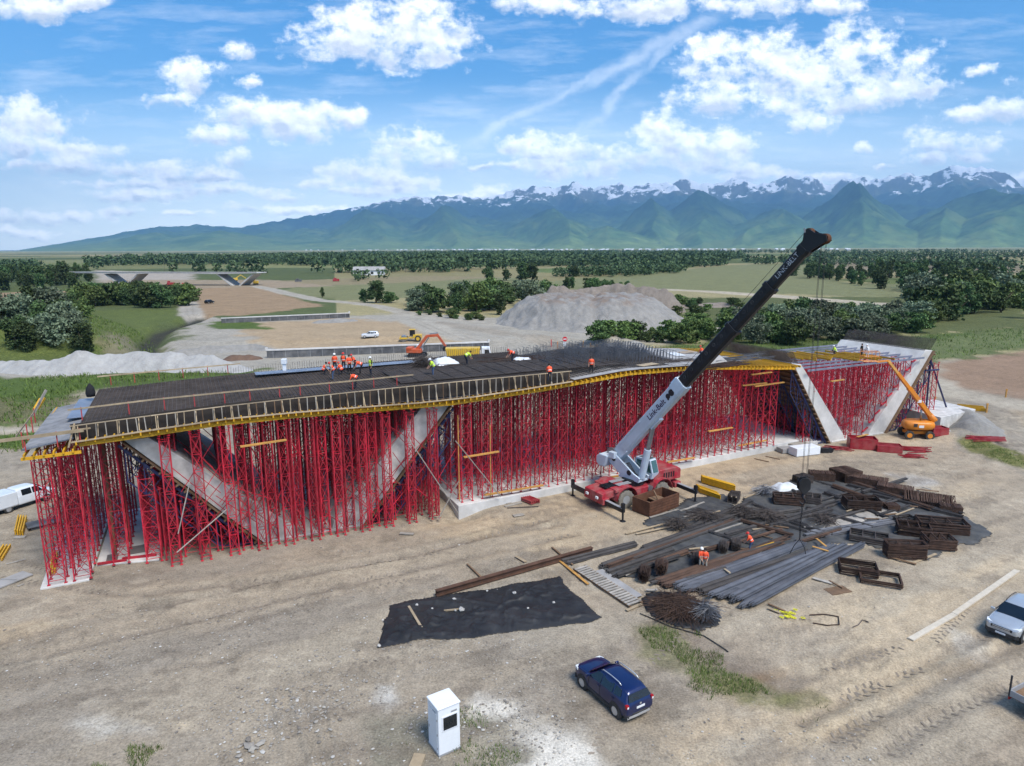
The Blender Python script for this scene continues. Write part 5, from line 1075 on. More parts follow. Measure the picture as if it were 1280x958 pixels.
for i in range(16):
    s=13+2.4*i; z0=rb.uniform(1.0,5.5); a,b=(s,0.95+.02*i,z0),(s+rb.uniform(1.8,3.2),0.95+.02*i,z0+rb.choice((-1,1))*rb.uniform(.0,.6)+rb.uniform(2.0,3.0))
    mb=MB(); mb.tube([a,b],0.03,5); tag(bb(mb,'brace_tube','red'),'thin red diagonal tube tying the slab towers','brace tube','red diagonal tubes of the slab towers')
# far V: beams and ties at the top
M['bluegrey']=mat('blue_grey_girder',(0.17,0.19,0.26),0.5,0,0.2,2,dirt=0.5,dirtcol=(0.25,0.25,0.28,1))
for i,t in enumerate(np.arange(0.0,13,1.6)):
    mb=MB(); mb.bar((55.2,t,9.22),(75.6,t,9.22),0.10,0.22); tag(bb(mb,'girder_beam','bluegrey'),'bluish steel girder lying along the tower heads of the furthest V','girder','girders on the furthest V')
for s in np.arange(60.2,70.6,0.62):
    mb=MB(); L=rb.uniform(4,7); t0=rb.uniform(3.0,5.5) if s<65 else rb.uniform(-0.2,3.0); mb.bar((s,t0,9.46),(s+rb.uniform(-.3,.3),t0+L,9.46),0.1,0.2); tag(bb(mb,'formwork_beam','yellow'),'yellow beam laid loosely across the furthest V girders','formwork beam','yellow beams on the furthest V')
for j in range(9):
    z=0.9+j*1.0; sl=68.0+(z-1.2)*0.99
    mb=MB(); mb.bar((sl-2.4,-0.1,z),(sl-0.05,1.0,z),0.14,0.16); mb.bar((sl-2.4,3.0,z),(sl-0.05,3.6,z),0.14,0.16)
    tag(bb(mb,'tie_beam_frame','red'),f'dark red tie beam on the furthest leg face, {ordw(j+1)} up from the ground','tie beam','tie beams on the furthest leg')
for i,(a,b,l) in enumerate([((77.9,0.6,8.6),(82.3,0.6,2.0),'long dark blue raking prop on the end foundation'),((77.9,0.7,8.8),(78.3,0.7,2.0),'upright dark blue prop beside the long raking one'),((76.9,0.5,7.4),(79.6,0.5,7.3),'short dark blue level strut at the furthest leg')]):
    mb=MB(); mb.tube([a,b],0.11,8); tag(bb(mb,'steel_prop','blue'),l,'prop')
# --- loose things on deck
def dpt(x,y,dz=0.0,z=None):
    """photo pixel -> (s,t,z) on the deck surface"""
    z=11.6 if z is None else z
    p=at(x,y,z); s,t=st(p); return s,t,z
def heap_bars(name,c,L,n,spread,r,m,ang,label,cat,frame=BM,curl=0.0,zs=0.25):
    mb=MB()
    for i in range(n):
        a=ang+rb.uniform(-spread,spread); o=Vector((rb.gauss(0,0.4)*L*0.22,rb.gauss(0,0.4)*L*0.22,rb.uniform(0.02,zs))); d=Vector((math.cos(a),math.sin(a),rb.uniform(-.05,.05)))*L*rb.uniform(0.25,0.5)
        if curl: mb.tube([o-d,o+Vector((0,0,rb.uniform(0,curl))),o+d*0.8+Vector((rb.uniform(-curl,curl),rb.uniform(-curl,curl),rb.uniform(0,curl)))],r,4)
        else: mb.bar(o-d,o+d,r*2)
    ob=mb.build(name,m,fix=False); ob.matrix_world=frame@Matrix.Translation(c); return tag(ob,label,cat)
s,t,z=dpt(528,461); heap_bars('scrap_pile_lattice',(s,t,z),2.4,150,3.1,0.018,'rebar',0,'tangled dark pile of bent bars beside the lime-vested worker','rebar pile',curl=0.5,zs=0.9)
s,t,z=dpt(566,463); mb=MB()
for k in range(4): mb.bar((-1.6,k*0.22,0.1),(1.4,k*0.26,0.1),0.1,0.2)
o=mb.build('beam_bundle_frame','yellow'); o.matrix_world=BM@Matrix.Translation((s,t,z))@Matrix.Rotation(0.5,4,'Z'); tag(o,'few yellow beams lying by the tangled bar pile on deck','beams')
def tarp_heap(name,p,w,d,h,m,seed,label,cat,frame,rot=0):
    n=14; xs=np.linspace(-w/2,w/2,n); ys=np.linspace(-d/2,d/2,n); X,Y=np.meshgrid(xs,ys); e=np.clip(1-(np.abs(X)/(w/2))**3,0,1)*np.clip(1-(np.abs(Y)/(d/2))**3,0,1)
    Z=h*e**0.5*(0.55+0.9*fbm(X*2.2+seed*9,Y*2.2,3,seed)); i=np.arange((n-1)**2); a=i//(n-1); b=i%(n-1); q=np.stack([a*n+b,a*n+b+1,(a+1)*n+b+1,(a+1)*n+b],1)
    o=npmesh(name,np.stack([X.ravel(),Y.ravel(),Z.ravel()],1),q,m,True); o.matrix_world=frame@Matrix.Translation(p)@Matrix.Rotation(rot,4,'Z'); return tag(o,label,cat)
s,t,z=dpt(557,458); tarp_heap('white_tarp',(s,t,z),2.6,1.8,0.8,'sheetw',1,'crumpled white tarp beside the yellow beams on deck','tarp',BM)
s,t,z=dpt(652,452); tarp_heap('white_tarp',(s,t,z-0.1),2.2,1.4,0.5,'sheetw',2,'crumpled white tarp at the start of the stirrup field','tarp',BM)
s,t,z=dpt(878,453,z=11.2); tarp_heap('grey_tarp',(s+1,t,z),3.0,2.4,0.6,'plyg',4,'grey crumpled sheet on the decking behind the boom','tarp',BM)
for i,(x,y,L,n,m,l) in enumerate([(600,456,9,50,'rebar','long flat bundle of dark bars across the deck behind the lime vests'),(640,452,8,40,'rebarr','rusty bar bundle on deck short of the stirrups'),(850,454,4.2,40,'rebar','dark bar heap on the plywood left of the boom'),(905,458,5.5,46,'rebarr','brown bar bundle on the decking under the boom'),(925,449,7,30,'rebarg','grey straight bars behind the boom on the decking')]):
    s,t,z=dpt(x,y,z=11.62 if x<800 else 11.25); heap_bars('bar_bundle_lattice',(s,t,z),L,n,0.04,0.02,m,0.06*(-1)**i,l,'rebar bundle',zs=0.3)

# ================================================================== crane
def textmesh(s,size,ext=0.004,bold=0.0):
    cu=bpy.data.curves.new('lettering','FONT'); cu.body=s; cu.size=size; cu.extrude=ext; cu.offset=bold; cu.align_x='CENTER'; cu.align_y='CENTER'; cu.resolution_u=3
    o=bpy.data.objects.new('tmp',cu); COL.objects.link(o); dg=bpy.context.evaluated_depsgraph_get(); me=bpy.data.meshes.new_from_object(o.evaluated_get(dg)); bpy.data.objects.remove(o); return me
def letter(s,size,m,parent,origin,xdir,normal,name='lettering',bold=0.0):
    me=textmesh(s,size,0.004,bold); x=Vector(xdir).normalized(); n=Vector(normal).normalized(); y=n.cross(x)
    me.transform(Matrix((( x.x,y.x,n.x,origin[0]),(x.y,y.y,n.y,origin[1]),(x.z,y.z,n.z,origin[2]),(0,0,0,1)))); me.materials.clear(); me.materials.append(M[m])
    o=bpy.data.objects.new(name,me); COL.objects.link(o); o.parent=parent; return o
def wheel(parent,c,axis,R,w,tyre='rubber',rim='chrome',lug=True,n=26,rimr=0.56,spokes=False):
    """tyre with tread blocks and a dished rim; axis points outwards"""
    a=Vector(axis).normalized(); c=Vector(c); mb=MB(); h=w/2
    mb.lathe(c,a,[(R*rimr,-h*0.9),(R*0.80,-h),(R*0.95,-h*0.9),(R,-h*0.6),(R,h*0.6),(R*0.95,h*0.9),(R*0.80,h),(R*rimr,h*0.9),(R*rimr*0.97,h*0.3),(R*rimr*0.97,-h*0.3)],n)
    if lug:
        u=Vector((0,0,1)); x=a.cross(u).normalized()
        for k in range(n):
            th=2*PI*k/n; d=x*math.cos(th)+u*math.sin(th); tg=a.cross(d); s_=1 if k%2 else -1
            mb.bar(c+d*R*0.985-a*h*0.05*s_,c+d*R*0.985+a*h*0.92*s_+tg*R*0.10,R*0.10,R*0.09,d)
    t=mb.build('wheel',tyre,parent,auto=40)
    if spokes:
        dk=MB(); dk.lathe(c,a,[(R*rimr*.98,h*.5),(0,h*.45)],n); dk.build('hub_recess','black',t)
        rm=MB(); rm.lathe(c,a,[(R*rimr,h*.9),(R*rimr*.9,h*.9),(R*rimr*.86,h*.55)],n); rm.lathe(c,a,[(R*.16,h*.5),(R*.14,h*.8),(0,h*.82)],12)
        for k in range(5):
            th=2*PI*k/5; u=Vector((0,0,1)); x=a.cross(u).normalized(); d=x*math.cos(th)+u*math.sin(th); rm.bar(c+d*R*.12+a*h*.72,c+d*R*rimr*.9+a*h*.78,R*.15,R*.06,a)
        rm.build('rim',rim,t); return t
    rm=MB(); rm.lathe(c,a,[(R*rimr*1.0,h*0.86),(R*rimr*0.9,h*0.82),(R*rimr*0.82,h*0.45),(R*0.3,h*0.40),(R*0.22,h*0.62),(R*0.10,h*0.64),(0,h*0.64)],n)
    for k in range(8):
        th=2*PI*k/8; u=Vector((0,0,1)); x=a.cross(u).normalized(); d=x*math.cos(th)+u*math.sin(th); rm.cyl(c+d*R*0.26+a*h*0.4,c+d*R*0.26+a*h*0.50,R*0.035,6)
    rm.build('rim',rim,t,auto=40); return t
CC=Vector((11.25,60.45,0)); CC.z=gz(CC.x,CC.y); CH_A=rad(31)
crane=thing('mobile_crane','red rough-terrain crane with pale base boom and long black telescopic boom raised over the yard','crane',CC)
CR=Matrix.Rotation(CH_A,4,'Z')
def cpart(mb,name,m,parent=None,**k): mb.xf(CR); return mb.build(name,m,parent or crane,**k)
def cw(v): return CR@Vector(v)
# chassis
mb=MB(); mb.box((0,0,1.25),(8.2,1.5,0.7)); mb.box((-4.3,0,1.05),(0.75,2.75,0.55)); mb.box((4.3,0,1.05),(0.75,2.75,0.55)); ch=cpart(mb,'chassis','redp',bevel=0.05)
mb=MB(); mb.prism([(-4.7,1.25),(-3.1,1.25),(-3.1,1.95),(-4.7,1.75)],-1.25,1.25); mb.prism([(-3.4,1.7),(-1.5,1.9),(-1.5,2.08),(-3.4,2.0)],-1.55,1.55); cpart(mb,'front_deck','redp',bevel=0.05)
mb=MB(); mb.box((-3.2,-0.2,2.03),(1.3,1.0,0.06)); 
for k in range(5): mb.box((-3.7+k*0.25,-0.2,2.08),(0.06,0.9,0.04))
cpart(mb,'deck_grille','black')
mb=MB(); mb.box((-1.9,-0.75,2.12),(1.5,0.55,0.04)); mb.box((-1.9,0.2,2.12),(1.5,0.5,0.04)); cpart(mb,'tread_plate','grey')
mb=MB(); mb.prism([(1.3,1.6),(4.75,1.6),(4.75,2.55),(4.3,2.8),(1.7,2.8),(1.3,2.5)],-1.25,1.3); eh=cpart(mb,'engine_hood','redp',bevel=0.09,seg=3)
mb=MB(); 
for k in range(6): mb.box((4.78,0,1.75+k*0.13),(0.03,1.8,0.06))
for k in range(5): mb.box((2.6+k*0.3,-1.27,2.2),(0.14,0.03,0.5))
cpart(mb,'hood_grille','black',eh)
mb=MB(); mb.tube([(2.2,0.6,2.7),(2.2,0.6,3.5),(2.3,0.6,3.7)],0.09,10); cpart(mb,'exhaust_pipe','steel',eh)
for sx in (-2.15,2.15):
    for sy in (-1,1):
        y=sy*1.3
        mb=MB(); ring=[]
        for k in range(9):
            a=PI*k/8; r_=1.12; ring.append((sx+r_*math.cos(a)*1.05,0.95+r_*math.sin(a)*1.0))
        out=[(x,z+0.07) for x,z in ring]; poly=ring+out[::-1]
        mb.prism(poly,y-0.42*1,y+0.42*1); cpart(mb,'fender','redp',bevel=0.01)
        wheel(crane,cw((sx,y,0.86)),cw((0,sy,0)),0.87,0.62,'rubberd','grey',n=24,rimr=.46)
mb=MB(); mb.cyl((-2.15,-1.1,0.86),(-2.15,1.1,0.86),0.2); mb.cyl((2.15,-1.1,0.86),(2.15,1.1,0.86),0.2); cpart(mb,'axle','black')
for sy in (-1,1):
    mb=MB(); mb.box((0,sy*1.05,1.2),(1.9,0.55,0.75)); t_=cpart(mb,'fuel_tank' if sy<0 else 'battery_box','redp',bevel=0.06)
mb=MB(); mb.cyl((0.85,-1.45,1.3),(0.85,-1.1,1.3),0.3); cpart(mb,'air_tank','steel',auto=40)
mb=MB(); mb.box((-4.85,-0.7,1.35),(0.12,0.3,0.2)); mb.box((-4.85,0.7,1.35),(0.12,0.3,0.2)); cpart(mb,'headlight_frame','lampw')
for sx in (-4.3,4.3):
    for sy in (-1,1):
        mb=MB(); mb.box((sx,sy*2.4,1.02),(0.34,2.6,0.34)); ob=cpart(mb,'outrigger_beam','black',bevel=0.02)
        mb=MB(); mb.cyl((sx,sy*3.62,0.12),(sx,sy*3.62,1.45),0.09,10); mb.box((sx,sy*3.62,1.25),(0.26,0.26,0.8)); j=cpart(mb,'outrigger_jack','black',ob)
        mb=MB(); mb.lathe(CR@Vector((sx,sy*3.62,0)),(0,0,1),[(0.3,-0.04),(0.3,0.05),(0.1,0.14)],14); mb.build('float_pad','black',ob)
        if sy<0: mb=MB(); mb.box((sx,sy*2.5,1.21),(0.3,2.3,0.03)); cpart(mb,'beam_cover','grey',ob)
# superstructure
tip=at(1019,298,0); r_=ray(1019,298); Yt=48.3; tk=Yt/r_[1]; TIP=Vector((r_[0]*tk,Yt,CH+r_[2]*tk))
PIV=Vector((9.95,62.05,CC.z+3.75)); hd=(TIP-PIV); BD=Vector((hd.x,hd.y,0)).normalized(); SA=math.atan2(BD.y,BD.x)
SR=Matrix.Translation(Vector((0,0,0)))@Matrix.Rotation(SA,4,'Z'); sc=PIV+BD*2.0-CC; sc.z=0; SR=Matrix.Translation(sc)@Matrix.Rotation(SA,4,'Z')
def spart(mb,name,m,parent=None,**k): mb.xf(SR); return mb.build(name,m,parent or crane,**k)
mb=MB(); mb.lathe((0,0,1.9),(0,0,1),[(1.05,-0.25),(1.05,0.2),(0.95,0.28)],28); spart(mb,'slewing_ring','black')
mb=MB()
for sy in (-1,1): mb.prism([(1.2,2.1),(1.35,2.5),(0.6,2.75),(-1.7,4.1),(-2.5,3.95),(-2.6,3.3),(-1.2,2.5),(-0.9,2.1)],sy*0.62-0.09,sy*0.62+0.09)
mb.box((0,0,2.15),(2.4,1.4,0.2)); mb.box((-1.4,0,2.75),(0.3,1.2,0.7)); tu=spart(mb,'turret','cranew',bevel=0.03)
mb=MB()
for sy in (-1,1):
    mb.lathe(Vector((0.1,sy*0.72,2.75)),(0,sy,0),[(.26,0),(.24,.05),(0,.06)],16); mb.lathe(Vector((-1.8,sy*0.72,3.6)),(0,sy,0),[(.2,0),(.18,.06),(0,.07)],14)
spart(mb,'pivot_pin_frame','black',tu)
mb=MB()
for k in range(4): mb.tube([(-1.2,-.45+.12*k,3.0),(-.4,-.5+.12*k,3.5),(.3,-.4+.12*k,2.6),(.9,-.3+.1*k,2.3)],.035,6)
spart(mb,'hydraulic_hose_lattice','rubber',tu)
mb=MB()
for z in (2.75,3.25): mb.tube([(-.5,.75,z),(-2.2,1.2,z+1.0),(-3.4,1.2,z+1.0)],.025,5)
for x,z in ((-1.0,2.9),(-2.2,3.9),(-3.3,3.9)): mb.tube([(x,1.15,z),(x,1.2,z+.9)],.025,5)
spart(mb,'hand_rail_frame','grey',tu)
mb=MB(); mb.prism([(-2.55,2.75),(-2.2,3.9),(-3.2,3.95),(-3.6,3.65),(-3.6,3.0),(-3.2,2.75)],-1.25,1.25); cwt=spart(mb,'counterweight','cranew',bevel=0.1,seg=3)
mb=MB(); mb.box((-3.61,0,3.3),(0.02,1.5,0.28)); spart(mb,'counterweight_decal','black',cwt)
mb=MB(); mb.cyl((-2.3,-0.5,4.05),(-2.3,0.5,4.05),0.42,20); mb.lathe(Vector((-2.3,-0.55,4.05)),(0,1,0),[(0.55,0),(0.55,0.06)],20); mb.lathe(Vector((-2.3,0.5,4.05)),(0,1,0),[(0.55,0),(0.55,0.06)],20); spart(mb,'winch_drum','steel',auto=40)
mb=MB(); mb.box((-1.9,-0.75,4.0),(0.7,0.5,0.6)); spart(mb,'winch_motor','cranew',bevel=0.04)
# cab on the operator's left
mb=MB(); mb.prism([(-0.55,2.1),(1.45,2.1),(1.6,2.7),(1.25,3.85),(0.95,3.95),(-0.45,3.9),(-0.55,3.7)],0.82,1.72); cab=spart(mb,'cab','cranew',bevel=0.06,seg=3)
mb=MB(); mb.prism([(-0.35,2.8),(0.55,2.8),(0.55,3.7),(-0.35,3.7)],1.725,1.74); mb.prism([(0.65,2.65),(1.42,2.7),(1.15,3.65),(0.65,3.7)],1.725,1.74); mb.prism([(-0.35,2.8),(0.55,2.8),(0.55,3.7),(-0.35,3.7)],0.80,0.815); mb.prism([(0.65,2.65),(1.42,2.7),(1.15,3.65),(0.65,3.7)],0.80,0.815); spart(mb,'side_pane','glassb',cab)
mb=MB(); mb.add([(1.625,0.92,2.75),(1.625,1.62,2.75),(1.275,1.62,3.82),(1.275,0.92,3.82)],[(0,1,2,3)]); mb.add([(1.1,0.95,3.965),(1.1,1.6,3.965),(-0.2,1.6,3.955),(-0.2,0.95,3.955)],[(0,1,2,3)]); spart(mb,'windscreen_pane','glassb',cab)
mb=MB(); mb.add([(-0.562,0.95,2.9),(-0.562,1.6,2.9),(-0.562,1.6,3.65),(-0.562,0.95,3.65)],[(3,2,1,0)]); spart(mb,'rear_pane','glassb',cab)
# boom
BX=(TIP-PIV); BL=BX.length; bx=BX.normalized(); by=Vector((0,0,1)).cross(bx).normalized(); bz=bx.cross(by)
BR=Matrix(((bx.x,by.x,bz.x,PIV.x-CC.x),(bx.y,by.y,bz.y,PIV.y-CC.y),(bx.z,by.z,bz.z,PIV.z-CC.z),(0,0,0,1)))
def bpart(mb,name,m,parent=None,**k): mb.xf(BR); return mb.build(name,m,parent or crane,**k)
def boombox(x0,x1,w,h,zc=0.0): 
    b=0.12; return [(x,y*w/2,zc+z*h/2) for x in (x0,x1) for y,z in ()]
def boxsec(mb,x0,x1,w,h,zc=0.0,b=0.14):
    q=[(-w/2,-h/2+b*1.6),(-w/2+b,-h/2),(w/2-b,-h/2),(w/2,-h/2+b*1.6),(w/2,h/2-b*0.6),(w/2-b*0.6,h/2),(-w/2+b*0.6,h/2),(-w/2,h/2-b*0.6)]
    mb.loft([[(x,y,zc+z) for y,z in q] for x in (x0,x1)])
f1,f2,f3=BL*0.41,BL*0.665,BL*0.83
mb=MB(); mb.prism([(-0.5,-0.3),(0.0,-0.55),(1.6,-0.62),(1.6,0.62),(0.0,0.5),(-0.5,0.25)],-0.44,0.44); boxsec(mb,1.4,f1,0.92,1.24); boxsec(mb,f1-1.1,f1+0.02,1.0,1.32); bb_=bpart(mb,'boom_base','cranew',bevel=0.03)
mb=MB(); mb.box((f1-0.6,0,0.72),(0.7,0.5,0.16)); mb.box((f1*0.55,0.0,-0.7),(1.4,0.5,0.22)); mb.box((3.2,-0.48,0.4),(3.5,0.06,0.08)); bpart(mb,'boom_lug_frame','cranew',bb_)
mb=MB(); 
for xx,rr in ((f1-1.35,0.30),(f1-1.85,0.24),(f1-2.0,0.10)): mb.lathe(Vector((xx,-0.462,-0.15 if rr<0.2 else 0.05)),(0,-1,0),[(rr,0),(rr*0.98,0.03),(0,0.032)],16)
for xx,rr in ((f1-1.35,0.30),(f1-1.85,0.24)): mb.lathe(Vector((xx,0.462,0.05)),(0,1,0),[(rr,0),(rr*0.98,0.03),(0,0.032)],16)
bpart(mb,'boom_port_frame','black',bb_)
lo=BR@Vector((f1-3.7,-0.468,0.02)); letter('Link-Belt',0.72,'text',bb_,lo,bx,-by,bold=0.012); lo=BR@Vector((f1-3.7,0.468,0.02)); letter('Link-Belt',0.72,'text',bb_,lo,-bx,by,bold=0.012)
for i,(a,b,w,h) in enumerate(((f1-0.3,f2,0.80,1.06),(f2-0.35,f3,0.70,0.94),(f3-0.3,BL-0.9,0.62,0.84))):
    mb=MB(); boxsec(mb,a,b,w,h); boxsec(mb,b-0.35,b+0.02,w+0.12,h+0.14); s_=bpart(mb,'boom_section','black',bevel=0.015)
    mb=MB(); x=a+0.9
    while x<b-0.8:
        sy=-1; mb.lathe(Vector((x,sy*(w/2+0.002),0.12)),(0,sy,0),[(0.17,0),(0.15,0.03),(0.10,0.03),(0.09,0.005),(0,0.004)],12); mb.bar((x+0.25,sy*(w/2+0.012),-0.12),(x+0.6,sy*(w/2+0.012),0.3),0.05,0.02)
        x+=1.0
    bpart(mb,'hole_pattern','trim',s_)
    if i==2:
        lo=BR@Vector((BL-2.6,-w/2-0.012,0.05)); letter('LINK-BELT',0.5,'textw',s_,lo,bx,-by)
        lo=BR@Vector((BL-2.6,w/2+0.012,0.05)); letter('LINK-BELT',0.5,'textw',s_,lo,-bx,by)
mb=MB()
for sy in (-1,1): mb.prism([(BL-1.0,-0.42),(BL+0.15,-0.75),(BL+0.55,-0.9),(BL+0.75,-0.55),(BL+0.35,0.15),(BL+0.25,0.75),(BL-0.1,0.8),(BL-0.6,0.45),(BL-1.0,0.42)],sy*0.30-0.04,sy*0.30+0.04)
mb.box((BL-0.3,0,0.1),(0.8,0.56,0.5)); hdp=bpart(mb,'boom_head','black',bevel=0.015)
mb=MB()
for y in (-0.18,-0.06,0.06,0.18):
    mb.lathe(Vector((BL+0.42,y-0.05,-0.55)),(0,1,0),[(0.30,0),(0.36,0.0),(0.33,0.05),(0.36,0.1),(0.30,0.1)],18); mb.lathe(Vector((BL+0.05,y-0.05,0.6)),(0,1,0),[(0.2,0),(0.26,0.0),(0.23,0.05),(0.26,0.1),(0.2,0.1)],16)
bpart(mb,'sheave_lattice','rust',hdp,auto=40)
mb=MB(); mb.box((BL-0.25,0.36,0.75),(0.3,0.12,0.25)); mb.cyl((BL-0.1,-0.36,0.7),(BL+0.1,-0.36,0.95),0.06,8); bpart(mb,'anti_block_frame','steel',hdp)
# lift cylinders
a=SR@Vector((1.0,0,2.35)); b_=BR@Vector((5.3,0,-0.72))
mid=a.lerp(b_,0.58)
mb=MB(); mb.tube([a+Vector((0,0,0)),mid],0.33,16); lc=mb.build('lift_cylinder','cranew',crane,auto=40)
mb=MB(); mb.tube([mid,b_],0.21,14); mb.build('cylinder_rod','steel',lc,auto=40)
sv=SR.to_3x3()@Vector((0,0.42,0)); mb=MB(); mb.tube([a+sv,mid+sv*1.0],0.10,8); mb.build('hose_tray','black',lc)
# ropes to the hook block
tp=BR@Vector((BL+0.12,0,-0.75)); hk=at(993,597,0); 
HOOKZ=gz(20.9,48.3)+5.4; tw=tp+CC
mb=MB()
for dx,dy in ((-0.17,-0.06),(0.17,-0.06),(-0.17,0.1),(0.17,0.1)): mb.tube([(tp.x+dx,tp.y+dy,tp.z),(tp.x+dx,tp.y+dy,HOOKZ+0.9-CC.z)],0.014,5)
mb.build('hoist_rope_lattice','trim',crane)
mb=MB(); p0=BR@Vector((BL+0.1,0.0,0.86)); p1=BR@Vector((0.5,0.0,0.95)); mb.tube([p0,p1,SR@Vector((-2.3,0,4.45))],0.016,5); mb.build('winch_rope','trim',crane)
hb=thing('hook_block','dark crane hook block with hanging chain sling above the bar bundles','hook block',(tw.x,tw.y,HOOKZ))
mb=MB()
for y in (-0.22,0.16): mb.prism([(-0.42,0.1),(0,-0.35),(0.42,0.1),(0.42,0.7),(0.2,0.95),(-0.2,0.95),(-0.42,0.7)],y,y+0.06)
mb.build('cheek_frame','black',hb,bevel=0.02)
mb=MB(); mb.lathe(Vector((0,-0.14,0.45)),(0,1,0),[(0.3,0),(0.38,0),(0.34,0.12),(0.38,0.26),(0.3,0.26)],18); mb.build('sheave','black',hb)
mb=MB(); mb.tube([(0,0,-0.3),(0,0,-0.62),(0.16,0,-0.78),(0.2,0,-0.98),(0.02,0,-1.12),(-0.17,0,-1.0),(-0.2,0,-0.86)],[0.07,0.07,0.075,0.075,0.07,0.05,0.02],8); mb.build('hook','black',hb,smooth=True)
mb=MB(); zz=-1.05
for k in range(22):
    ln=0.14; a_=(k%2)*PI/2; c_=Vector((0.02*math.sin(k*0.4),0,zz)); u=Vector((math.cos(a_),math.sin(a_),0))*0.045; pts=[c_+u,c_+u-Vector((0,0,ln)),c_-u-Vector((0,0,ln)),c_-u,c_+u]; mb.tube(pts,0.022,5); zz-=ln*0.92
mb.tube([(0.02,0,zz),(0.35,-0.2,zz-0.6),(0.5,-0.3,-5.2)],0.03,5); mb.tube([(0.02,0,zz),(-0.3,0.15,zz-0.6),(-0.5,0.3,-5.2)],0.03,5)
mb.build('chain','black',hb)
# ================================================================== orange boom lift
LB=at(1140.5,548.5,0); LB=Vector((49.35,80.75,gz(49.35,80.75))); lift=thing('boom_lift','orange self-propelled boom lift with its boom raised to the furthest formwork','boom lift',LB)
LA=rad(-8); LR=Matrix.Rotation(LA,4,'Z')
def lp(mb,name,m,parent=None,**k): mb.xf(LR); return mb.build(name,m,parent or lift,**k)
mb=MB(); mb.box((0,0,0.75),(2.3,1.1,0.42)); mb.box((-1.05,0,0.62),(0.35,2.0,0.3)); mb.box((1.05,0,0.62),(0.35,2.0,0.3)); lp(mb,'chassis','orange',bevel=0.05)
for sx in (-1.15,1.15):
    for sy in (-1,1): wheel(lift,LR@Vector((sx,sy*1.05,0.52)),LR@Vector((0,sy,0)),0.53,0.40,'rubber','orange',n=20)
mb=MB(); mb.lathe((0,0,1.0),(0,0,1),[(0.7,-0.05),(0.7,0.2)],20); lp(mb,'turntable','black')
n=18; rg=[]
for z,k in ((1.15,0.88),(1.3,1.0),(1.8,1.0),(2.05,0.93),(2.15,0.75)):
    rg.append([((math.copysign(abs(math.cos(2*PI*j/n))**0.55,math.cos(2*PI*j/n)))*1.75*k+0.15,(math.copysign(abs(math.sin(2*PI*j/n))**0.6,math.sin(2*PI*j/n)))*1.12*k,z) for j in range(n)])
mb=MB(); mb.loft(rg); bd=lp(mb,'counterweight_body','orange',smooth=True)
mb=MB(); mb.box((0.1,-1.13,1.62),(0.55,0.03,0.3)); lp(mb,'decal','white',bd)
mb=MB(); mb.box((-0.55,-1.1,1.75),(0.4,0.05,0.4)); lp(mb,'service_hatch','trim',bd)
# boom geometry: root behind the turret, tip over the deck edge
def on_t(x,y,t): 
    r=ray(x,y); den=r[0]*ey.x+r[1]*ey.y; k=(t+BO.x*ey.x+BO.y*ey.y)/den; return Vector((r[0]*k,r[1]*k,CH+r[2]*k))
tb=on_t(1110,451,-2.0)-LB; rr_=on_t(1161,529,-3.2)-LB; 
root=Vector((1.9,0.15,2.2)); root=LR@root
mb=MB(); mb.tube([LR@Vector((0.7,0.1,1.9)),LR@Vector((1.7,0.15,1.75)),root,root+(tb-root).normalized()*0.9],[0.42,0.5,0.48,0.36],10); lp_=mb.build('knuckle','orange',lift,smooth=True)
def boxbar(a,b,w,h,name,m,parent,bev=0.02): mb=MB(); mb.bar(a,b,w,h); return mb.build(name,m,parent,bevel=bev)
p1=root.lerp(tb,0.55); b1=boxbar(root,p1,0.42,0.5,'boom_section','orange',lift); b2=boxbar(root.lerp(tb,0.50),root.lerp(tb,0.80),0.33,0.4,'boom_section','orange',lift); b3=boxbar(root.lerp(tb,0.78),tb,0.25,0.31,'boom_section','woodo',lift)
mb=MB(); c_=root.lerp(tb,0.33); mb.box(c_+Vector((-0.05,-0.24,0)),(0.5,0.04,0.34),Matrix.Rotation(0.0,3,'Z')); mb.build('decal','white',b1)
mb=MB(); mb.tube([LR@Vector((0.4,0,2.0)),root.lerp(tb,0.22)-Vector((0.25,0,0.3))],0.11,10); mb.build('lift_cylinder','steel',lift,smooth=True)
jb=tb+(ex*-1.9); boxbar(tb,jb,0.16,0.2,'jib','orange',lift,0.01)
mb=MB(); q=jb+Vector((-0.9,0,0.1)); w2,d2=0.9,0.42
for z in (0.0,0.55,1.1):
    for a,b in (((-w2,-d2),(w2,-d2)),((w2,-d2),(w2,d2)),((w2,d2),(-w2,d2)),((-w2,d2),(-w2,-d2))): mb.tube([q+Vector((*a,z)),q+Vector((*b,z))],0.03,5)
for a in ((-w2,-d2),(w2,-d2),(w2,d2),(-w2,d2),(0,-d2),(0,d2)): mb.tube([q+Vector((*a,0)),q+Vector((*a,1.1))],0.03,5)
mb.box(q,(w2*2,d2*2,0.06)); mb.build('basket_frame','orange',lift)

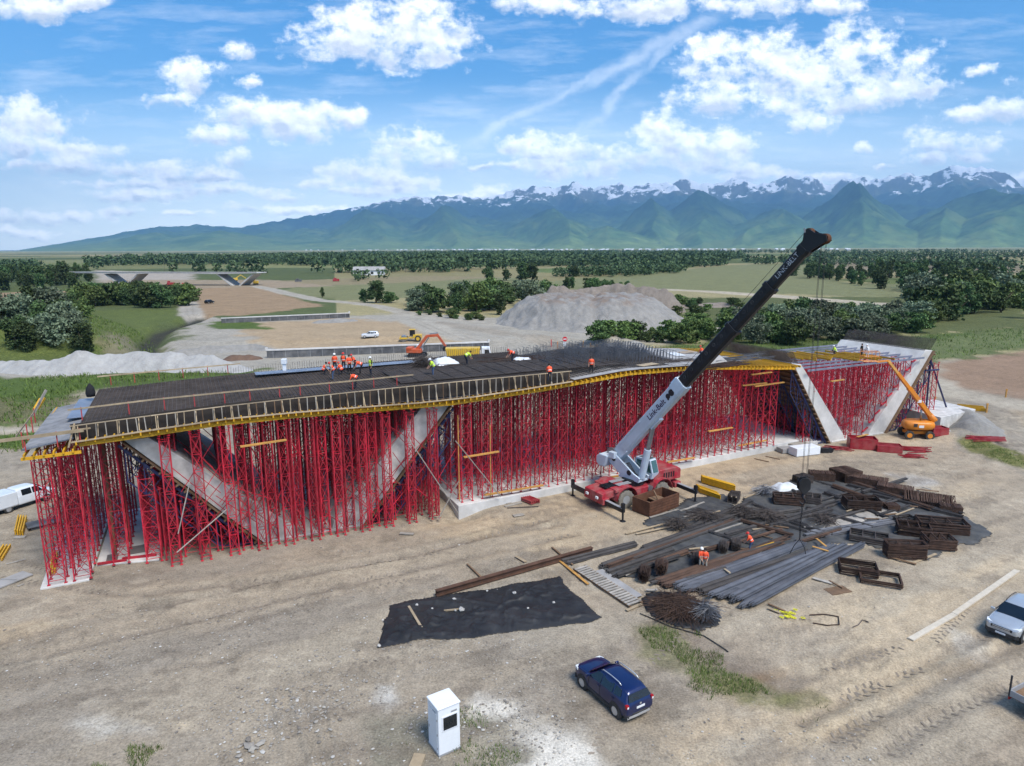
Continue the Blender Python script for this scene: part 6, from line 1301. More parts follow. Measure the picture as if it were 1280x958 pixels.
# ================================================================== cars
def suv(name,label,cat,loc,rot,paint,rails='chrome',full=True,railmat=None,sc=1.0,rear_lamps=True):
    e=thing(name,label,cat,loc,rot); e.scale=(sc,)*3
    S=[(2.19,.50,.74,.78,.62,.5),(2.12,.36,.86,.92,.80,.68),(1.85,.26,.98,1.02,.885,.76),(1.35,.25,1.03,1.075,.90,.78),(0.98,.25,1.06,1.11,.90,.76),(0.80,.25,1.07,1.24,.90,.70),(0.30,.25,1.08,1.60,.905,.62),(-0.25,.25,1.09,1.67,.905,.625),(-1.10,.25,1.11,1.655,.905,.62),(-1.70,.26,1.12,1.60,.90,.60),(-1.92,.28,1.12,1.50,.885,.595),(-2.07,.33,1.08,1.15,.86,.70),(-2.17,.42,.95,1.0,.84,.70),(-2.19,.52,.82,.86,.76,.60)]
    rings=[]
    for x,zb,zt,zr,w,wr in S:
        h=[(w*.86,zb),(w*.985,zb+.10),(w,(zb+zt)/2),(w*.985,zt-.03),(w*.93 if zr-zt>.2 else w*.9,zt+.02),(wr+.02,zr-.07),(wr*.86,zr),(0,zr+.015)]
        rings.append([(x,-y,z) for y,z in h]+[(x,y,z) for y,z in h[-2::-1]])
    mb=MB(); mb.loft(rings); body=mb.build('body',paint,e,smooth=True,sub=2)
    if full:
        # lower cladding, bumpers
        mb=MB(); mb.prism([(-1.0,.22),(1.0,.22),(0.95,.42),(-0.95,.42)],-.915,.915); mb.build('sill','trim',e,bevel=.02)
        mb=MB(); mb.prism([(-.86,2.0),(-.6,2.2),(.6,2.2),(.86,2.0)],.28,.5,'zz') if False else mb.loft([[(2.0,-.88,z),(2.14,-.70,z),(2.225,-.3,z),(2.225,.3,z),(2.14,.70,z),(2.0,.88,z),(1.9,.80,z),(1.9,-.80,z)] for z in (.27,.52)]); mb.build('front_bumper','trim',e,bevel=.02)
        mb=MB(); mb.loft([[(-1.98,-.87,z),(-2.13,-.72,z),(-2.225,-.3,z),(-2.225,.3,z),(-2.13,.72,z),(-1.98,.87,z),(-1.9,.8,z),(-1.9,-.8,z)] for z in (.30,.56)]); rbp=mb.build('rear_bumper','trim',e,bevel=.02)
        mb=MB(); mb.loft([[(-2.10,-.76,z-.08),(-2.19,-.58,z+.02),(-2.245,-.3,z+.05),(-2.245,.3,z+.05),(-2.19,.58,z+.02),(-2.10,.76,z-.08),(-2.0,.6,z),(-2.0,-.6,z)] for z in (.30,.44)]); mb.build('skid_plate','chrome',rbp,bevel=.015)
        mb=MB(); mb.box((2.185,0,.74),(.06,1.1,.16)); mb.build('grille','trim',e,bevel=.02)
        mb=MB(); mb.box((2.222,0,.78),(.012,.9,.035)); mb.box((2.222,0,.70),(.012,.9,.03)); mb.build('grille_bar_frame','chrome',e)
        mb=MB(); mb.box((2.235,0,.44),(.015,.52,.11)); mb.build('number_plate','white',e)
        mb=MB(); mb.box((-2.205,0,.80),(.02,.52,.11)); mb.build('number_plate','white',e)
        mb=MB(); mb.box((-2.19,0,.97),(.03,.10,.07)); mb.build('tailgate_emblem','chrome',e)
        for s in (-1,1):
            mb=MB(); mb.loft([[(2.10,s*.50,z),(2.05,s*.82,z+.03),(1.78,s*.895,z+.06),(1.75,s*.87,z+.06),(2.0,s*.5,z+.02)] for z in (.76,.90)]); mb.build('headlight','lampw',e,bevel=.01)
            mb=MB(); mb.box((-2.10,s*.80,.98),(.16,.17,.20)); tl=mb.build('tail_lamp','lampr',e,bevel=.03)
            mb=MB(); mb.box((-2.185,s*.80,.96),(.02,.09,.09)); mb.build('reversing_lamp','lampw',tl)
            mb=MB(); mb.loft([[(.74+k*.0,s*(.93),1.06),(.86,s*.93,1.06),(.88,s*1.10,1.09),(.76,s*1.10,1.09)],[(.74,s*.93,1.22),(.84,s*.93,1.22),(.85,s*1.09,1.24),(.76,s*1.09,1.24)]] if True else []) if False else mb.box((.80,s*1.0,1.14),(.12,.22,.16)); mb.build('mirror',paint,e,bevel=.04,seg=3)
            mb=MB(); zr=1.735; mb.tube([(.15,s*.56,1.63),(.02,s*.56,zr-.01),(-.6,s*.565,zr+.03),(-1.2,s*.56,zr),(-1.38,s*.56,1.64)],.026,6); mb.build('roof_rail',railmat or rails,e,smooth=True)
            for xa in (0.1,-1.0): mb=MB(); mb.box((xa-.12,s*.925,.97),(.2,.03,.04)); mb.build('door_handle',paint,e)
            mb=MB()
            for xa,xb in ((.86,.78),(-.12,-.12),(-1.02,-1.14)): mb.bar((xa,s*.912,.42),(xb,s*.905,1.06),.014,.012)
            mb.build('door_seam_frame','trim',e)
        mb=MB(); mb.add([(-1.965,-.60,1.47),(-1.965,.60,1.47),(-2.115,.70,1.14),(-2.115,-.70,1.14)],[(0,1,2,3)]); mb.build('rear_window','glass',e)
        mb=MB(); mb.bar((-2.08,0,1.20),(-2.05,.35,1.30),.02); mb.build('rear_wiper','trim',e)
    mb=MB(); mb.add([(.99,-.74,1.125),(.99,.74,1.125),(.36,.575,1.60),(.36,-.575,1.60)],[(0,1,2,3)]); mb.add([(1.02,-.74,1.135),(1.02,.74,1.135),(.36,.59,1.635),(.36,-.59,1.635)],[(0,1,2,3)]); mb.build('windscreen','glass',e)
    for s in (-1,1):
        W=lambda x,z:(x,s*(.907-.30*max(0,(z-1.1))/.5 if z>1.1 else .907),z)
        for nm,q in (('front_window',[W(.74,1.14),W(-.10,1.14),W(-.10,1.54),W(.30,1.52)]),('rear_side_window',[W(-.17,1.14),W(-1.0,1.15),W(-1.0,1.55),W(-.17,1.56)]),('quarter_window',[W(-1.10,1.17),W(-1.62,1.24),W(-1.52,1.50),W(-1.10,1.54)])):
            mb=MB(); mb.add(q+[(x,y-s*.06,z) for x,y,z in q],[(0,1,2,3),(4,5,6,7),(0,1,5,4),(1,2,6,5),(2,3,7,6),(3,0,4,7)]); mb.build(nm,'glass',e)
    for x in (1.34,-1.33):
        for s in (-1,1):
            if full:
                mb=MB(); mb.lathe(Vector((x,s*.80,.36)),(0,s,0),[(.44,0),(.44,.118),(.40,.124),(.0,.124)],24); mb.build('wheel_arch','trim',e,auto=40)
            wheel(e,(x,s*.83,.345),(0,s,0),.345,.235,'rubber','chrome',False,24,.66,True)
    return e
suv('parked_car','dark blue SUV with silver roof rails parked by the white booth','car',(5.12,31.8,gz(5.1,31.8)),rad(121.6),'carblue')
a=at(1253,752,1.7); b=at(1271,739,1.7); ang=math.atan2(a.y-b.y,a.x-b.x); d=Vector((math.cos(ang),math.sin(ang),0)); fr=at(1250,796,0.25); c=fr-d*2.19
suv('parked_car','silver SUV with black roof rails facing the yard beside the long planks','car',(c.x,c.y,gz(c.x,c.y)),ang,'carsilver',railmat='trim')
p=at(463,426); suv('parked_car','white SUV parked on the tan pad beside the yellow roller','car',(p.x,p.y,gz(p.x,p.y)),rad(188),'carwhite',full=False)
p=at(262,380); suv('parked_car','small black car alone on the brown field','car',(p.x,p.y,gz(p.x,p.y)),rad(70),'carblack',full=False)
# crew-cab van with a box behind
def crew_van(loc,rot):
    e=thing('pickup_truck','white crew-cab pickup with a closed white box body beside the corner shoring','pickup',loc,rot)
    rings=[]
    for x,zb,zt,zr,w,wr in [(2.45,.5,.8,.85,.75,.6),(2.38,.4,.95,1.0,.86,.75),(1.9,.35,1.1,1.15,.90,.80),(1.55,.35,1.15,1.22,.92,.78),(.95,.35,1.18,1.78,.92,.72),(.6,.35,1.18,1.88,.92,.73),(-.55,.35,1.18,1.90,.92,.73),(-.85,.35,1.18,1.86,.92,.74),(-.9,.4,1.1,1.8,.9,.72)]:
        h=[(w*.9,zb),(w,zb+.12),(w,(zb+zt)/2),(w*.99,zt),(w*.95,zt+.05),(wr+.02,zr-.08),(wr*.88,zr),(0,zr+.02)]; rings.append([(x,-y,z) for y,z in h]+[(x,y,z) for y,z in h[-2::-1]])
    mb=MB(); mb.loft(rings); mb.build('cab','carwhite',e,smooth=True,sub=2)
    mb=MB(); mb.box((-2.35,0,1.12),(2.85,1.9,1.30)); mb.build('box_body','carwhite',e,bevel=.05,seg=3)
    mb=MB(); mb.box((-2.35,0,.46),(2.85,1.8,.12)); mb.box((-.2,0,.42),(4.6,.9,.16)); mb.build('chassis','trim',e)
    mb=MB(); mb.box((-2.35,-.955,.56),(2.8,.02,.06)); mb.box((-2.35,.955,.56),(2.8,.02,.06)); mb.build('side_rail_frame','grey',e)
    for s in (-1,1):
        W=lambda x,z:(x,s*(.925-.19*(z-1.2)/.62),z)
        for nm,q in (('front_window',[W(1.30,1.24),W(.42,1.24),W(.42,1.74),W(.88,1.72)]),('rear_side_window',[W(.32,1.24),W(-.5,1.24),W(-.5,1.74),W(.32,1.75)])):
            mb=MB(); mb.add(q+[(x,y-s*.06,z) for x,y,z in q],[(0,1,2,3),(4,5,6,7),(0,1,5,4),(1,2,6,5),(2,3,7,6),(3,0,4,7)]); mb.build(nm,'glass',e)
        mb=MB(); mb.box((1.28,s*1.02,1.3),(.12,.2,.26)); mb.build('mirror','trim',e,bevel=.03)
        for x in (1.55,-1.75): wheel(e,(x,s*.82,.36),(0,s,0),.36,.25,'rubber','grey',False,22,.6)
        mb=MB(); mb.box((2.36,s*.62,.9),(.12,.34,.2)); mb.build('headlight','lampw',e,bevel=.02)
    mb=MB(); mb.add([(1.60,-.75,1.25),(1.60,.75,1.25),(1.02,.68,1.77),(1.02,-.68,1.77)],[(0,1,2,3)]); mb.build('windscreen','glass',e)
ra=at(11,641); fa=at(58,626); d=(fa-ra); d.z=0; an=math.atan2(d.y,d.x); d.normalize(); c=ra+d*1.75+Vector((-d.y,d.x,0))*.82
crew_van((c.x,c.y,gz(c.x,c.y)),an)
# dropside trailer, corner only in view
A=at(1262,866,1.0); B=at(1281,856,1.0); dd=(B-A).normalized(); an=math.atan2(dd.y,dd.x)
e=thing('dropside_trailer','grey dropside trailer bed with an upright corner post, reaching in past the silver SUV','trailer',(A.x,A.y,0),an)
mb=MB(); mb.box((1.05,-2.1,.85),(2.1,4.2,.10)); mb.build('bed','woodb',e)
for nm,c,dm in (('side_board',(1.05,-.0,1.0),(2.1,.05,.34)),('side_board',(0,-2.1,1.0),(.05,4.2,.34)),('side_board',(2.1,-2.1,1.0),(.05,4.2,.34)),('side_board',(1.05,-4.2,1.0),(2.1,.05,.34))): mb=MB(); mb.box(c,dm); mb.build(nm,'grey',e,bevel=.01)
mb=MB(); mb.bar((0,0,.8),(0,0,1.95),.07); mb.build('corner_post','trim',e)
mb=MB(); mb.box((1.05,-2.1,.72),(.9,4.0,.14)); mb.build('chassis','trim',e)
for y in (-1.6,-2.6):
    for x in (.12,1.98): wheel(e,(x,y,.36),(1 if x>1 else -1,0,0),.36,.22,'rubber','grey',False,20,.55)
mb=MB(); mb.box((.3,.06,.62),(.35,.06,.14)); mb.build('tail_lamp','lampr',e)

# ================================================================== people
def person(loc,face,label,pose='stand',vest='hiviso',hat='hatw',legs='cloth',top='clothk',group=None,seed=0,h=1.76,lean=None,arms='down'):
    rg=random.Random(seed+77); k=h/1.76; e=thing('person',label,'person',loc,face,group)
    th=lean if lean is not None else {'stand':.05,'bend':1.15,'crouch':.5,'stoop':.55,'walk':.1}[pose]
    pz={'stand':.93,'bend':.90,'crouch':.40,'stoop':.86,'walk':.91}[pose]; px={'bend':-.22,'crouch':-.14,'stoop':-.12}.get(pose,0)
    P=Vector((px,0,pz)); d=Vector((math.sin(th),0,math.cos(th))); V=[];E=[];R=[];G=[]
    def v(p,r,g,par=None):
        V.append(Vector(p)*k); R.append((r*k,r*k) if not isinstance(r,tuple) else (r[0]*k,r[1]*k)); G.append(g)
        if par is not None: E.append((par,len(V)-1))
        return len(V)-1
    pel=v(P,(.135,.15),1); wa=v(P+d*.18,(.12,.135),0,pel); che=v(P+d*.36,(.135,.165),0,wa); sh=v(P+d*.49,(.09,.11),0,che)
    hdz=th*.55; hd_=Vector((math.sin(hdz),0,math.cos(hdz))); nk=v(P+d*.56,.055,2,sh); hc=v(P+d*.56+hd_*.13,(.088,.078),2,nk); ht=v(P+d*.56+hd_*.22,(.075,.068),2,hc)
    nose=v(P+d*.56+hd_*.11+Vector((hd_.z,0,-hd_.x))*.105,.016,2,hc)
    for s in (-1,1):
        hp=P+Vector((0,s*.09,-.04))
        if pose=='crouch': kn=Vector((px+.40,s*.16,.46)); an=Vector((px+.06,s*.14,.09)); 
        elif pose=='walk': kn=Vector((.10*s+.06,s*.10,.50)); an=Vector((.22*s,s*.10,.09))
        else: kn=Vector((px*.3+.04,s*.11,.50)); an=Vector((-.02+.03*s,s*.13,.09))
        a=v(hp,(.095,.10),1,pel); b=v(kn,.065,1,a); c=v(an,.048,1,b); t=v(an+Vector((.17,s*.02,-.05)),(.04,.045),3,c)
        S=P+d*.46+Vector((0,s*.185,0)); f=Vector((d.z,0,-d.x))
        if pose in('bend','crouch') or arms=='fwd': el=S+Vector((.10,s*.05,-.26)); wr=el+Vector((.16,-s*.06,-.20))
        elif arms=='up': el=S+f*.12+Vector((0,s*.14,-.20)); wr=el+Vector((.20,-s*.10,.10))
        else: el=S+Vector((-.02,s*.06,-.29)); wr=el+Vector((.08,s*.0,-.25))
        a=v(S,.062,0,sh); b=v(el,.046,0,a); c=v(wr,.033,2,b); hdv=(wr-el).normalized(); pm=v(wr+hdv*.07,(.038,.022),2,c)
        side=Vector((hdv.z,0,-hdv.x)).normalized() if abs(hdv.y)<.9 else Vector((1,0,0))
        for q,(off,L) in enumerate(((-.03,.075),(-.01,.09),(.01,.085),(.03,.065))): m1=v(wr+hdv*(.10+L*.5)+side*off,.0095,2,pm); v(wr+hdv*(.10+L)+side*off*1.05+Vector((0,-s*.02,0)),.008,2,m1)
        t1=v(wr+hdv*.07+side*.055,.011,2,c); v(wr+hdv*.115+side*.075,.009,2,t1)
    me=bpy.data.meshes.new('body'); me.from_pydata([tuple(p) for p in V],E,[]); o=bpy.data.objects.new('tmp',me); COL.objects.link(o)
    sk=o.modifiers.new('skin','SKIN'); sk.use_smooth_shade=True
    for i,r in enumerate(R): me.skin_vertices[0].data[i].radius=r
    me.skin_vertices[0].data[0].use_root=True
    sb=o.modifiers.new('sub','SUBSURF'); sb.levels=1
    dg=bpy.context.evaluated_depsgraph_get(); nm=bpy.data.meshes.new_from_object(o.evaluated_get(dg)); bpy.data.objects.remove(o); bpy.data.meshes.remove(me)
    nm.name='body'; nm.materials.clear()
    for m_ in (top,legs,'skin','trim'): nm.materials.append(M[m_])
    A=np.array([V[a] for a,b in E]); B=np.array([V[b] for a,b in E]); gg=np.array([G[b] for a,b in E]); D=B-A; LL=(D*D).sum(1)+1e-9
    for p in nm.polygons:
        c=np.array(p.center); t=np.clip(((c-A)*D).sum(1)/LL,0,1); p.material_index=int(gg[np.argmin(((A+D*t[:,None]-c)**2).sum(1))]); p.use_smooth=True
    bo=bpy.data.objects.new('body',nm); COL.objects.link(bo); bo.parent=e
    if vest:
        rings=[]; n=14; f=Vector((d.z,0,-d.x))
        for tt,rx,ry in ((.02,.165,.185),(.18,.155,.175),(.34,.165,.20),(.44,.145,.215),(.50,.10,.18),(.53,.07,.10)):
            c=P+d*tt; rings.append([(c+f*math.cos(2*PI*j/n)*rx+Vector((0,1,0))*math.sin(2*PI*j/n)*ry)*k for j in range(n)])
        mb=MB(); mb.loft(rings,caps=False); ve=mb.build('safety_vest',vest,e,smooth=True)
        rings=[]
        for tt in (.15,.20):
            c=P+d*tt; rings.append([(c+f*math.cos(2*PI*j/n)*.166+Vector((0,1,0))*math.sin(2*PI*j/n)*.186)*k for j in range(n)])
        mb=MB(); mb.loft(rings,caps=False); mb.build('reflective_band','refl',ve,smooth=True)
    hp=(P+d*.56+hd_*.155)*k
    mb=MB(); ax=hd_
    if hat: mb.lathe(hp,ax,[(.128*k,-.012*k),(.122*k,.0),(.116*k,.05*k),(.09*k,.095*k),(.045*k,.12*k),(0,.126*k)],14); mb.prism([(0,0)],0,0) if False else None; hb_=mb.build('helmet',hat,e,smooth=True); mb=MB(); fr=Vector((hd_.z,0,-hd_.x)); mb.box(hp+fr*.12*k,(.09*k,.17*k,.012*k)); mb.build('peak',hat,hb_)
    else: mb.lathe(hp-fr_(hd_)*.008,ax,[(.098*k,-.05*k),(.104*k,.0),(.095*k,.05*k),(.06*k,.085*k),(0,.097*k)],14); mb.build('hair','hair',e,smooth=True)
    fr=fr_(hd_); mb=MB()
    for s in (-1,1): mb.box((P+d*.56+hd_*.135)*k+fr*.083*k+Vector((0,s*.03*k,0)),(.012*k,.018*k,.01*k))
    mb.build('eye_frame','clothk',e)
    return e
def fr_(h): return Vector((h.z,0,-h.x))
def on_deck(x,y,z=11.72):
    p=at(x,y,z); s,t=st(p); zz=(FT(s)-.05) if s<24 else YT(s)+.06; p=at(x,y,zz); return p
CREW='crew of workers on the deck'
for i,(x,y,fa,pose,vs,ht,lg,tp,ar,lab) in enumerate([
 (406,468,20,'crouch','hiviso',None,'cloth','beige','down','worker in orange vest crouching at the outer side of the crew'),
 (416,475,200,'stoop','hiviso','hatr','jeans','beige','down','worker in orange vest and blue jeans stooping in front of the crew'),
 (419,465,-80,'stand','hiviso','hatw','cloth','hiviso','down','tallest orange worker with white helmet standing at the back of the crew'),
 (426,468,160,'crouch','hiviso','hatr','cloth','hiviso','down','orange worker crouched low in the middle of the crew'),
 (430,464,-100,'stand','hiviso','hatr','cloth','clothk','down','worker in orange vest and red helmet standing behind the crouched one'),
 (437,467,-70,'stand','hiviso',None,'clothk','hiviso','fwd','bareheaded worker in bright orange standing upright amid the crew'),
 (443,464,180,'stoop','hiviso','hatr','cloth','clothk','fwd','worker half hidden behind, stooping toward the crew'),
 (450,468,190,'bend','hiviso',None,'clothk','hiviso','down','orange worker bending forward at the inner side of the crew'),
 (464,470,215,'stand','hivisy','hatw','cloth','clothk','down','worker in lime vest standing apart from the orange crew'),
 (444,486,180,'bend','hiviso',None,'cloth','hiviso','down','lone orange worker bent down by the front guard rail'),
 (541,470,200,'stoop','hivisy','hatw','jeans','hivisy','fwd','worker in lime vest and blue trousers by the tangled bar pile'),
 (584,456,30,'bend','hivisy',None,'cloth','hivisy','down','worker in lime jacket bending before the yellow dump truck'),
 (640,453,200,'bend','hiviso','hatr','cloth','hiviso','down','worker in red orange bending at the start of the stirrup field'),
 (739,468,-95,'stand','hiviso',None,'clothk','hiviso','down','worker in orange vest standing upright among the stirrups'),
 (687,478,100,'stoop','hiviso',None,'cloth','hiviso','fwd','orange worker stooping inside the last timber side form'),
 (877,445,150,'crouch','hiviso','hatr','cloth','hiviso','down','orange worker crouching behind the black crane boom')]):
    p=on_deck(x,y); person(p,rad(fa),lab,pose,vs,ht,lg,tp,CREW,i,1.76,None,ar)
for i,(x,y,fa,pose,vs,ht,lg,tp,lab) in enumerate([(1043,443,180,'crouch','hivisy','hatw','cloth','hivisy','worker in lime crouching on the furthest formwork'),(1076,447,-60,'stand',None,None,'clothk','clothk','worker dressed in black standing on the furthest formwork'),(1084,447,100,'stoop',None,'hatw','clothw','clothw','worker in white stooping on the furthest formwork')]):
    p=at(x,y,9.6); person(p,rad(fa),lab,pose,vs,ht,lg,tp,CREW,40+i,1.76)
for i,(x,y,fa,pose,ht,lg,ar,lab) in enumerate([(875.5,712,-70,'stand','hatw','beige','fwd','worker in orange vest and white helmet, one of two standing together in the yard'),(880.5,713,-110,'stand',None,'beige','fwd','dark-haired worker in orange vest close beside the helmeted one in the yard'),(937,690,160,'stoop','hatr','jeans','fwd','worker in orange stooping alone by the yellow beam in the yard')]):
    p=gat(x,y); person(p,rad(fa),lab,pose,'hiviso',ht,lg,'hiviso',None,60+i,1.76,None,ar)

# ================================================================== the yard
ry=random.Random(21)
def zz(x,y): return 780+x/2.667,560+y/2.667          # (enlarged view -> photo pixel)
def gp(p,dz=0.0): return gat(p[0],p[1],dz)
def ground_sheet(name,poly,m,label,cat,lift=0.05,wr=0.10,step=0.22,edge=0.5,sid=0):
    """a limp sheet that follows the ground and wrinkles"""
    P=np.array(PW(poly)); x0,y0=P.min(0)-.5; x1,y1=P.max(0)+.5; xs=np.arange(x0,x1,step); ys=np.arange(y0,y1,step); X,Y=np.meshgrid(xs,ys); sh=X.shape; X,Y=X.ravel(),Y.ravel()
    d=polydist(X,Y,P)+(fbm(X*.6+sid,Y*.6,5,9)-.5)*edge*1.6; wq=fbm(X*.35,Y*.35,3,7)*2.2; w=1-np.abs(2*fbm(X*.22+wq+sid*3,Y*.62-wq,5,27+sid,.45)-1); w2=1-np.abs(2*fbm(X*.9+wq,Y*.5+sid,4,57)-1)
    Z=hz(X,Y)+lift+wr*(w**5*1.5+w2**6*.7)*sstep(0,.8,d); n=len(xs); i=np.arange((len(ys)-1)*(n-1)); a=i//(n-1); b=i%(n-1); q=np.stack([a*n+b,a*n+b+1,(a+1)*n+b+1,(a+1)*n+b],1); q=q[(d[q]>0).all(1)]
    u,inv=np.unique(q,return_inverse=True); c=np.array([X[u].mean(),Y[u].mean(),0]); o=npmesh(name,np.stack([X,Y,Z],1)[u]-c,inv.reshape(q.shape),m,True); o.location=c
    sd_=o.modifiers.new('thick','SOLIDIFY'); sd_.thickness=.015; return tag(o,label,cat)
ground_sheet('geotextile_sheet',[(472,812),(478,785),(486,758),(545,745),(610,735),(660,727),(700,721),(712,735),(726,748),(752,772),(735,779),(704,784),(650,789),(594,797),(530,803)],'tarp','large black wrinkled geotextile sheet spread on bare ground','sheet',.05,.11,.075,.35,1)
ground_sheet('geotextile_sheet',[(745,712),(800,690),(850,668),(900,648),(935,622),(985,600),(1040,590),(1100,600),(1200,640),(1242,668),(1215,680),(1185,690),(1162,705),(1128,694),(1080,683),(1040,682),(1000,700),(940,735),(880,742),(820,730),(760,722)],'tarpg','dusty dark ground sheet lying under the steel yard','sheet',.04,.05,.25,.9,2)
ground_sheet('geotextile_sheet',[(800,655),(830,640),(858,622),(905,617),(922,640),(880,652),(840,667),(812,662)],'tarpg','dark ground sheet beside the rusty box and yellow beams','sheet',.04,.04,.25,.8,3)
ground_sheet('geotextile_sheet',[(793,750),(812,738),(860,740),(905,765),(898,783),(872,790),(835,782),(805,770)],'tarp','dark sheet in front of the long grey bar bundles','sheet',.05,.08,.2,.6,4)
ground_sheet('pale_sand_patch',[zz(605,250),zz(690,235),zz(800,215),zz(880,205),zz(920,225),zz(860,240),zz(770,262),zz(665,275)],'woodg','pale bare sand patch in the middle of the steel yard','sand patch',.10,.02,.25,.5,5)  # thin added sheet standing in for the pale bare sand here
# bundles of straight bars
def bundle_mesh(rows,r,L,seed,jit=.10):
    rg=random.Random(seed); mb=MB()
    for j in range(rows):
        for i in range(rows*2-j):
            y=(i-(rows*2-j-1)/2)*r*2.05; z=r+j*r*1.75; e0=rg.uniform(0,jit); s=rg.uniform(-.02,.02)
            mb.tube([(-L/2+e0,y+s,z),(0,y,z+rg.uniform(-.01,.01)),(L/2-rg.uniform(0,jit),y-s,z)],r,5)
    return mb
BUN={}
for k,(rows,r,m) in dict(g=(3,.036,'bar_grey'),g2=(3,.042,'bar_grey'),d=(3,.042,'bar_dark'),b=(3,.042,'bar_rust'),f=(2,.04,'bar_dark')).items(): BUN[k]=bundle_mesh(rows,r,10,ord(k[0]),.35).data('bar_bundle_lattice',m,False)
def bundle(k,p0,p1,label,group=None,dz=0.08,cat='bar bundle',wk=1.0):
    a,b=gp(p0),gp(p1); c=(a+b)/2; d=b-a; L=d.length; o=bpy.data.objects.new('bar_bundle_lattice',BUN[k]); COL.objects.link(o); o.location=(c.x,c.y,max(c.z,gz(c.x,c.y))+dz); o.rotation_euler=(0,0,math.atan2(d.y,d.x)); o.scale=(L/10,wk,wk); return tag(o,label,cat,group)
G1='long grey bar bundles in the front of the yard'
for i in range(7):
    f=i/6; p0=(842+f*14,736+f*7); p1=(998+f*13,680+f*4); bundle('g' if i%3 else 'g2',(p0[0]+ry.uniform(-6,6),p0[1]),(p1[0]+ry.uniform(-8,8),p1[1]),'long grey bar bundle in the group nearer the two workers',G1,.08+.015*(i%2),wk=.9)
for i in range(11):
    f=i/10; p0=(886+f*46,748+f*14); p1=(1032+f*46,686-f*3); bundle('g2' if i%4==1 else 'g',(p0[0]+ry.uniform(-7,7),p0[1]+ry.uniform(-2,2)),(p1[0]+ry.uniform(-8,8),p1[1]),'long grey bar bundle in the front group beside the bare ground',G1+' front',.08+.14*(i%3==1),wk=1.0)
for i,(p0,p1) in enumerate([((868,742),(1012,690)),((874,746),(1022,692))]): bundle('d',p0,p1,'dark bar bundle lying in the gap between the grey bundles','dark bundles in the gap',.08)
for i,(p0,p1) in enumerate([((822,733),(985,674)),((827,736),(978,680)),((830,737),(960,688)),((818,731),(940,690))]): bundle('b',p0,p1,'rust brown bar bundle along the feet of the two workers','rusty bundles by the workers',.08+.02*i,wk=1.0)
for i,(p0,p1) in enumerate([((700,704),(795,680)),((706,707),(797,683))]): bundle('d',p0,p1,'dark bar bundle projecting past the yard toward the rust beam','dark bundles at the rust beam',.06,wk=.8)
for i,(p0,p1) in enumerate([((757,718),(842,690)),((765,724),(870,684)),((748,712),(905,655)),((756,712),(918,652)),((800,690),(935,640)),((790,700),(930,650)),((850,668),(940,628)),((780,720),(860,692))]): bundle('dfdb'[i%4],p0,p1,'dark bar bundle in the back rows between crane box and workers','dark bundles in the back rows',.07+.02*(i%3),wk=1.0)
for i,(p0,p1) in enumerate([((1060,603),(1140,628)),((1064,606),(1165,640)),((1058,608),(1190,645)),((1066,601),(1206,646)),((1090,620),(1205,650)),((1040,610),(1120,640)),((1030,618),(1110,650)),((1100,612),(1200,640))]): bundle('dbdf'[i%4],p0,p1,'long dark bundle slanting away along the far side of the yard','dark bundles along the far side',.07+.12*(i%2),wk=1.1)
for i,(p0,p1) in enumerate([((1008,668),(1128,650)),((1012,672),(1132,652)),((1018,674),(1120,656)),((1005,672),(1060,660))]): bundle('g2',p0,p1,'grey bar bundle laid across beside the pale sand patch','grey bundles by the pale boarding',.08,wk=.8)
for i,(p0,p1) in enumerate([((905,640),(985,655)),((930,650),(1000,640)),((985,612),(1040,640)),((1000,650),(1060,625)),((960,660),(1040,640)),((940,632),(1010,660)),((1010,600),(1050,612)),((905,672),(962,655)),((912,678),(966,660))]): bundle('fdf'[i%3],p0,p1,'dark bar bundle criss-crossed in the middle of the yard','dark bundles in the middle',.07+.03*(i%3),wk=.9)
for i in range(26):
    f,g=ry.random(),ry.random(); x=800+330*f; y=716-112*f+g*46-10; a_=ry.choice((-1,-1,1)); L=ry.uniform(18,46); bundle('dfbd'[i%4],(x-L,y+a_*L*-.30),(x+L,y-a_*L*-.30) if a_>0 else (x+L,y-L*.30),'short dark bundle jumbled among the others in the yard','short jumbled bundles in the yard',.1+.05*(i%4),wk=ry.uniform(.5,.9))
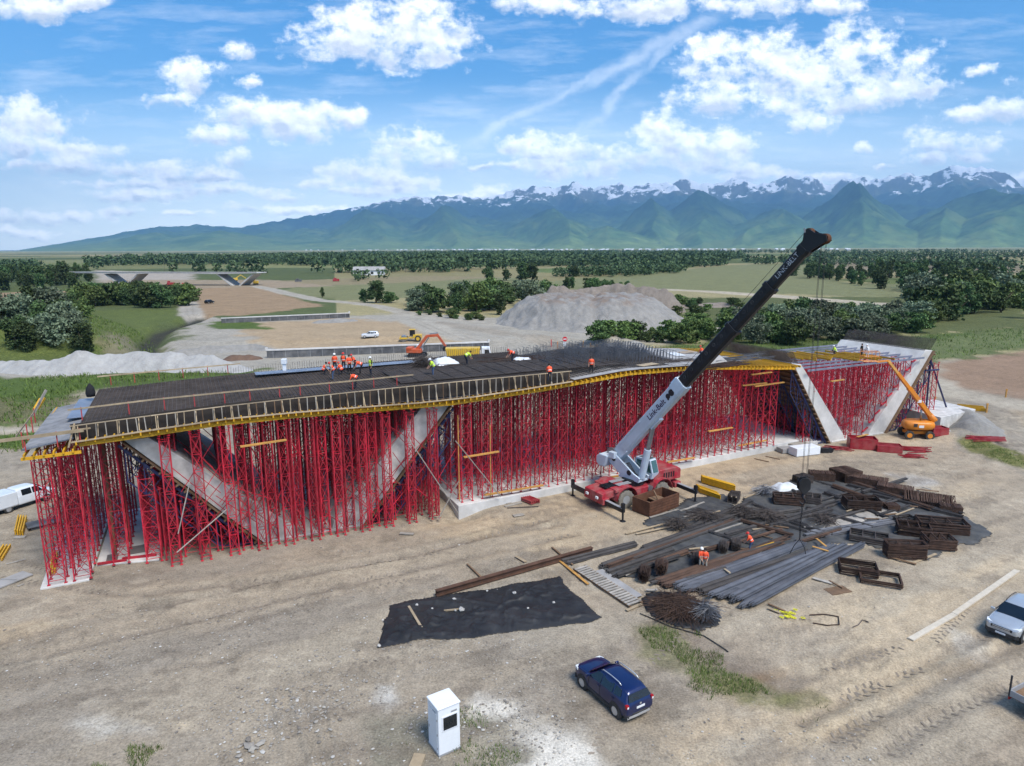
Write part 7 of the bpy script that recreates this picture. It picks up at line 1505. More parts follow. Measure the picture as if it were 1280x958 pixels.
# stirrup stacks: rings of bar piled flat or stood in a row
def stack_flat(L,W,H,n,seed,r=.02,inner=True):
    rg=random.Random(seed); mb=MB()
    for i in range(n):
        z=.03+H*i/max(1,n-1); dx,dy=rg.uniform(-.05,.05),rg.uniform(-.05,.05); a=rg.uniform(-.03,.03); C=[Vector((x*math.cos(a)-y*math.sin(a)+dx,x*math.sin(a)+y*math.cos(a)+dy,z+rg.uniform(-.01,.01))) for x,y in ((-L/2,-W/2),(L/2,-W/2),(L/2,W/2),(-L/2,W/2))]
        for j in range(4): mb.bar(C[j],C[(j+1)%4],r*2)
        if inner and i%3==0: mb.bar(C[0].lerp(C[1],.33),C[3].lerp(C[2],.33),r*2); mb.bar(C[0].lerp(C[1],.66),C[3].lerp(C[2],.66),r*2)
    return mb
def stack_row(L,W,H,n,seed,r=.02):
    rg=random.Random(seed); mb=MB()
    for i in range(n):
        x=-L/2+L*i/(n-1)+rg.uniform(-.04,.04); tl=rg.uniform(-.05,.12); C=[Vector((x,-W/2,.03)),Vector((x,W/2,.03)),Vector((x+tl,W/2,H+rg.uniform(-.05,.05))),Vector((x+tl,-W/2,H+rg.uniform(-.05,.05)))]
        for j in range(4): mb.bar(C[j],C[(j+1)%4],r*2)
        mb.bar(C[0].lerp(C[1],.5),C[3].lerp(C[2],.5),r*2)
    for y in (-W/2,W/2):
        for z in (.1,H*.2,H*.35,H*.5,H*.65,H*.8,H-.05): mb.bar((-L/2+rg.uniform(-.1,.2),y,z),(L/2-rg.uniform(-.1,.2),y,z+rg.uniform(-.04,.04)),r*2.2)
    return mb
def cage(mb,p,rot,label,m='rebarr',tilt=0.0):
    o=mb.build('stirrup_stack_lattice',m,fix=False); q=gp(p); o.matrix_world=Matrix.Translation((q.x,q.y,gz(q.x,q.y)+.08))@Matrix.Rotation(rad(rot),4,'Z')@Matrix.Rotation(tilt,4,'X')@Matrix.Diagonal((1.05,1.05,.78,1)); return tag(o,label,'stirrup stack')
cage(stack_row(2.0,2.0,1.25,68,1),(1056,600),20,'tall dark stirrup stack at the far corner of the yard, end of the row')
cage(stack_row(3.4,1.3,1.0,120,2),(1083,607),-32,'long dark stirrup row behind the slanting bundles, first half')
cage(stack_row(2.8,1.3,1.05,100,3),(1118,619),-32,'long dark stirrup row behind the slanting bundles, second half with grey end')
cage(stack_row(3.6,1.5,.9,92,4),(1160,631),-26,'tilted stirrup row thinning out toward the bare sand','rebarr',.25)
cage(stack_row(1.6,1.0,.7,48,5),(1186,640),-20,'low dark stirrup stack at the end of the slanting bundles')
cage(stack_flat(2.7,1.5,1.15,24,6),(1076,636),-8,'brown squarish stirrup stack in the middle beside the pale sand patch')
cage(stack_row(.9,.8,.6,28,7),(1114,638),0,'small brown stirrup stack alone on the pale sand patch')
cage(stack_flat(2.4,1.2,1.0,20,8),(985,630),-12,'dark brown stirrup stack beside the white sack')
cage(stack_flat(2.0,1.3,.8,16,9),(1010,628),-25,'low dark stirrup stack leaning between the sack and the slanting bundles','rebar')
cage(stack_row(1.4,1.2,.85,44,10),(1003,604),25,'lumpy dark stirrup stack under the hook block','rebar')
cage(stack_row(2.2,1.1,.95,60,11),(1026,600),-15,'lumpy dark stirrup stack just past the hook block')
cage(stack_flat(3.4,1.6,1.1,24,12),(1176,664),-14,'long brown stirrup stack at the rear of the big front stacks')
cage(stack_flat(2.2,1.4,1.0,22,13),(1141,668),-22,'brown stirrup stack with white tags behind the tall front one')
cage(stack_flat(1.9,1.5,1.0,22,14),(1172,684),-10,'square brown stirrup stack beside the tall front one')
cage(stack_flat(2.6,.9,1.45,30,15),(1130,697),-8,'tall flat-faced brown stirrup stack at the front corner of the sheet')
cage(stack_flat(2.6,1.5,.55,10,16,.024),(1086,676),-28,'open stack of dark rectangular rings behind the paired frames','rebar')
cage(stack_flat(2.3,1.5,.7,14,17,.024,False),(1072,716),-20,'upper stack of hollow square frames on bare sand, nearer the grey bundles')
cage(stack_flat(2.4,1.7,.42,9,18,.024,False),(1100,727),-22,'lower stack of hollow square frames on bare sand')
cage(stack_row(1.3,.8,.9,40,19),(917,627),60,'small dark stirrup stack at the end of the yellow beams','rebar')
cage(stack_flat(1.6,1.0,.6,12,20),(1132,655),15,'low dark stirrup stack between pale sand patch and slanting bundles','rebar')
# bristly bundles of cut bars
def brush(p,R,L,n,label,rot=0,m='rebarr'):
    mb=MB(); 
    for i in range(n):
        a=ry.uniform(0,2*PI); rr=R*.8*math.sqrt(ry.random()); y,z=rr*math.cos(a),rr*math.sin(a)+R; f=1.0; mb.bar((-L/2+ry.uniform(-.2,.2),y,z),(L/2+ry.uniform(-.2,.2),y*1.12,z*1.03),.022)
    o=mb.build('brush_bundle_lattice',m,fix=False); q=gp(p); o.location=(q.x,q.y,q.z+.02); o.rotation_euler=(0,0,rad(rot)); return tag(o,label,'bar bundle')
brush((805,725),.52,1.2,200,'bristly round bundle of cut bars, nearer of the pair by the timber ramp',75); brush((826,717),.55,1.2,210,'bristly round bundle of cut bars, farther of the pair by the timber ramp',75)
brush((904,690),.45,1.2,150,'dark bristly bundle left of the stooping worker',70,'rebar'); brush((920,687),.45,1.1,150,'dark bristly bundle right next to the stooping worker',70,'rebar'); brush((871,706),.5,1.0,160,'small dark bristly bundle at the backs of the two workers',75,'rebar')
for i,(x,y,L,n,l) in enumerate([(846,660,2.6,130,'tangled dark scrap bars on the sheet near the rusty box'),(955,618,2.4,90,'small heap of grey scrap between yellow beams and white sack'),(960,650,3.2,140,'tangle of dark bars in the middle of the yard'),(930,645,3.0,120,'tangle of dark bent bars behind the dark bundles'),(1030,655,2.6,80,'loose dark bars beside the pale sand patch'),(880,650,3.6,110,'loose bars strewn over the back rows')]):
    q=gat(x,y); heap_bars('scrap_pile_lattice',(0,0,0),L,n,3.1,.018,'rebar' if i!=1 else 'rebarg',0,l,'scrap pile',Matrix.Translation((q.x,q.y,q.z+.05)),.35,.5)
q=gat(850,764); heap_bars('rusty_mesh_lattice',(0,0,0),4.6,420,3.1,.014,'rebarr',0,'flat rusty tangle of thin bars on the front dark sheet','scrap pile',Matrix.Translation((q.x,q.y,q.z+.1)),.25,.35)
q=gat(880,772); heap_bars('wire_tangle_lattice',(0,0,0),2.2,120,3.1,.012,'rebarg',0,'pale grey wire tangle at the tip of the front dark sheet','wire tangle',Matrix.Translation((q.x,q.y,q.z+.1)),.5,.5)
# rusty open box beside the crane
a,b,c=gp((811,647)),gp((797,636)),gp((848,634)); d=(c-a); L=d.length; an=math.atan2(d.y,d.x); e=thing('steel_box','rusty brown open-topped steel box standing beside the crane wheels','box',(a.x,a.y,a.z+.05),an); Wd=1.9; Hh=1.3
for nm,cc,dm in (('side_panel',(L/2,0,Hh/2),(L,.08,Hh)),('side_panel',(L/2,Wd,Hh/2),(L,.08,Hh)),('end_panel',(.03,Wd/2,Hh/2),(.08,Wd-.09,Hh)),('end_panel',(L-.03,Wd/2,Hh/2),(.08,Wd-.09,Hh)),('floor_panel',(L/2,Wd/2,.06),(L-.1,Wd-.1,.05))):
    mb=MB(); mb.box(cc,dm); o=mb.build(nm,'rust',e,bevel=.008)
    if nm=='side_panel':
        mb=MB()
        for k in range(5): mb.box((L/2,cc[1]-(.055 if cc[1]<1 else -.055),.2+k*.25),(L-.05,.03,.05))
        mb.build('rib_frame','rust',o)
mb=MB(); mb.box((.9,Wd/2,.55),(1.5,1.6,.08),.2); mb.box((2.4,Wd/2,.75),(1.2,1.5,.1),-.1); mb.bar((1.9,.3,.5),(2.3,1.5,1.45),.1); mb.build('timber_offcut_frame','woodb',e)
# yellow beams beside it
def beam_at(p0,p1,dz,label,group,m='yellow',w=.10,h=.2,name='formwork_beam',cat='formwork beam'):
    a,b=gp(p0),gp(p1); c=(a+b)/2; d=b-a; L=Vector((d.x,d.y,0)).length; z=max(a.z,b.z,c.z)+dz; mb=MB()
    mb.bar((-L/2,0,h/2-.03),(L/2,0,h/2-.03),w,.055); mb.bar((-L/2,0,-h/2+.03),(L/2,0,-h/2+.03),w,.055); mb.bar((-L/2,0,0),(L/2,0,0),w*.4,h-.1)
    o=mb.build(name,m); o.location=(c.x,c.y,z+h/2+.02); o.rotation_euler=(0,0,math.atan2(d.y,d.x)); return tag(o,label,cat,group)
for i in range(15):
    f=i%5; l=i//5; beam_at((876+f*.45,602+f*.62),(917+f*.45,614+f*.58),.05+.22*l,'yellow beam in the taller stack nearer the slab','yellow beams of the taller stack')
for i in range(12):
    f=i%6; l=i//6; beam_at((870+f*.9,611+f*1.1+ry.uniform(-.4,.4)),(896+f*.9,621+f*1.0+ry.uniform(-.4,.4)),.05+.22*l,'yellow beam in the loose lower stack by the crane outrigger','yellow beams of the lower stack')
beam_at((945,690),(967,683),.12,'single yellow beam by the stooping worker',None)
# planks
def plank(p0,p1,w,th,m,label,dz=.03,group=None,name='plank',cat='plank'):
    a,b=gp(p0),gp(p1); a.z+=dz+th/2; b.z+=dz+th/2; mb=MB(); mb.bar(a,b,w,th); c=(a+b)/2; mb.v=[tuple(Vector(v)-c) for v in mb.v]; o=mb.build(name,m); o.location=c; return tag(o,label,cat,group)
plank((1138,801),(1193,769.5),.34,.09,'woodp','nearer of two long pale planks end to end on the sand'); plank((1193,769),(1271,714.5),.34,.09,'woodp','further and longer of two pale planks end to end on the sand')
for i,(p0,p1,w,m,l) in enumerate([((782,669),(832,656),.14,'wood','longer thin plank between tyre tracks and the dark sheet'),((795,669),(850,657),.18,'wood','thin yellowish plank beside a longer one at the dark sheet edge'),((812,648.5),(848,638),.2,'woodg','grey plank along the foot of the rusty box'),((855,648),(878,641),.18,'woodg','grey plank on the sheet, nearest the rusty box'),((858,653),(900,640),.16,'wood','pale plank on the sheet just past the grey one'),((850,640),(870,634),.2,'woodg','short pale plank under the outrigger jack'),((862,636),(880,629),.18,'woodg','short pale plank by the lower yellow beams'),((872,660),(912,648),.18,'wood','pale plank across the rear dark bundles'),((930,624),(960,612),.2,'wood','pale plank at the sandy gap in the yard'),((890,668),(930,655),.14,'woodg','greyed plank in the back rows of dark bars'),((735,732),(700,703),.2,'woodo','thin tan board lying by the upper end of the timber ramp'),((783,765),(802,757),.2,'wood','short tan timber at the foot of the timber ramp'),((960,762),(975,768),.2,'wood','short pale timber by the tips of the grey bundles'),((1015,690),(1035,696),.16,'woodo','pale timber laid over the grey bundles, farther one'),((1020,680),(1032,690),.16,'woodo','pale spacer timber across the top of grey bundles'),((905,719),(912,724),.14,'wood','short white timber lying on the grey bundles'),((1140,706),(1170,694),.2,'wood','pale timber sticking out past the tall front stack'),((1112,698),(1145,707),.18,'woodb','dark timber along the foot of the tall front stack'),((1036,728),(1053,737),.10,'woodb','thin dark stick on sand beside the hollow frames'),((1016,724),(1040,731),.3,'woodg','grey board half hidden at the end of the grey bundles'),((584,707),(607,729),.12,'woodb','thin dark pole leaning on the long rust beam'),((690,686),(716,708),.12,'woodb','thin dark pole crossing the upper end of the rust beam'),((645,697),(657,704),.25,'wood','short pale board on the ground above the rust beam'),((500,668),(517,669),.35,'woodg','pale board on the ground before the second leg'),((525,945),(513,975),.55,'wood','broad short plank leading to the white booth'),((1086,560),(1100,556),.3,'woodo','orange plank lying on the larger red crate') if False else ((555,766),(575,764),.1,'wood','thin pale batten lying on the black sheet'),((511,760),(527,787),.16,'wood','pale batten lying across the corner of the black sheet'),((985,768),(960,757),.12,'woodb','thin stick near the yellow chain')]):
    plank(p0,p1,w,.05 if w>.15 else .08,m,l,.10 if 'black sheet' in l else (.42 if 'grey bundles' in l and 'tip' not in l and 'end of' not in l else .08))
for i in range(30):
    f,g=ry.random(),ry.random(); x=790+380*f; y=712-100*f+g*60-8; L=ry.uniform(5,16); up=ry.uniform(-.5,.5); plank((x-L,y+L*up),(x+L,y-L*up),ry.uniform(.1,.2),.06,('woodg','wood','woodb')[i%3],'loose timber batten strewn among the bars of the yard',.16,'loose battens in the yard')
# rust beam (I section) on the ground
beam_at((545,746),(740,691),.02,'long rusty steel beam lying along the black sheet',None,'rustb',.34,.42,'steel_beam','steel beam')
# timber ramp with cross slats, plywood beside it
a,b,c=gp((716,714)),gp((727,708)),gp((787,762)); d=c-a; L=d.length; an=math.atan2(d.y,d.x); e=thing('timber_ramp','weathered timber ramp of cross slats beside the pale plywood sheet','ramp',(a.x,a.y,a.z+.06),an); w=1.15
for y in (.08,w-.08): mb=MB(); mb.bar((0,y,.08),(L,y,.08),.12,.14); mb.build('side_rail','woodb',e)
for k in range(20): mb=MB(); mb.box((.25+k*(L-.5)/19,w/2,.17),(.20,w,.035),ry.uniform(-.05,.05)); mb.build('slat','woodg',e)
a,b=gp((746,716)),gp((796,749)); d=b-a; mb=MB(); L=d.length; mb.box((L/2,0,.02),(L,1.0,.03)); o=mb.build('plywood_sheet','plyg'); o.location=(a.x,a.y,a.z+.14); o.rotation_euler=(0,0.0,math.atan2(d.y,d.x)); tag(o,'pale dusty plywood sheet lying next to the timber ramp','plywood')
mb=MB(); mb.box((0,0,.02),(1.6,.9,.03),.3); o=mb.build('plywood_sheet','woodb'); o.location=gat(1047,739,.03); tag(o,'brown triangular-looking board alone on the sand below the hollow frames','board')
# small things
for i,(x,y,r) in enumerate([(568,752,.16),(569,766,.10),(577,765,.22),(643,744,.16),(660,764,.14),(692,756,.12),(540,764,.12),(521,759,.12),(474,810,.13),(609,741,.1)]):
    p=gat(x,y); boulder(Vector((p.x,p.y,p.z+.12)),r,30+i,'small pale stone weighing down the black geotextile sheet','stones on the black sheet')
q=gat(981,612); tarp_heap('white_sack',(q.x,q.y,q.z+.1),2.4,1.5,.5,'sheetw',7,'white plastic sack lying beside the hook block','sack',Matrix.Identity(4),.3)
mb=MB()
for k in range(16): a_=k*1.9; c_=Vector((ry.gauss(0,.35),ry.gauss(0,.25),.06+.05*(k%3))); pts=[c_+Vector((math.cos(t)*.13,math.sin(t)*.08,.02*math.sin(3*t+k))) for t in np.linspace(0,2*PI,9)]; mb.tube(pts,.03,5)
o=mb.build('chain_sling_lattice',mat('bright_yellow_chain',(.62,.58,.03),.5)); o.location=gat(988,772,.02); o.rotation_euler=(0,0,-.5); tag(o,'bright yellow chain sling dropped on the sand','chain sling')
mb=MB(); P_=[gat(*p) for p in ((1012,770),(1030,769),(1048,772),(1049,782),(1034,783),(1016,780))]; mb.tube([p+Vector((0,0,.06)) for p in P_],.035,6); o=mb.build('bent_bar','rebarr'); tag(o,'thin bar bent into an open loop on the sand','bent bar')
mb=MB(); P_=[gat(*p) for p in ((1066,785),(1073,782),(1078,776),(1086,779),(1082,777))]; mb.tube([p+Vector((0,0,.05)) for p in P_],.03,6); o=mb.build('bent_bar','rebar'); tag(o,'small zigzag bent bar beyond the open loop','bent bar')
mb=MB(); P_=[gat(*p) for p in ((800,768),(840,785),(880,796),(905,812),(910,816))]; mb.tube([p+Vector((0,0,.06)) for p in P_],.035,6); o=mb.build('dark_hose','rubber'); tag(o,'thin dark hose trailing from the front dark sheet over the weeds','hose')
# by the slab
for i in range(7): beam_at((612+i*1.5,624+i*.9),(655+i*.9,613.5+i*.9),.05+.03*(i%2),'yellow beam in the flat spread against the slab corner','yellow beams at the slab corner')
for i,(p0,p1) in enumerate([((632,630),(650,625)),((631,634),(652,629))]): plank(p0,p1,.3,.06,'woodg',['upper short grey board below the yellow beams at the slab','lower short grey board below the yellow beams at the slab'][i])
e=thing('red_tube_bundle','red steel tubes stacked crosswise at the slab edge','tube bundle',gat(658,626,.05),rad(-50))
for k in range(10): mb=MB(); mb.tube([(-1.3+ry.uniform(-.1,.1),(k%5)*.2-.4,.1+.18*(k//5)),(1.3+ry.uniform(-.1,.1),(k%5)*.2-.4,.1+.18*(k//5))],.085,8); mb.build('tube','redbox',e)
mb=MB(); a,b=gat(634,636),gat(673,634); mb.tube([a+Vector((0,0,.06)),b+Vector((0,0,.06))],.05,6); o=mb.build('steel_tube','rebar'); tag(o,'single dark tube on the ground before the slab','tube')
for i,(x,y,l) in enumerate([(688,616,'brown wooden block on the ground behind the crane outrigger'),(648,645,'flat pale board fragment on the ground before the slab')]):
    mb=MB(); mb.box((0,0,.08),(1.0,.5,.16 if i==0 else .04),.4); o=mb.build('wood_block','woodb' if i==0 else 'woodg',bevel=.01); o.location=gat(x,y); tag(o,l,'block')
# left side of the deck
for i in range(8): beam_at((19.5+(i%4)*3.0,669.5+(i%4)*.4),(24+(i%4)*3.2,650+(i%4)*.3),.04+.22*(i//4),'yellow beam in the full stack before the white pickup','yellow beams of the full stack')
for i in range(3): beam_at((-6+i*4.2,702),(5+i*4.2,684),.04,'yellow beam in the cut-off stack at the outer side of the site','yellow beams of the cut-off stack')
for i in range(3): beam_at((63+i*3,722-i*1),(67+i*2.5,694),.16,'yellow beam leaning on the corner pad beside the shoring','yellow beams on the corner pad')
a=gat(10,728); mb=MB(); mb.box((0,0,.09),(1.25,2.7,.08),.12); mb.box((-.1,.1,.16),(1.1,.12,.06),.5); o=mb.build('plywood_sheet','plyg'); o.location=(a.x,a.y,a.z); o.rotation_euler=(0,0,rad(-32)); tag(o,'whitish plywood panel with a batten on top, outermost on the bare ground','panel')
plank((8,706),(32,700),.14,.05,'woodg','thin pale batten beside the cut-off yellow stack'); plank((18,673),(32,672),.35,.08,'woodg','short grey timber under the full yellow stack'); plank((22,734),(30,731),.14,.05,'woodg','thin pale batten by the whitish plywood panel')
mb=MB(); mb.box((0,0,.3),(2.4,1.6,.05),.2); mb.box((0,0,.14),(2.0,1.3,.24),.2); o=mb.build('dark_panel_stack','concd'); o.location=gat(55,657); o.rotation_euler=(0,0,rad(30)); tag(o,'dark grey panel stack between the pickup and the corner shoring','panel stack')
# far end of the yard
def red_crate(p,L,Wd,Hh,rot,label):
    e=thing('red_crate',label,'crate',gat(p[0],p[1],.02),rad(rot))
    for nm,cc,dm in (('side_panel',(0,-Wd/2,Hh/2),(L,.07,Hh)),('side_panel',(0,Wd/2,Hh/2),(L,.07,Hh)),('end_panel',(-L/2,0,Hh/2),(.07,Wd-.08,Hh)),('end_panel',(L/2,0,Hh/2),(.07,Wd-.08,Hh)),('floor_panel',(0,0,.08),(L-.1,Wd-.1,.06))): mb=MB(); mb.box(cc,dm); mb.build(nm,'redbox',e,bevel=.01)
    mb=MB()
    for k in range(9): mb.bar((-L*.46,(-.42+.105*k)*Wd,Hh*.8),(L*.46,(-.42+.105*k)*Wd,Hh*(.78+.03*(k%3))),.09)
    mb.build('tube_lattice','redbox',e); return e
red_crate((1077,560),2.9,1.7,1.25,-14,'larger red crate of tubes with an orange plank on it, before the furthest V'); red_crate((1110,564),2.6,1.5,.75,-16,'lower red crate beside the larger one'); red_crate((1171,544),2.0,1.3,1.0,5,'red crate half hidden behind the orange lift')
a=gat(1077,559); mb=MB(); mb.bar((a.x-.9,a.y-.5,1.35),(a.x+.8,a.y+.4,1.4),.3,.06); o=mb.build('plank','woodo'); tag(o,'orange plank lying on top of the larger red crate','plank')
for i,(x,y,L,n,l) in enumerate([(1140,563,3.6,26,'loose red braces spread on the sand past the lower red crate'),(1140,572,2.6,14,'small fan of red tubes nearest the yard'),(1232,550,4.5,30,'flat stack of red tubes by the spoil heap'),(1046,562,3.0,10,'few dark red bars before the blue truss leg'),(1045,548,2.0,14,'red scraps at the foot of the leg at the decking end')]):
    q=gat(x,y); heap_bars('red_tube_pile_lattice',(0,0,0),L,n,.5 if i!=2 else .06,.045,'redbox',-.15,l,'tube pile',Matrix.Translation((q.x,q.y,q.z+.05)),0,.25)
a=gat(1005,568); mb=MB(); mb.box((0,0,.5),(3.2,1.4,.9)); o=mb.build('white_crate','whitep',bevel=.03); o.location=a; o.rotation_euler=(0,0,rad(18)); tag(o,'white block-like crate on the ground before the concrete apron','crate')
mb=MB(); mb.box((0,0,.95),(.3,.3,.05)); 
for i in range(3):
    mb=MB(); mb.box((0,0,.3+.06*i),(2.3,1.2,.5-.1*i),.15*i); o=mb.build('grey_pallet_stack',['plyg','conc','woodg'][i],bevel=.02); o.location=gat(*[(985,565),(1008,557),(998,560)][i]); o.rotation_euler=(0,0,rad(15)); tag(o,['low grey panel pile behind the white crate','grey pallet load close behind the white crate','greyish timber pile between two grey loads'][i],'panel pile')
mb=MB(); mb.box((0,0,.3),(.9,.5,.5)); mb.lathe(Vector((.7,0,.3)),(0,1,0),[(.25,-.2),(.3,-.2),(.3,.2),(.25,.2)],14); o=mb.build('compressor_frame','black',bevel=.03); o.location=gat(1030,566); tag(o,'small black machine on the ground past the white crate','machine')
for i,(x,y) in enumerate([(943,574),(957,571)]): plank((x,y),(x+18,y+4),.12,.05,'woodb',['nearer thin dark stick on the sand beside the slab','further thin dark stick on the sand beside the slab'][i])
for i in range(8): beam_at((1196+(i%4)*1.5,509+(i%4)*1.2),(1229+(i%4)*1.2,512+(i%4)*1.2),.05+.22*(i//4),'yellow beam in the stack by the orange posts near the end foundation','yellow beams near the end foundation')
for i,(x,y,l) in enumerate([(1233,516,'orange marker post at the end of the far yellow beam stack'),(1257,497,'orange marker post by the pale track and brown field'),(1168,507,'orange marker post behind the furthest leg')]):
    mb=MB(); mb.box((0,0,.65),(.16,.16,1.3)); mb.box((0,0,1.2),(.3,.05,.25)); o=mb.build('marker_post','woodo'); o.location=gat(x,y); tag(o,l,'marker post')
mb=MB(); a,b=gat(1160,535),gat(1200,548); mb.bar(a+Vector((0,0,1.2)),b+Vector((0,0,.15)),.3,.08); o=mb.build('plank','woodg'); tag(o,'grey plank leaning down the spoil heap by the hidden red crate','plank')
# ------------------------------------------------------------------ booth
a,b,c=gp((549,947)),gp((530.5,932)),gp((575,936)); dx=(c-a).normalized(); an=math.atan2(dx.y,dx.x); e=thing('portable_booth','white portable guard booth with a square window standing on the gravel','booth',(a.x,a.y,a.z),an); L=1.12;D=1.12;Hh=2.42
mb=MB(); mb.box((L/2,D/2,Hh/2),(L,D,Hh)); mb.build('cabin','whitep',e,bevel=.05,seg=3)
mb=MB(); mb.box((L/2,D/2,Hh+.02),(L+.07,D+.07,.10)); mb.build('roof','whitep',e,bevel=.045,seg=3)
mb=MB(); mb.box((L*.53,-.012,1.62),(.82,.03,.76)); wf=mb.build('window_frame','white',e,bevel=.01); mb=MB(); mb.box((L*.53,-.03,1.62),(.70,.012,.64)); mb.build('window_pane','glass',wf)
mb=MB(); mb.box((L*.72,-.008,2.12),(.30,.02,.075)); mb.build('vent','grey',e); mb=MB(); mb.box((-.008,D*.35,2.12),(.02,.30,.075)); mb.build('vent','grey',e)
mb=MB(); mb.box((-.012,D*.5,1.12),(.02,.86,2.0)); dr=mb.build('door','whitep',e,bevel=.008); mb=MB(); mb.box((-.03,D*.82,1.1),(.03,.03,.14)); mb.build('handle','grey',dr); mb=MB()
for z in (.4,1.1,1.85): mb.box((-.028,D*.08,z),(.02,.04,.1))
mb.build('hinge_frame','grey',dr)
mb=MB(); mb.box((L/2,D/2,.05),(L+.04,D+.04,.09)); mb.build('base','grey',e)

# ================================================================== far machines, walls, signs, the finished bridge
def wall_line(p0,p1,h,label,post):
    a,b=at(*p0),at(*p1); d=b-a; L=d.length; e=thing('retaining_wall',label,'wall',a,math.atan2(d.y,d.x))
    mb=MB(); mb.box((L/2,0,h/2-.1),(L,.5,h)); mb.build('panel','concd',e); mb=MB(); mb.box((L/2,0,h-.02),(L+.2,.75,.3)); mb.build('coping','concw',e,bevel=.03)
    n=int(L/2.5)
    mb=MB()
    for k in range(n): mb.box(((k+.5)*L/n,-.255,h/2-.1),(.07,.02,h-.1))
    mb.build('joint_frame','concw' if False else 'grey',e)
    for x in post: mb=MB(); mb.box((x*L,0,h+.25),(.5,.5,.6)); mb.build('end_post','concw',e)
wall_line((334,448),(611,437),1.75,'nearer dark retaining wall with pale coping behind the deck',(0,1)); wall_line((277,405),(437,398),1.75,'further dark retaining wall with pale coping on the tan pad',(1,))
# roller
def vp(mb,name,m,e,**k): return mb.build(name,m,e,**k)
p=gat(515,427); e=thing('road_roller','yellow road roller with black cab standing on the tan pad','road roller',p,rad(186))
mb=MB(); mb.box((-1.4,0,1.35),(2.2,1.7,.9)); mb.box((.2,0,1.0),(1.2,1.3,.4)); vp(mb,'body','yelpaint',e,bevel=.08); mb=MB(); mb.lathe(Vector((2.0,-1.05,.78)),(0,1,0),[(.7,0),(.78,.02),(.78,2.08),(.7,2.1)],24); vp(mb,'drum','steel',e,auto=40)
mb=MB(); mb.box((2.0,-1.2,.95),(2.0,.16,.45)); mb.box((2.0,1.2,.95),(2.0,.16,.45)); mb.box((2.95,0,.9),(.16,2.5,.4)); vp(mb,'drum_frame','yelpaint',e,bevel=.03)
for s in (-1,1): wheel(e,(-1.5,s*.85,.78),(0,s,0),.78,.55,'rubber','yelpaint',True,20)
mb=MB(); mb.box((-.15,0,2.2),(1.3,1.4,1.5)); c_=vp(mb,'cab','black',e,bevel=.06); mb=MB(); mb.box((-.15,0,3.0),(1.6,1.6,.12)); vp(mb,'roof','yelpaint',c_)
# excavator
p=gat(522,446); e=thing('excavator','orange red excavator with arched arm working behind the nearer retaining wall','excavator',(p.x,p.y,p.z),rad(-4))
for s in (-1,1): mb=MB(); mb.prism([(-1.9,.1),(-1.6,0),(1.6,0),(1.9,.1),(2.0,.5),(1.7,.85),(-1.7,.85),(-2.0,.5)],s*1.0-.28,s*1.0+.28); vp(mb,'track','black',e)
x0=-3.6
mb=MB(); mb.box((x0+3.0,0,1.35),(3.2,2.4,.9)); mb.box((x0+2.0,0,1.75),(1.3,2.4,.8)); vp(mb,'body','orangered',e,bevel=.12); mb=MB(); mb.box((x0+4.0,.75,1.9),(1.3,.9,1.3)); vp(mb,'cab','white',e,bevel=.08); 
mb=MB(); mb.bar((-.1,-.2,1.6),(2.3,-.2,4.6),.45,.6); mb.bar((2.2,-.2,4.5),(4.6,-.2,4.7),.42,.55); vp(mb,'boom','orangered',e,bevel=.05); mb=MB(); mb.bar((4.4,-.2,4.9),(6.2,-.2,2.3),.35,.5); vp(mb,'dipper_arm','orangered',e,bevel=.05); mb=MB(); mb.prism([(5.9,2.4),(6.6,2.2),(6.7,1.4),(5.8,1.3),(5.6,1.9)],-.75,.35); vp(mb,'bucket','black',e); mb=MB(); mb.tube([(1.0,-.2,1.9),(2.6,-.2,4.2)],.13,8); mb.tube([(2.8,-.2,5.0),(4.6,-.2,5.2)],.12,8); vp(mb,'ram_frame','steel',e)
# dump truck
p=gat(587,452); e=thing('dump_truck','yellow dump truck with white cab parked behind the deck','dump truck',(p.x,p.y,p.z),rad(3))
mb=MB(); mb.loft([[(-4.6,-1.2,1.3),(2.0,-1.2,1.3),(2.0,1.2,1.3),(-4.6,1.2,1.3)],[(-4.9,-1.3,2.9),(2.2,-1.3,2.9),(2.2,1.3,2.9),(-4.9,1.3,2.9)]]); vp(mb,'tipper_body','yelpaint',e,bevel=.04); mb=MB()
for k in range(7): mb.box((-4.2+k*1.0,-1.29,2.1),(.12,.08,1.5))
vp(mb,'body_rib_frame','yelpaint',e); mb=MB(); mb.box((-.6,0,1.0),(8.6,1.0,.3)); vp(mb,'chassis','black',e); mb=MB(); mb.prism([(2.5,.7),(4.4,.7),(4.45,1.6),(4.2,2.95),(2.5,3.0)],-1.2,1.2); c_=vp(mb,'cab','white',e,bevel=.1); mb=MB(); mb.prism([(3.1,1.8),(4.15,1.8),(3.98,2.6),(3.1,2.6)],-1.23,-1.2); mb.prism([(3.1,1.8),(4.15,1.8),(3.98,2.6),(3.1,2.6)],1.2,1.23); vp(mb,'side_window','glass',c_); mb=MB(); mb.add([(4.47,-1.0,1.7),(4.47,1.0,1.7),(4.26,1.0,2.65),(4.26,-1.0,2.65)],[(0,1,2,3)]); vp(mb,'windscreen','glass',c_)
for x in (3.5,-2.0,-3.3):
    for s in (-1,1): wheel(e,(x,s*1.0,.5),(0,s,0),.5,.35,'rubber','grey',False,18)
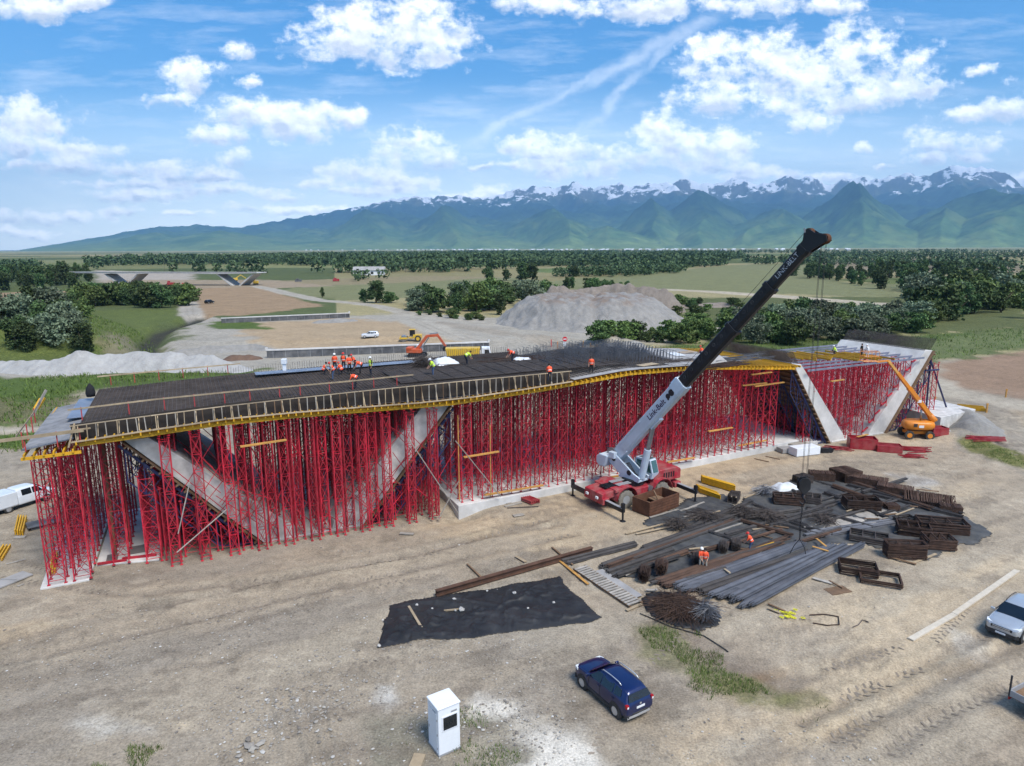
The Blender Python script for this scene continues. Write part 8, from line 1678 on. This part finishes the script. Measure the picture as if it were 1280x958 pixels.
# signs and posts behind the deck
p=gat(706,438); e=thing('road_sign','round red no-entry sign above a white plate by the dirt road','sign',(p.x,p.y,p.z),0)
mb=MB(); mb.cyl((0,.05,0),(0,.05,3.0),.05,8); mb.build('pole','steel',e); mb=MB(); mb.lathe(Vector((0,0,2.55)),(0,-1,0),[(.55,-.03),(.55,.0),(0,.0)],24); d_=mb.build('sign_disc','signr',e); mb=MB(); mb.box((0,-.012,2.55),(.78,.02,.2)); mb.build('white_bar','white',d_); mb=MB(); mb.box((0,0,1.4),(.75,.04,1.0)); mb.build('plate','white',e)
for i,(x,y,l) in enumerate([(689,434,'slim red and white marker post short of the no-entry sign'),(729,436,'orange marker post first after the no-entry sign'),(738,439,'orange marker post second after the no-entry sign'),(746,441,'orange marker post third after the no-entry sign'),(697,437,'small orange marker post just before the no-entry sign')]):
    mb=MB(); mb.box((0,0,.9),(.18,.18,1.8)); o=mb.build('marker_post',['signr','woodo','woodo','woodo','orange'][i]); o.location=gat(x,y); tag(o,l,'marker post')
mb=MB(); a,b=gat(738,439),gat(746,441); mb.bar(a+Vector((0,0,1.2)),b+Vector((0,0,1.2)),.12); o=mb.build('barrier_bar','woodo'); tag(o,'orange bar joining two marker posts past the no-entry sign','barrier')
p=gat(357,470); mb=MB(); 
s_,t_=st(on_deck(356,464)); q=on_deck(356,466); mb.bar((0,0,0),(0,0,.9),.3); mb.box((0,0,1.05),(.45,.45,.5)); o=mb.build('site_tank','whitep',bevel=.05); o.location=q; tag(o,'small white tank standing alone on the far side of the rebar deck','tank')
M['concg']=mat('weathered_concrete',(0.48,0.47,0.45),.9)
# the finished sister bridge
RB_=at(300,357); Lb=at(140,356); ax=(Lb-RB_); ax.z=0; an=math.atan2(-ax.y,-ax.x)
zt=lambda x,y,Y:(CH+ray(x,y)[2]*Y/ray(x,y)[1])
Yb=RB_.y; Zd=zt(300,340.5,Yb); e=thing('finished_bridge','finished pale bridge on V-shaped legs far behind the site','bridge',(RB_.x,RB_.y,0),an)
S0=ax.length
mb=MB(); mb.prism([(16,Zd-.5),(10,Zd-.6),(0,Zd-.8),(-12,Zd-1.0),(-45,Zd-.6),(-78,Zd-1.0),(-95,Zd-.7),(-120,Zd-.6),(-120,Zd),(16,Zd)],-6,6); mb.build('deck','concg',e)
for c in (0,-82):
    for s in (-1,1): mb=MB(); mb.prism([(c+s*13,Zd-1.1),(c+s*11.8,Zd-1.1),(c+s*1.4,-.3),(c+s*3.0,-.3)],-5,5); mb.build('leg','concg',e)
mb=MB(); mb.box((-52,-6.1,Zd+.2),(136,.15,.4)); mb.build('parapet','concg',e)
# red and yellow machines far away
for i,(x,y,l,m,L) in enumerate([(233,361,'red site machine under the finished bridge','red',5.0),(214,358,'small dark red site container by the finished bridge','redbox',4.5),(291,352,'yellow digger between the legs of the finished bridge','yelpaint',7.0),(320,356,'small yellow machine past the finished bridge','yelpaint',3.5)]):
    p=at(x,y); e=thing('site_machine',l,'machine',(p.x,p.y,0),rad(20)); mb=MB(); mb.box((0,0,1.6),(L,2.3,1.6)); mb.box((-L*.25,0,2.8),(L*.35,2.0,1.2)); mb.build('body',m,e,bevel=.1); mb=MB(); mb.box((0,0,.4),(L*.9,2.4,.8)); mb.build('track_base','black',e)
    if i==2: mb=MB(); mb.bar((L*.3,0,2.2),(L*.8,0,4.6),.5); mb.bar((L*.8,0,4.6),(L*1.3,0,2.0),.4); mb.build('boom','yelpaint',e)
for i,(x,y) in enumerate([(373,353),(420,352)]):
    p=at(x,y); mb=MB(); mb.box((0,0,1),(4.5,2.0,1.6),.3); mb.box((-.6,0,2.1),(2,1.9,.8),.3); o=mb.build('distant_vehicle',['concd','redbox'][i],bevel=.1); o.location=(p.x,p.y,0); tag(o,['small grey vehicle far off on the track past the finished bridge','tiny reddish vehicle further along the far track'][i],'vehicle')
# farm building
p=at(462,344); e=thing('farm_building','pale grey farm building before the far wood','farm building',(p.x,p.y,0),rad(4))
mb=MB(); mb.box((0,0,2.2),(26,12,4.4)); mb.build('wall','white',e); mb=MB(); mb.prism([(-13.6,4.3),(13.6,4.3),(12.8,7.4),(-12.8,7.4)],-.2,.2) if False else mb.loft([[(-13.8,-6.8,4.3),(13.8,-6.8,4.3),(13.8,0,7.6),(13.8,6.8,4.3),(-13.8,6.8,4.3),(-13.8,0,7.6)],[(-13.8,-6.8,4.5),(13.8,-6.8,4.5),(13.8,0,7.8),(13.8,6.8,4.5),(-13.8,6.8,4.5),(-13.8,0,7.8)]]) if False else mb.add([(-13.8,-6.8,4.3),(13.8,-6.8,4.3),(13.8,0,7.4),(-13.8,0,7.4),(13.8,6.8,4.3),(-13.8,6.8,4.3)],[(0,1,2,3),(3,2,4,5),(0,3,5),(1,4,2)]); mb.build('roof','plyg',e)
mb=MB(); 
for k in range(4): mb.box((-9+k*6,-6.03,2.0),(2.4,.06,2.2))
mb.build('window_frame','trim',e)
# settlement specks on the horizon: nobody could count it
rgv=np.random.default_rng(4); mb=MB()
for k in range(150):
    x=rgv.normal(640,150) if k<110 else rgv.uniform(380,1100); y=rgv.uniform(312.0,313.6); p=at(x,y); s=rgv.uniform(8,16); mb.box((p.x,p.y,3.5),(s*1.4,s,7)); mb.add([(p.x-s*.8,p.y-s*.6,7),(p.x+s*.8,p.y-s*.6,7),(p.x+s*.8,p.y,11),(p.x-s*.8,p.y,11)],[(0,1,2,3)])
o=mb.build('far_settlement','white'); struct(o,'stuff'); tag(o,'tiny pale houses of a settlement on the horizon',None)
# leaning pole lines far away
for i,x in enumerate((206,507,776)):
    p=at(x,341); mb=MB(); mb.cyl((0,0,0),(0,0,11),.16,6,.1); mb.bar((-.9,0,10.2),(.9,0,10.2),.12); o=mb.build('utility_pole','bark'); o.location=(p.x,p.y,0); tag(o,['utility pole far behind the finished bridge','utility pole beyond the farm building and tan strip','utility pole among the meadows before the far wood'][i],'utility pole')
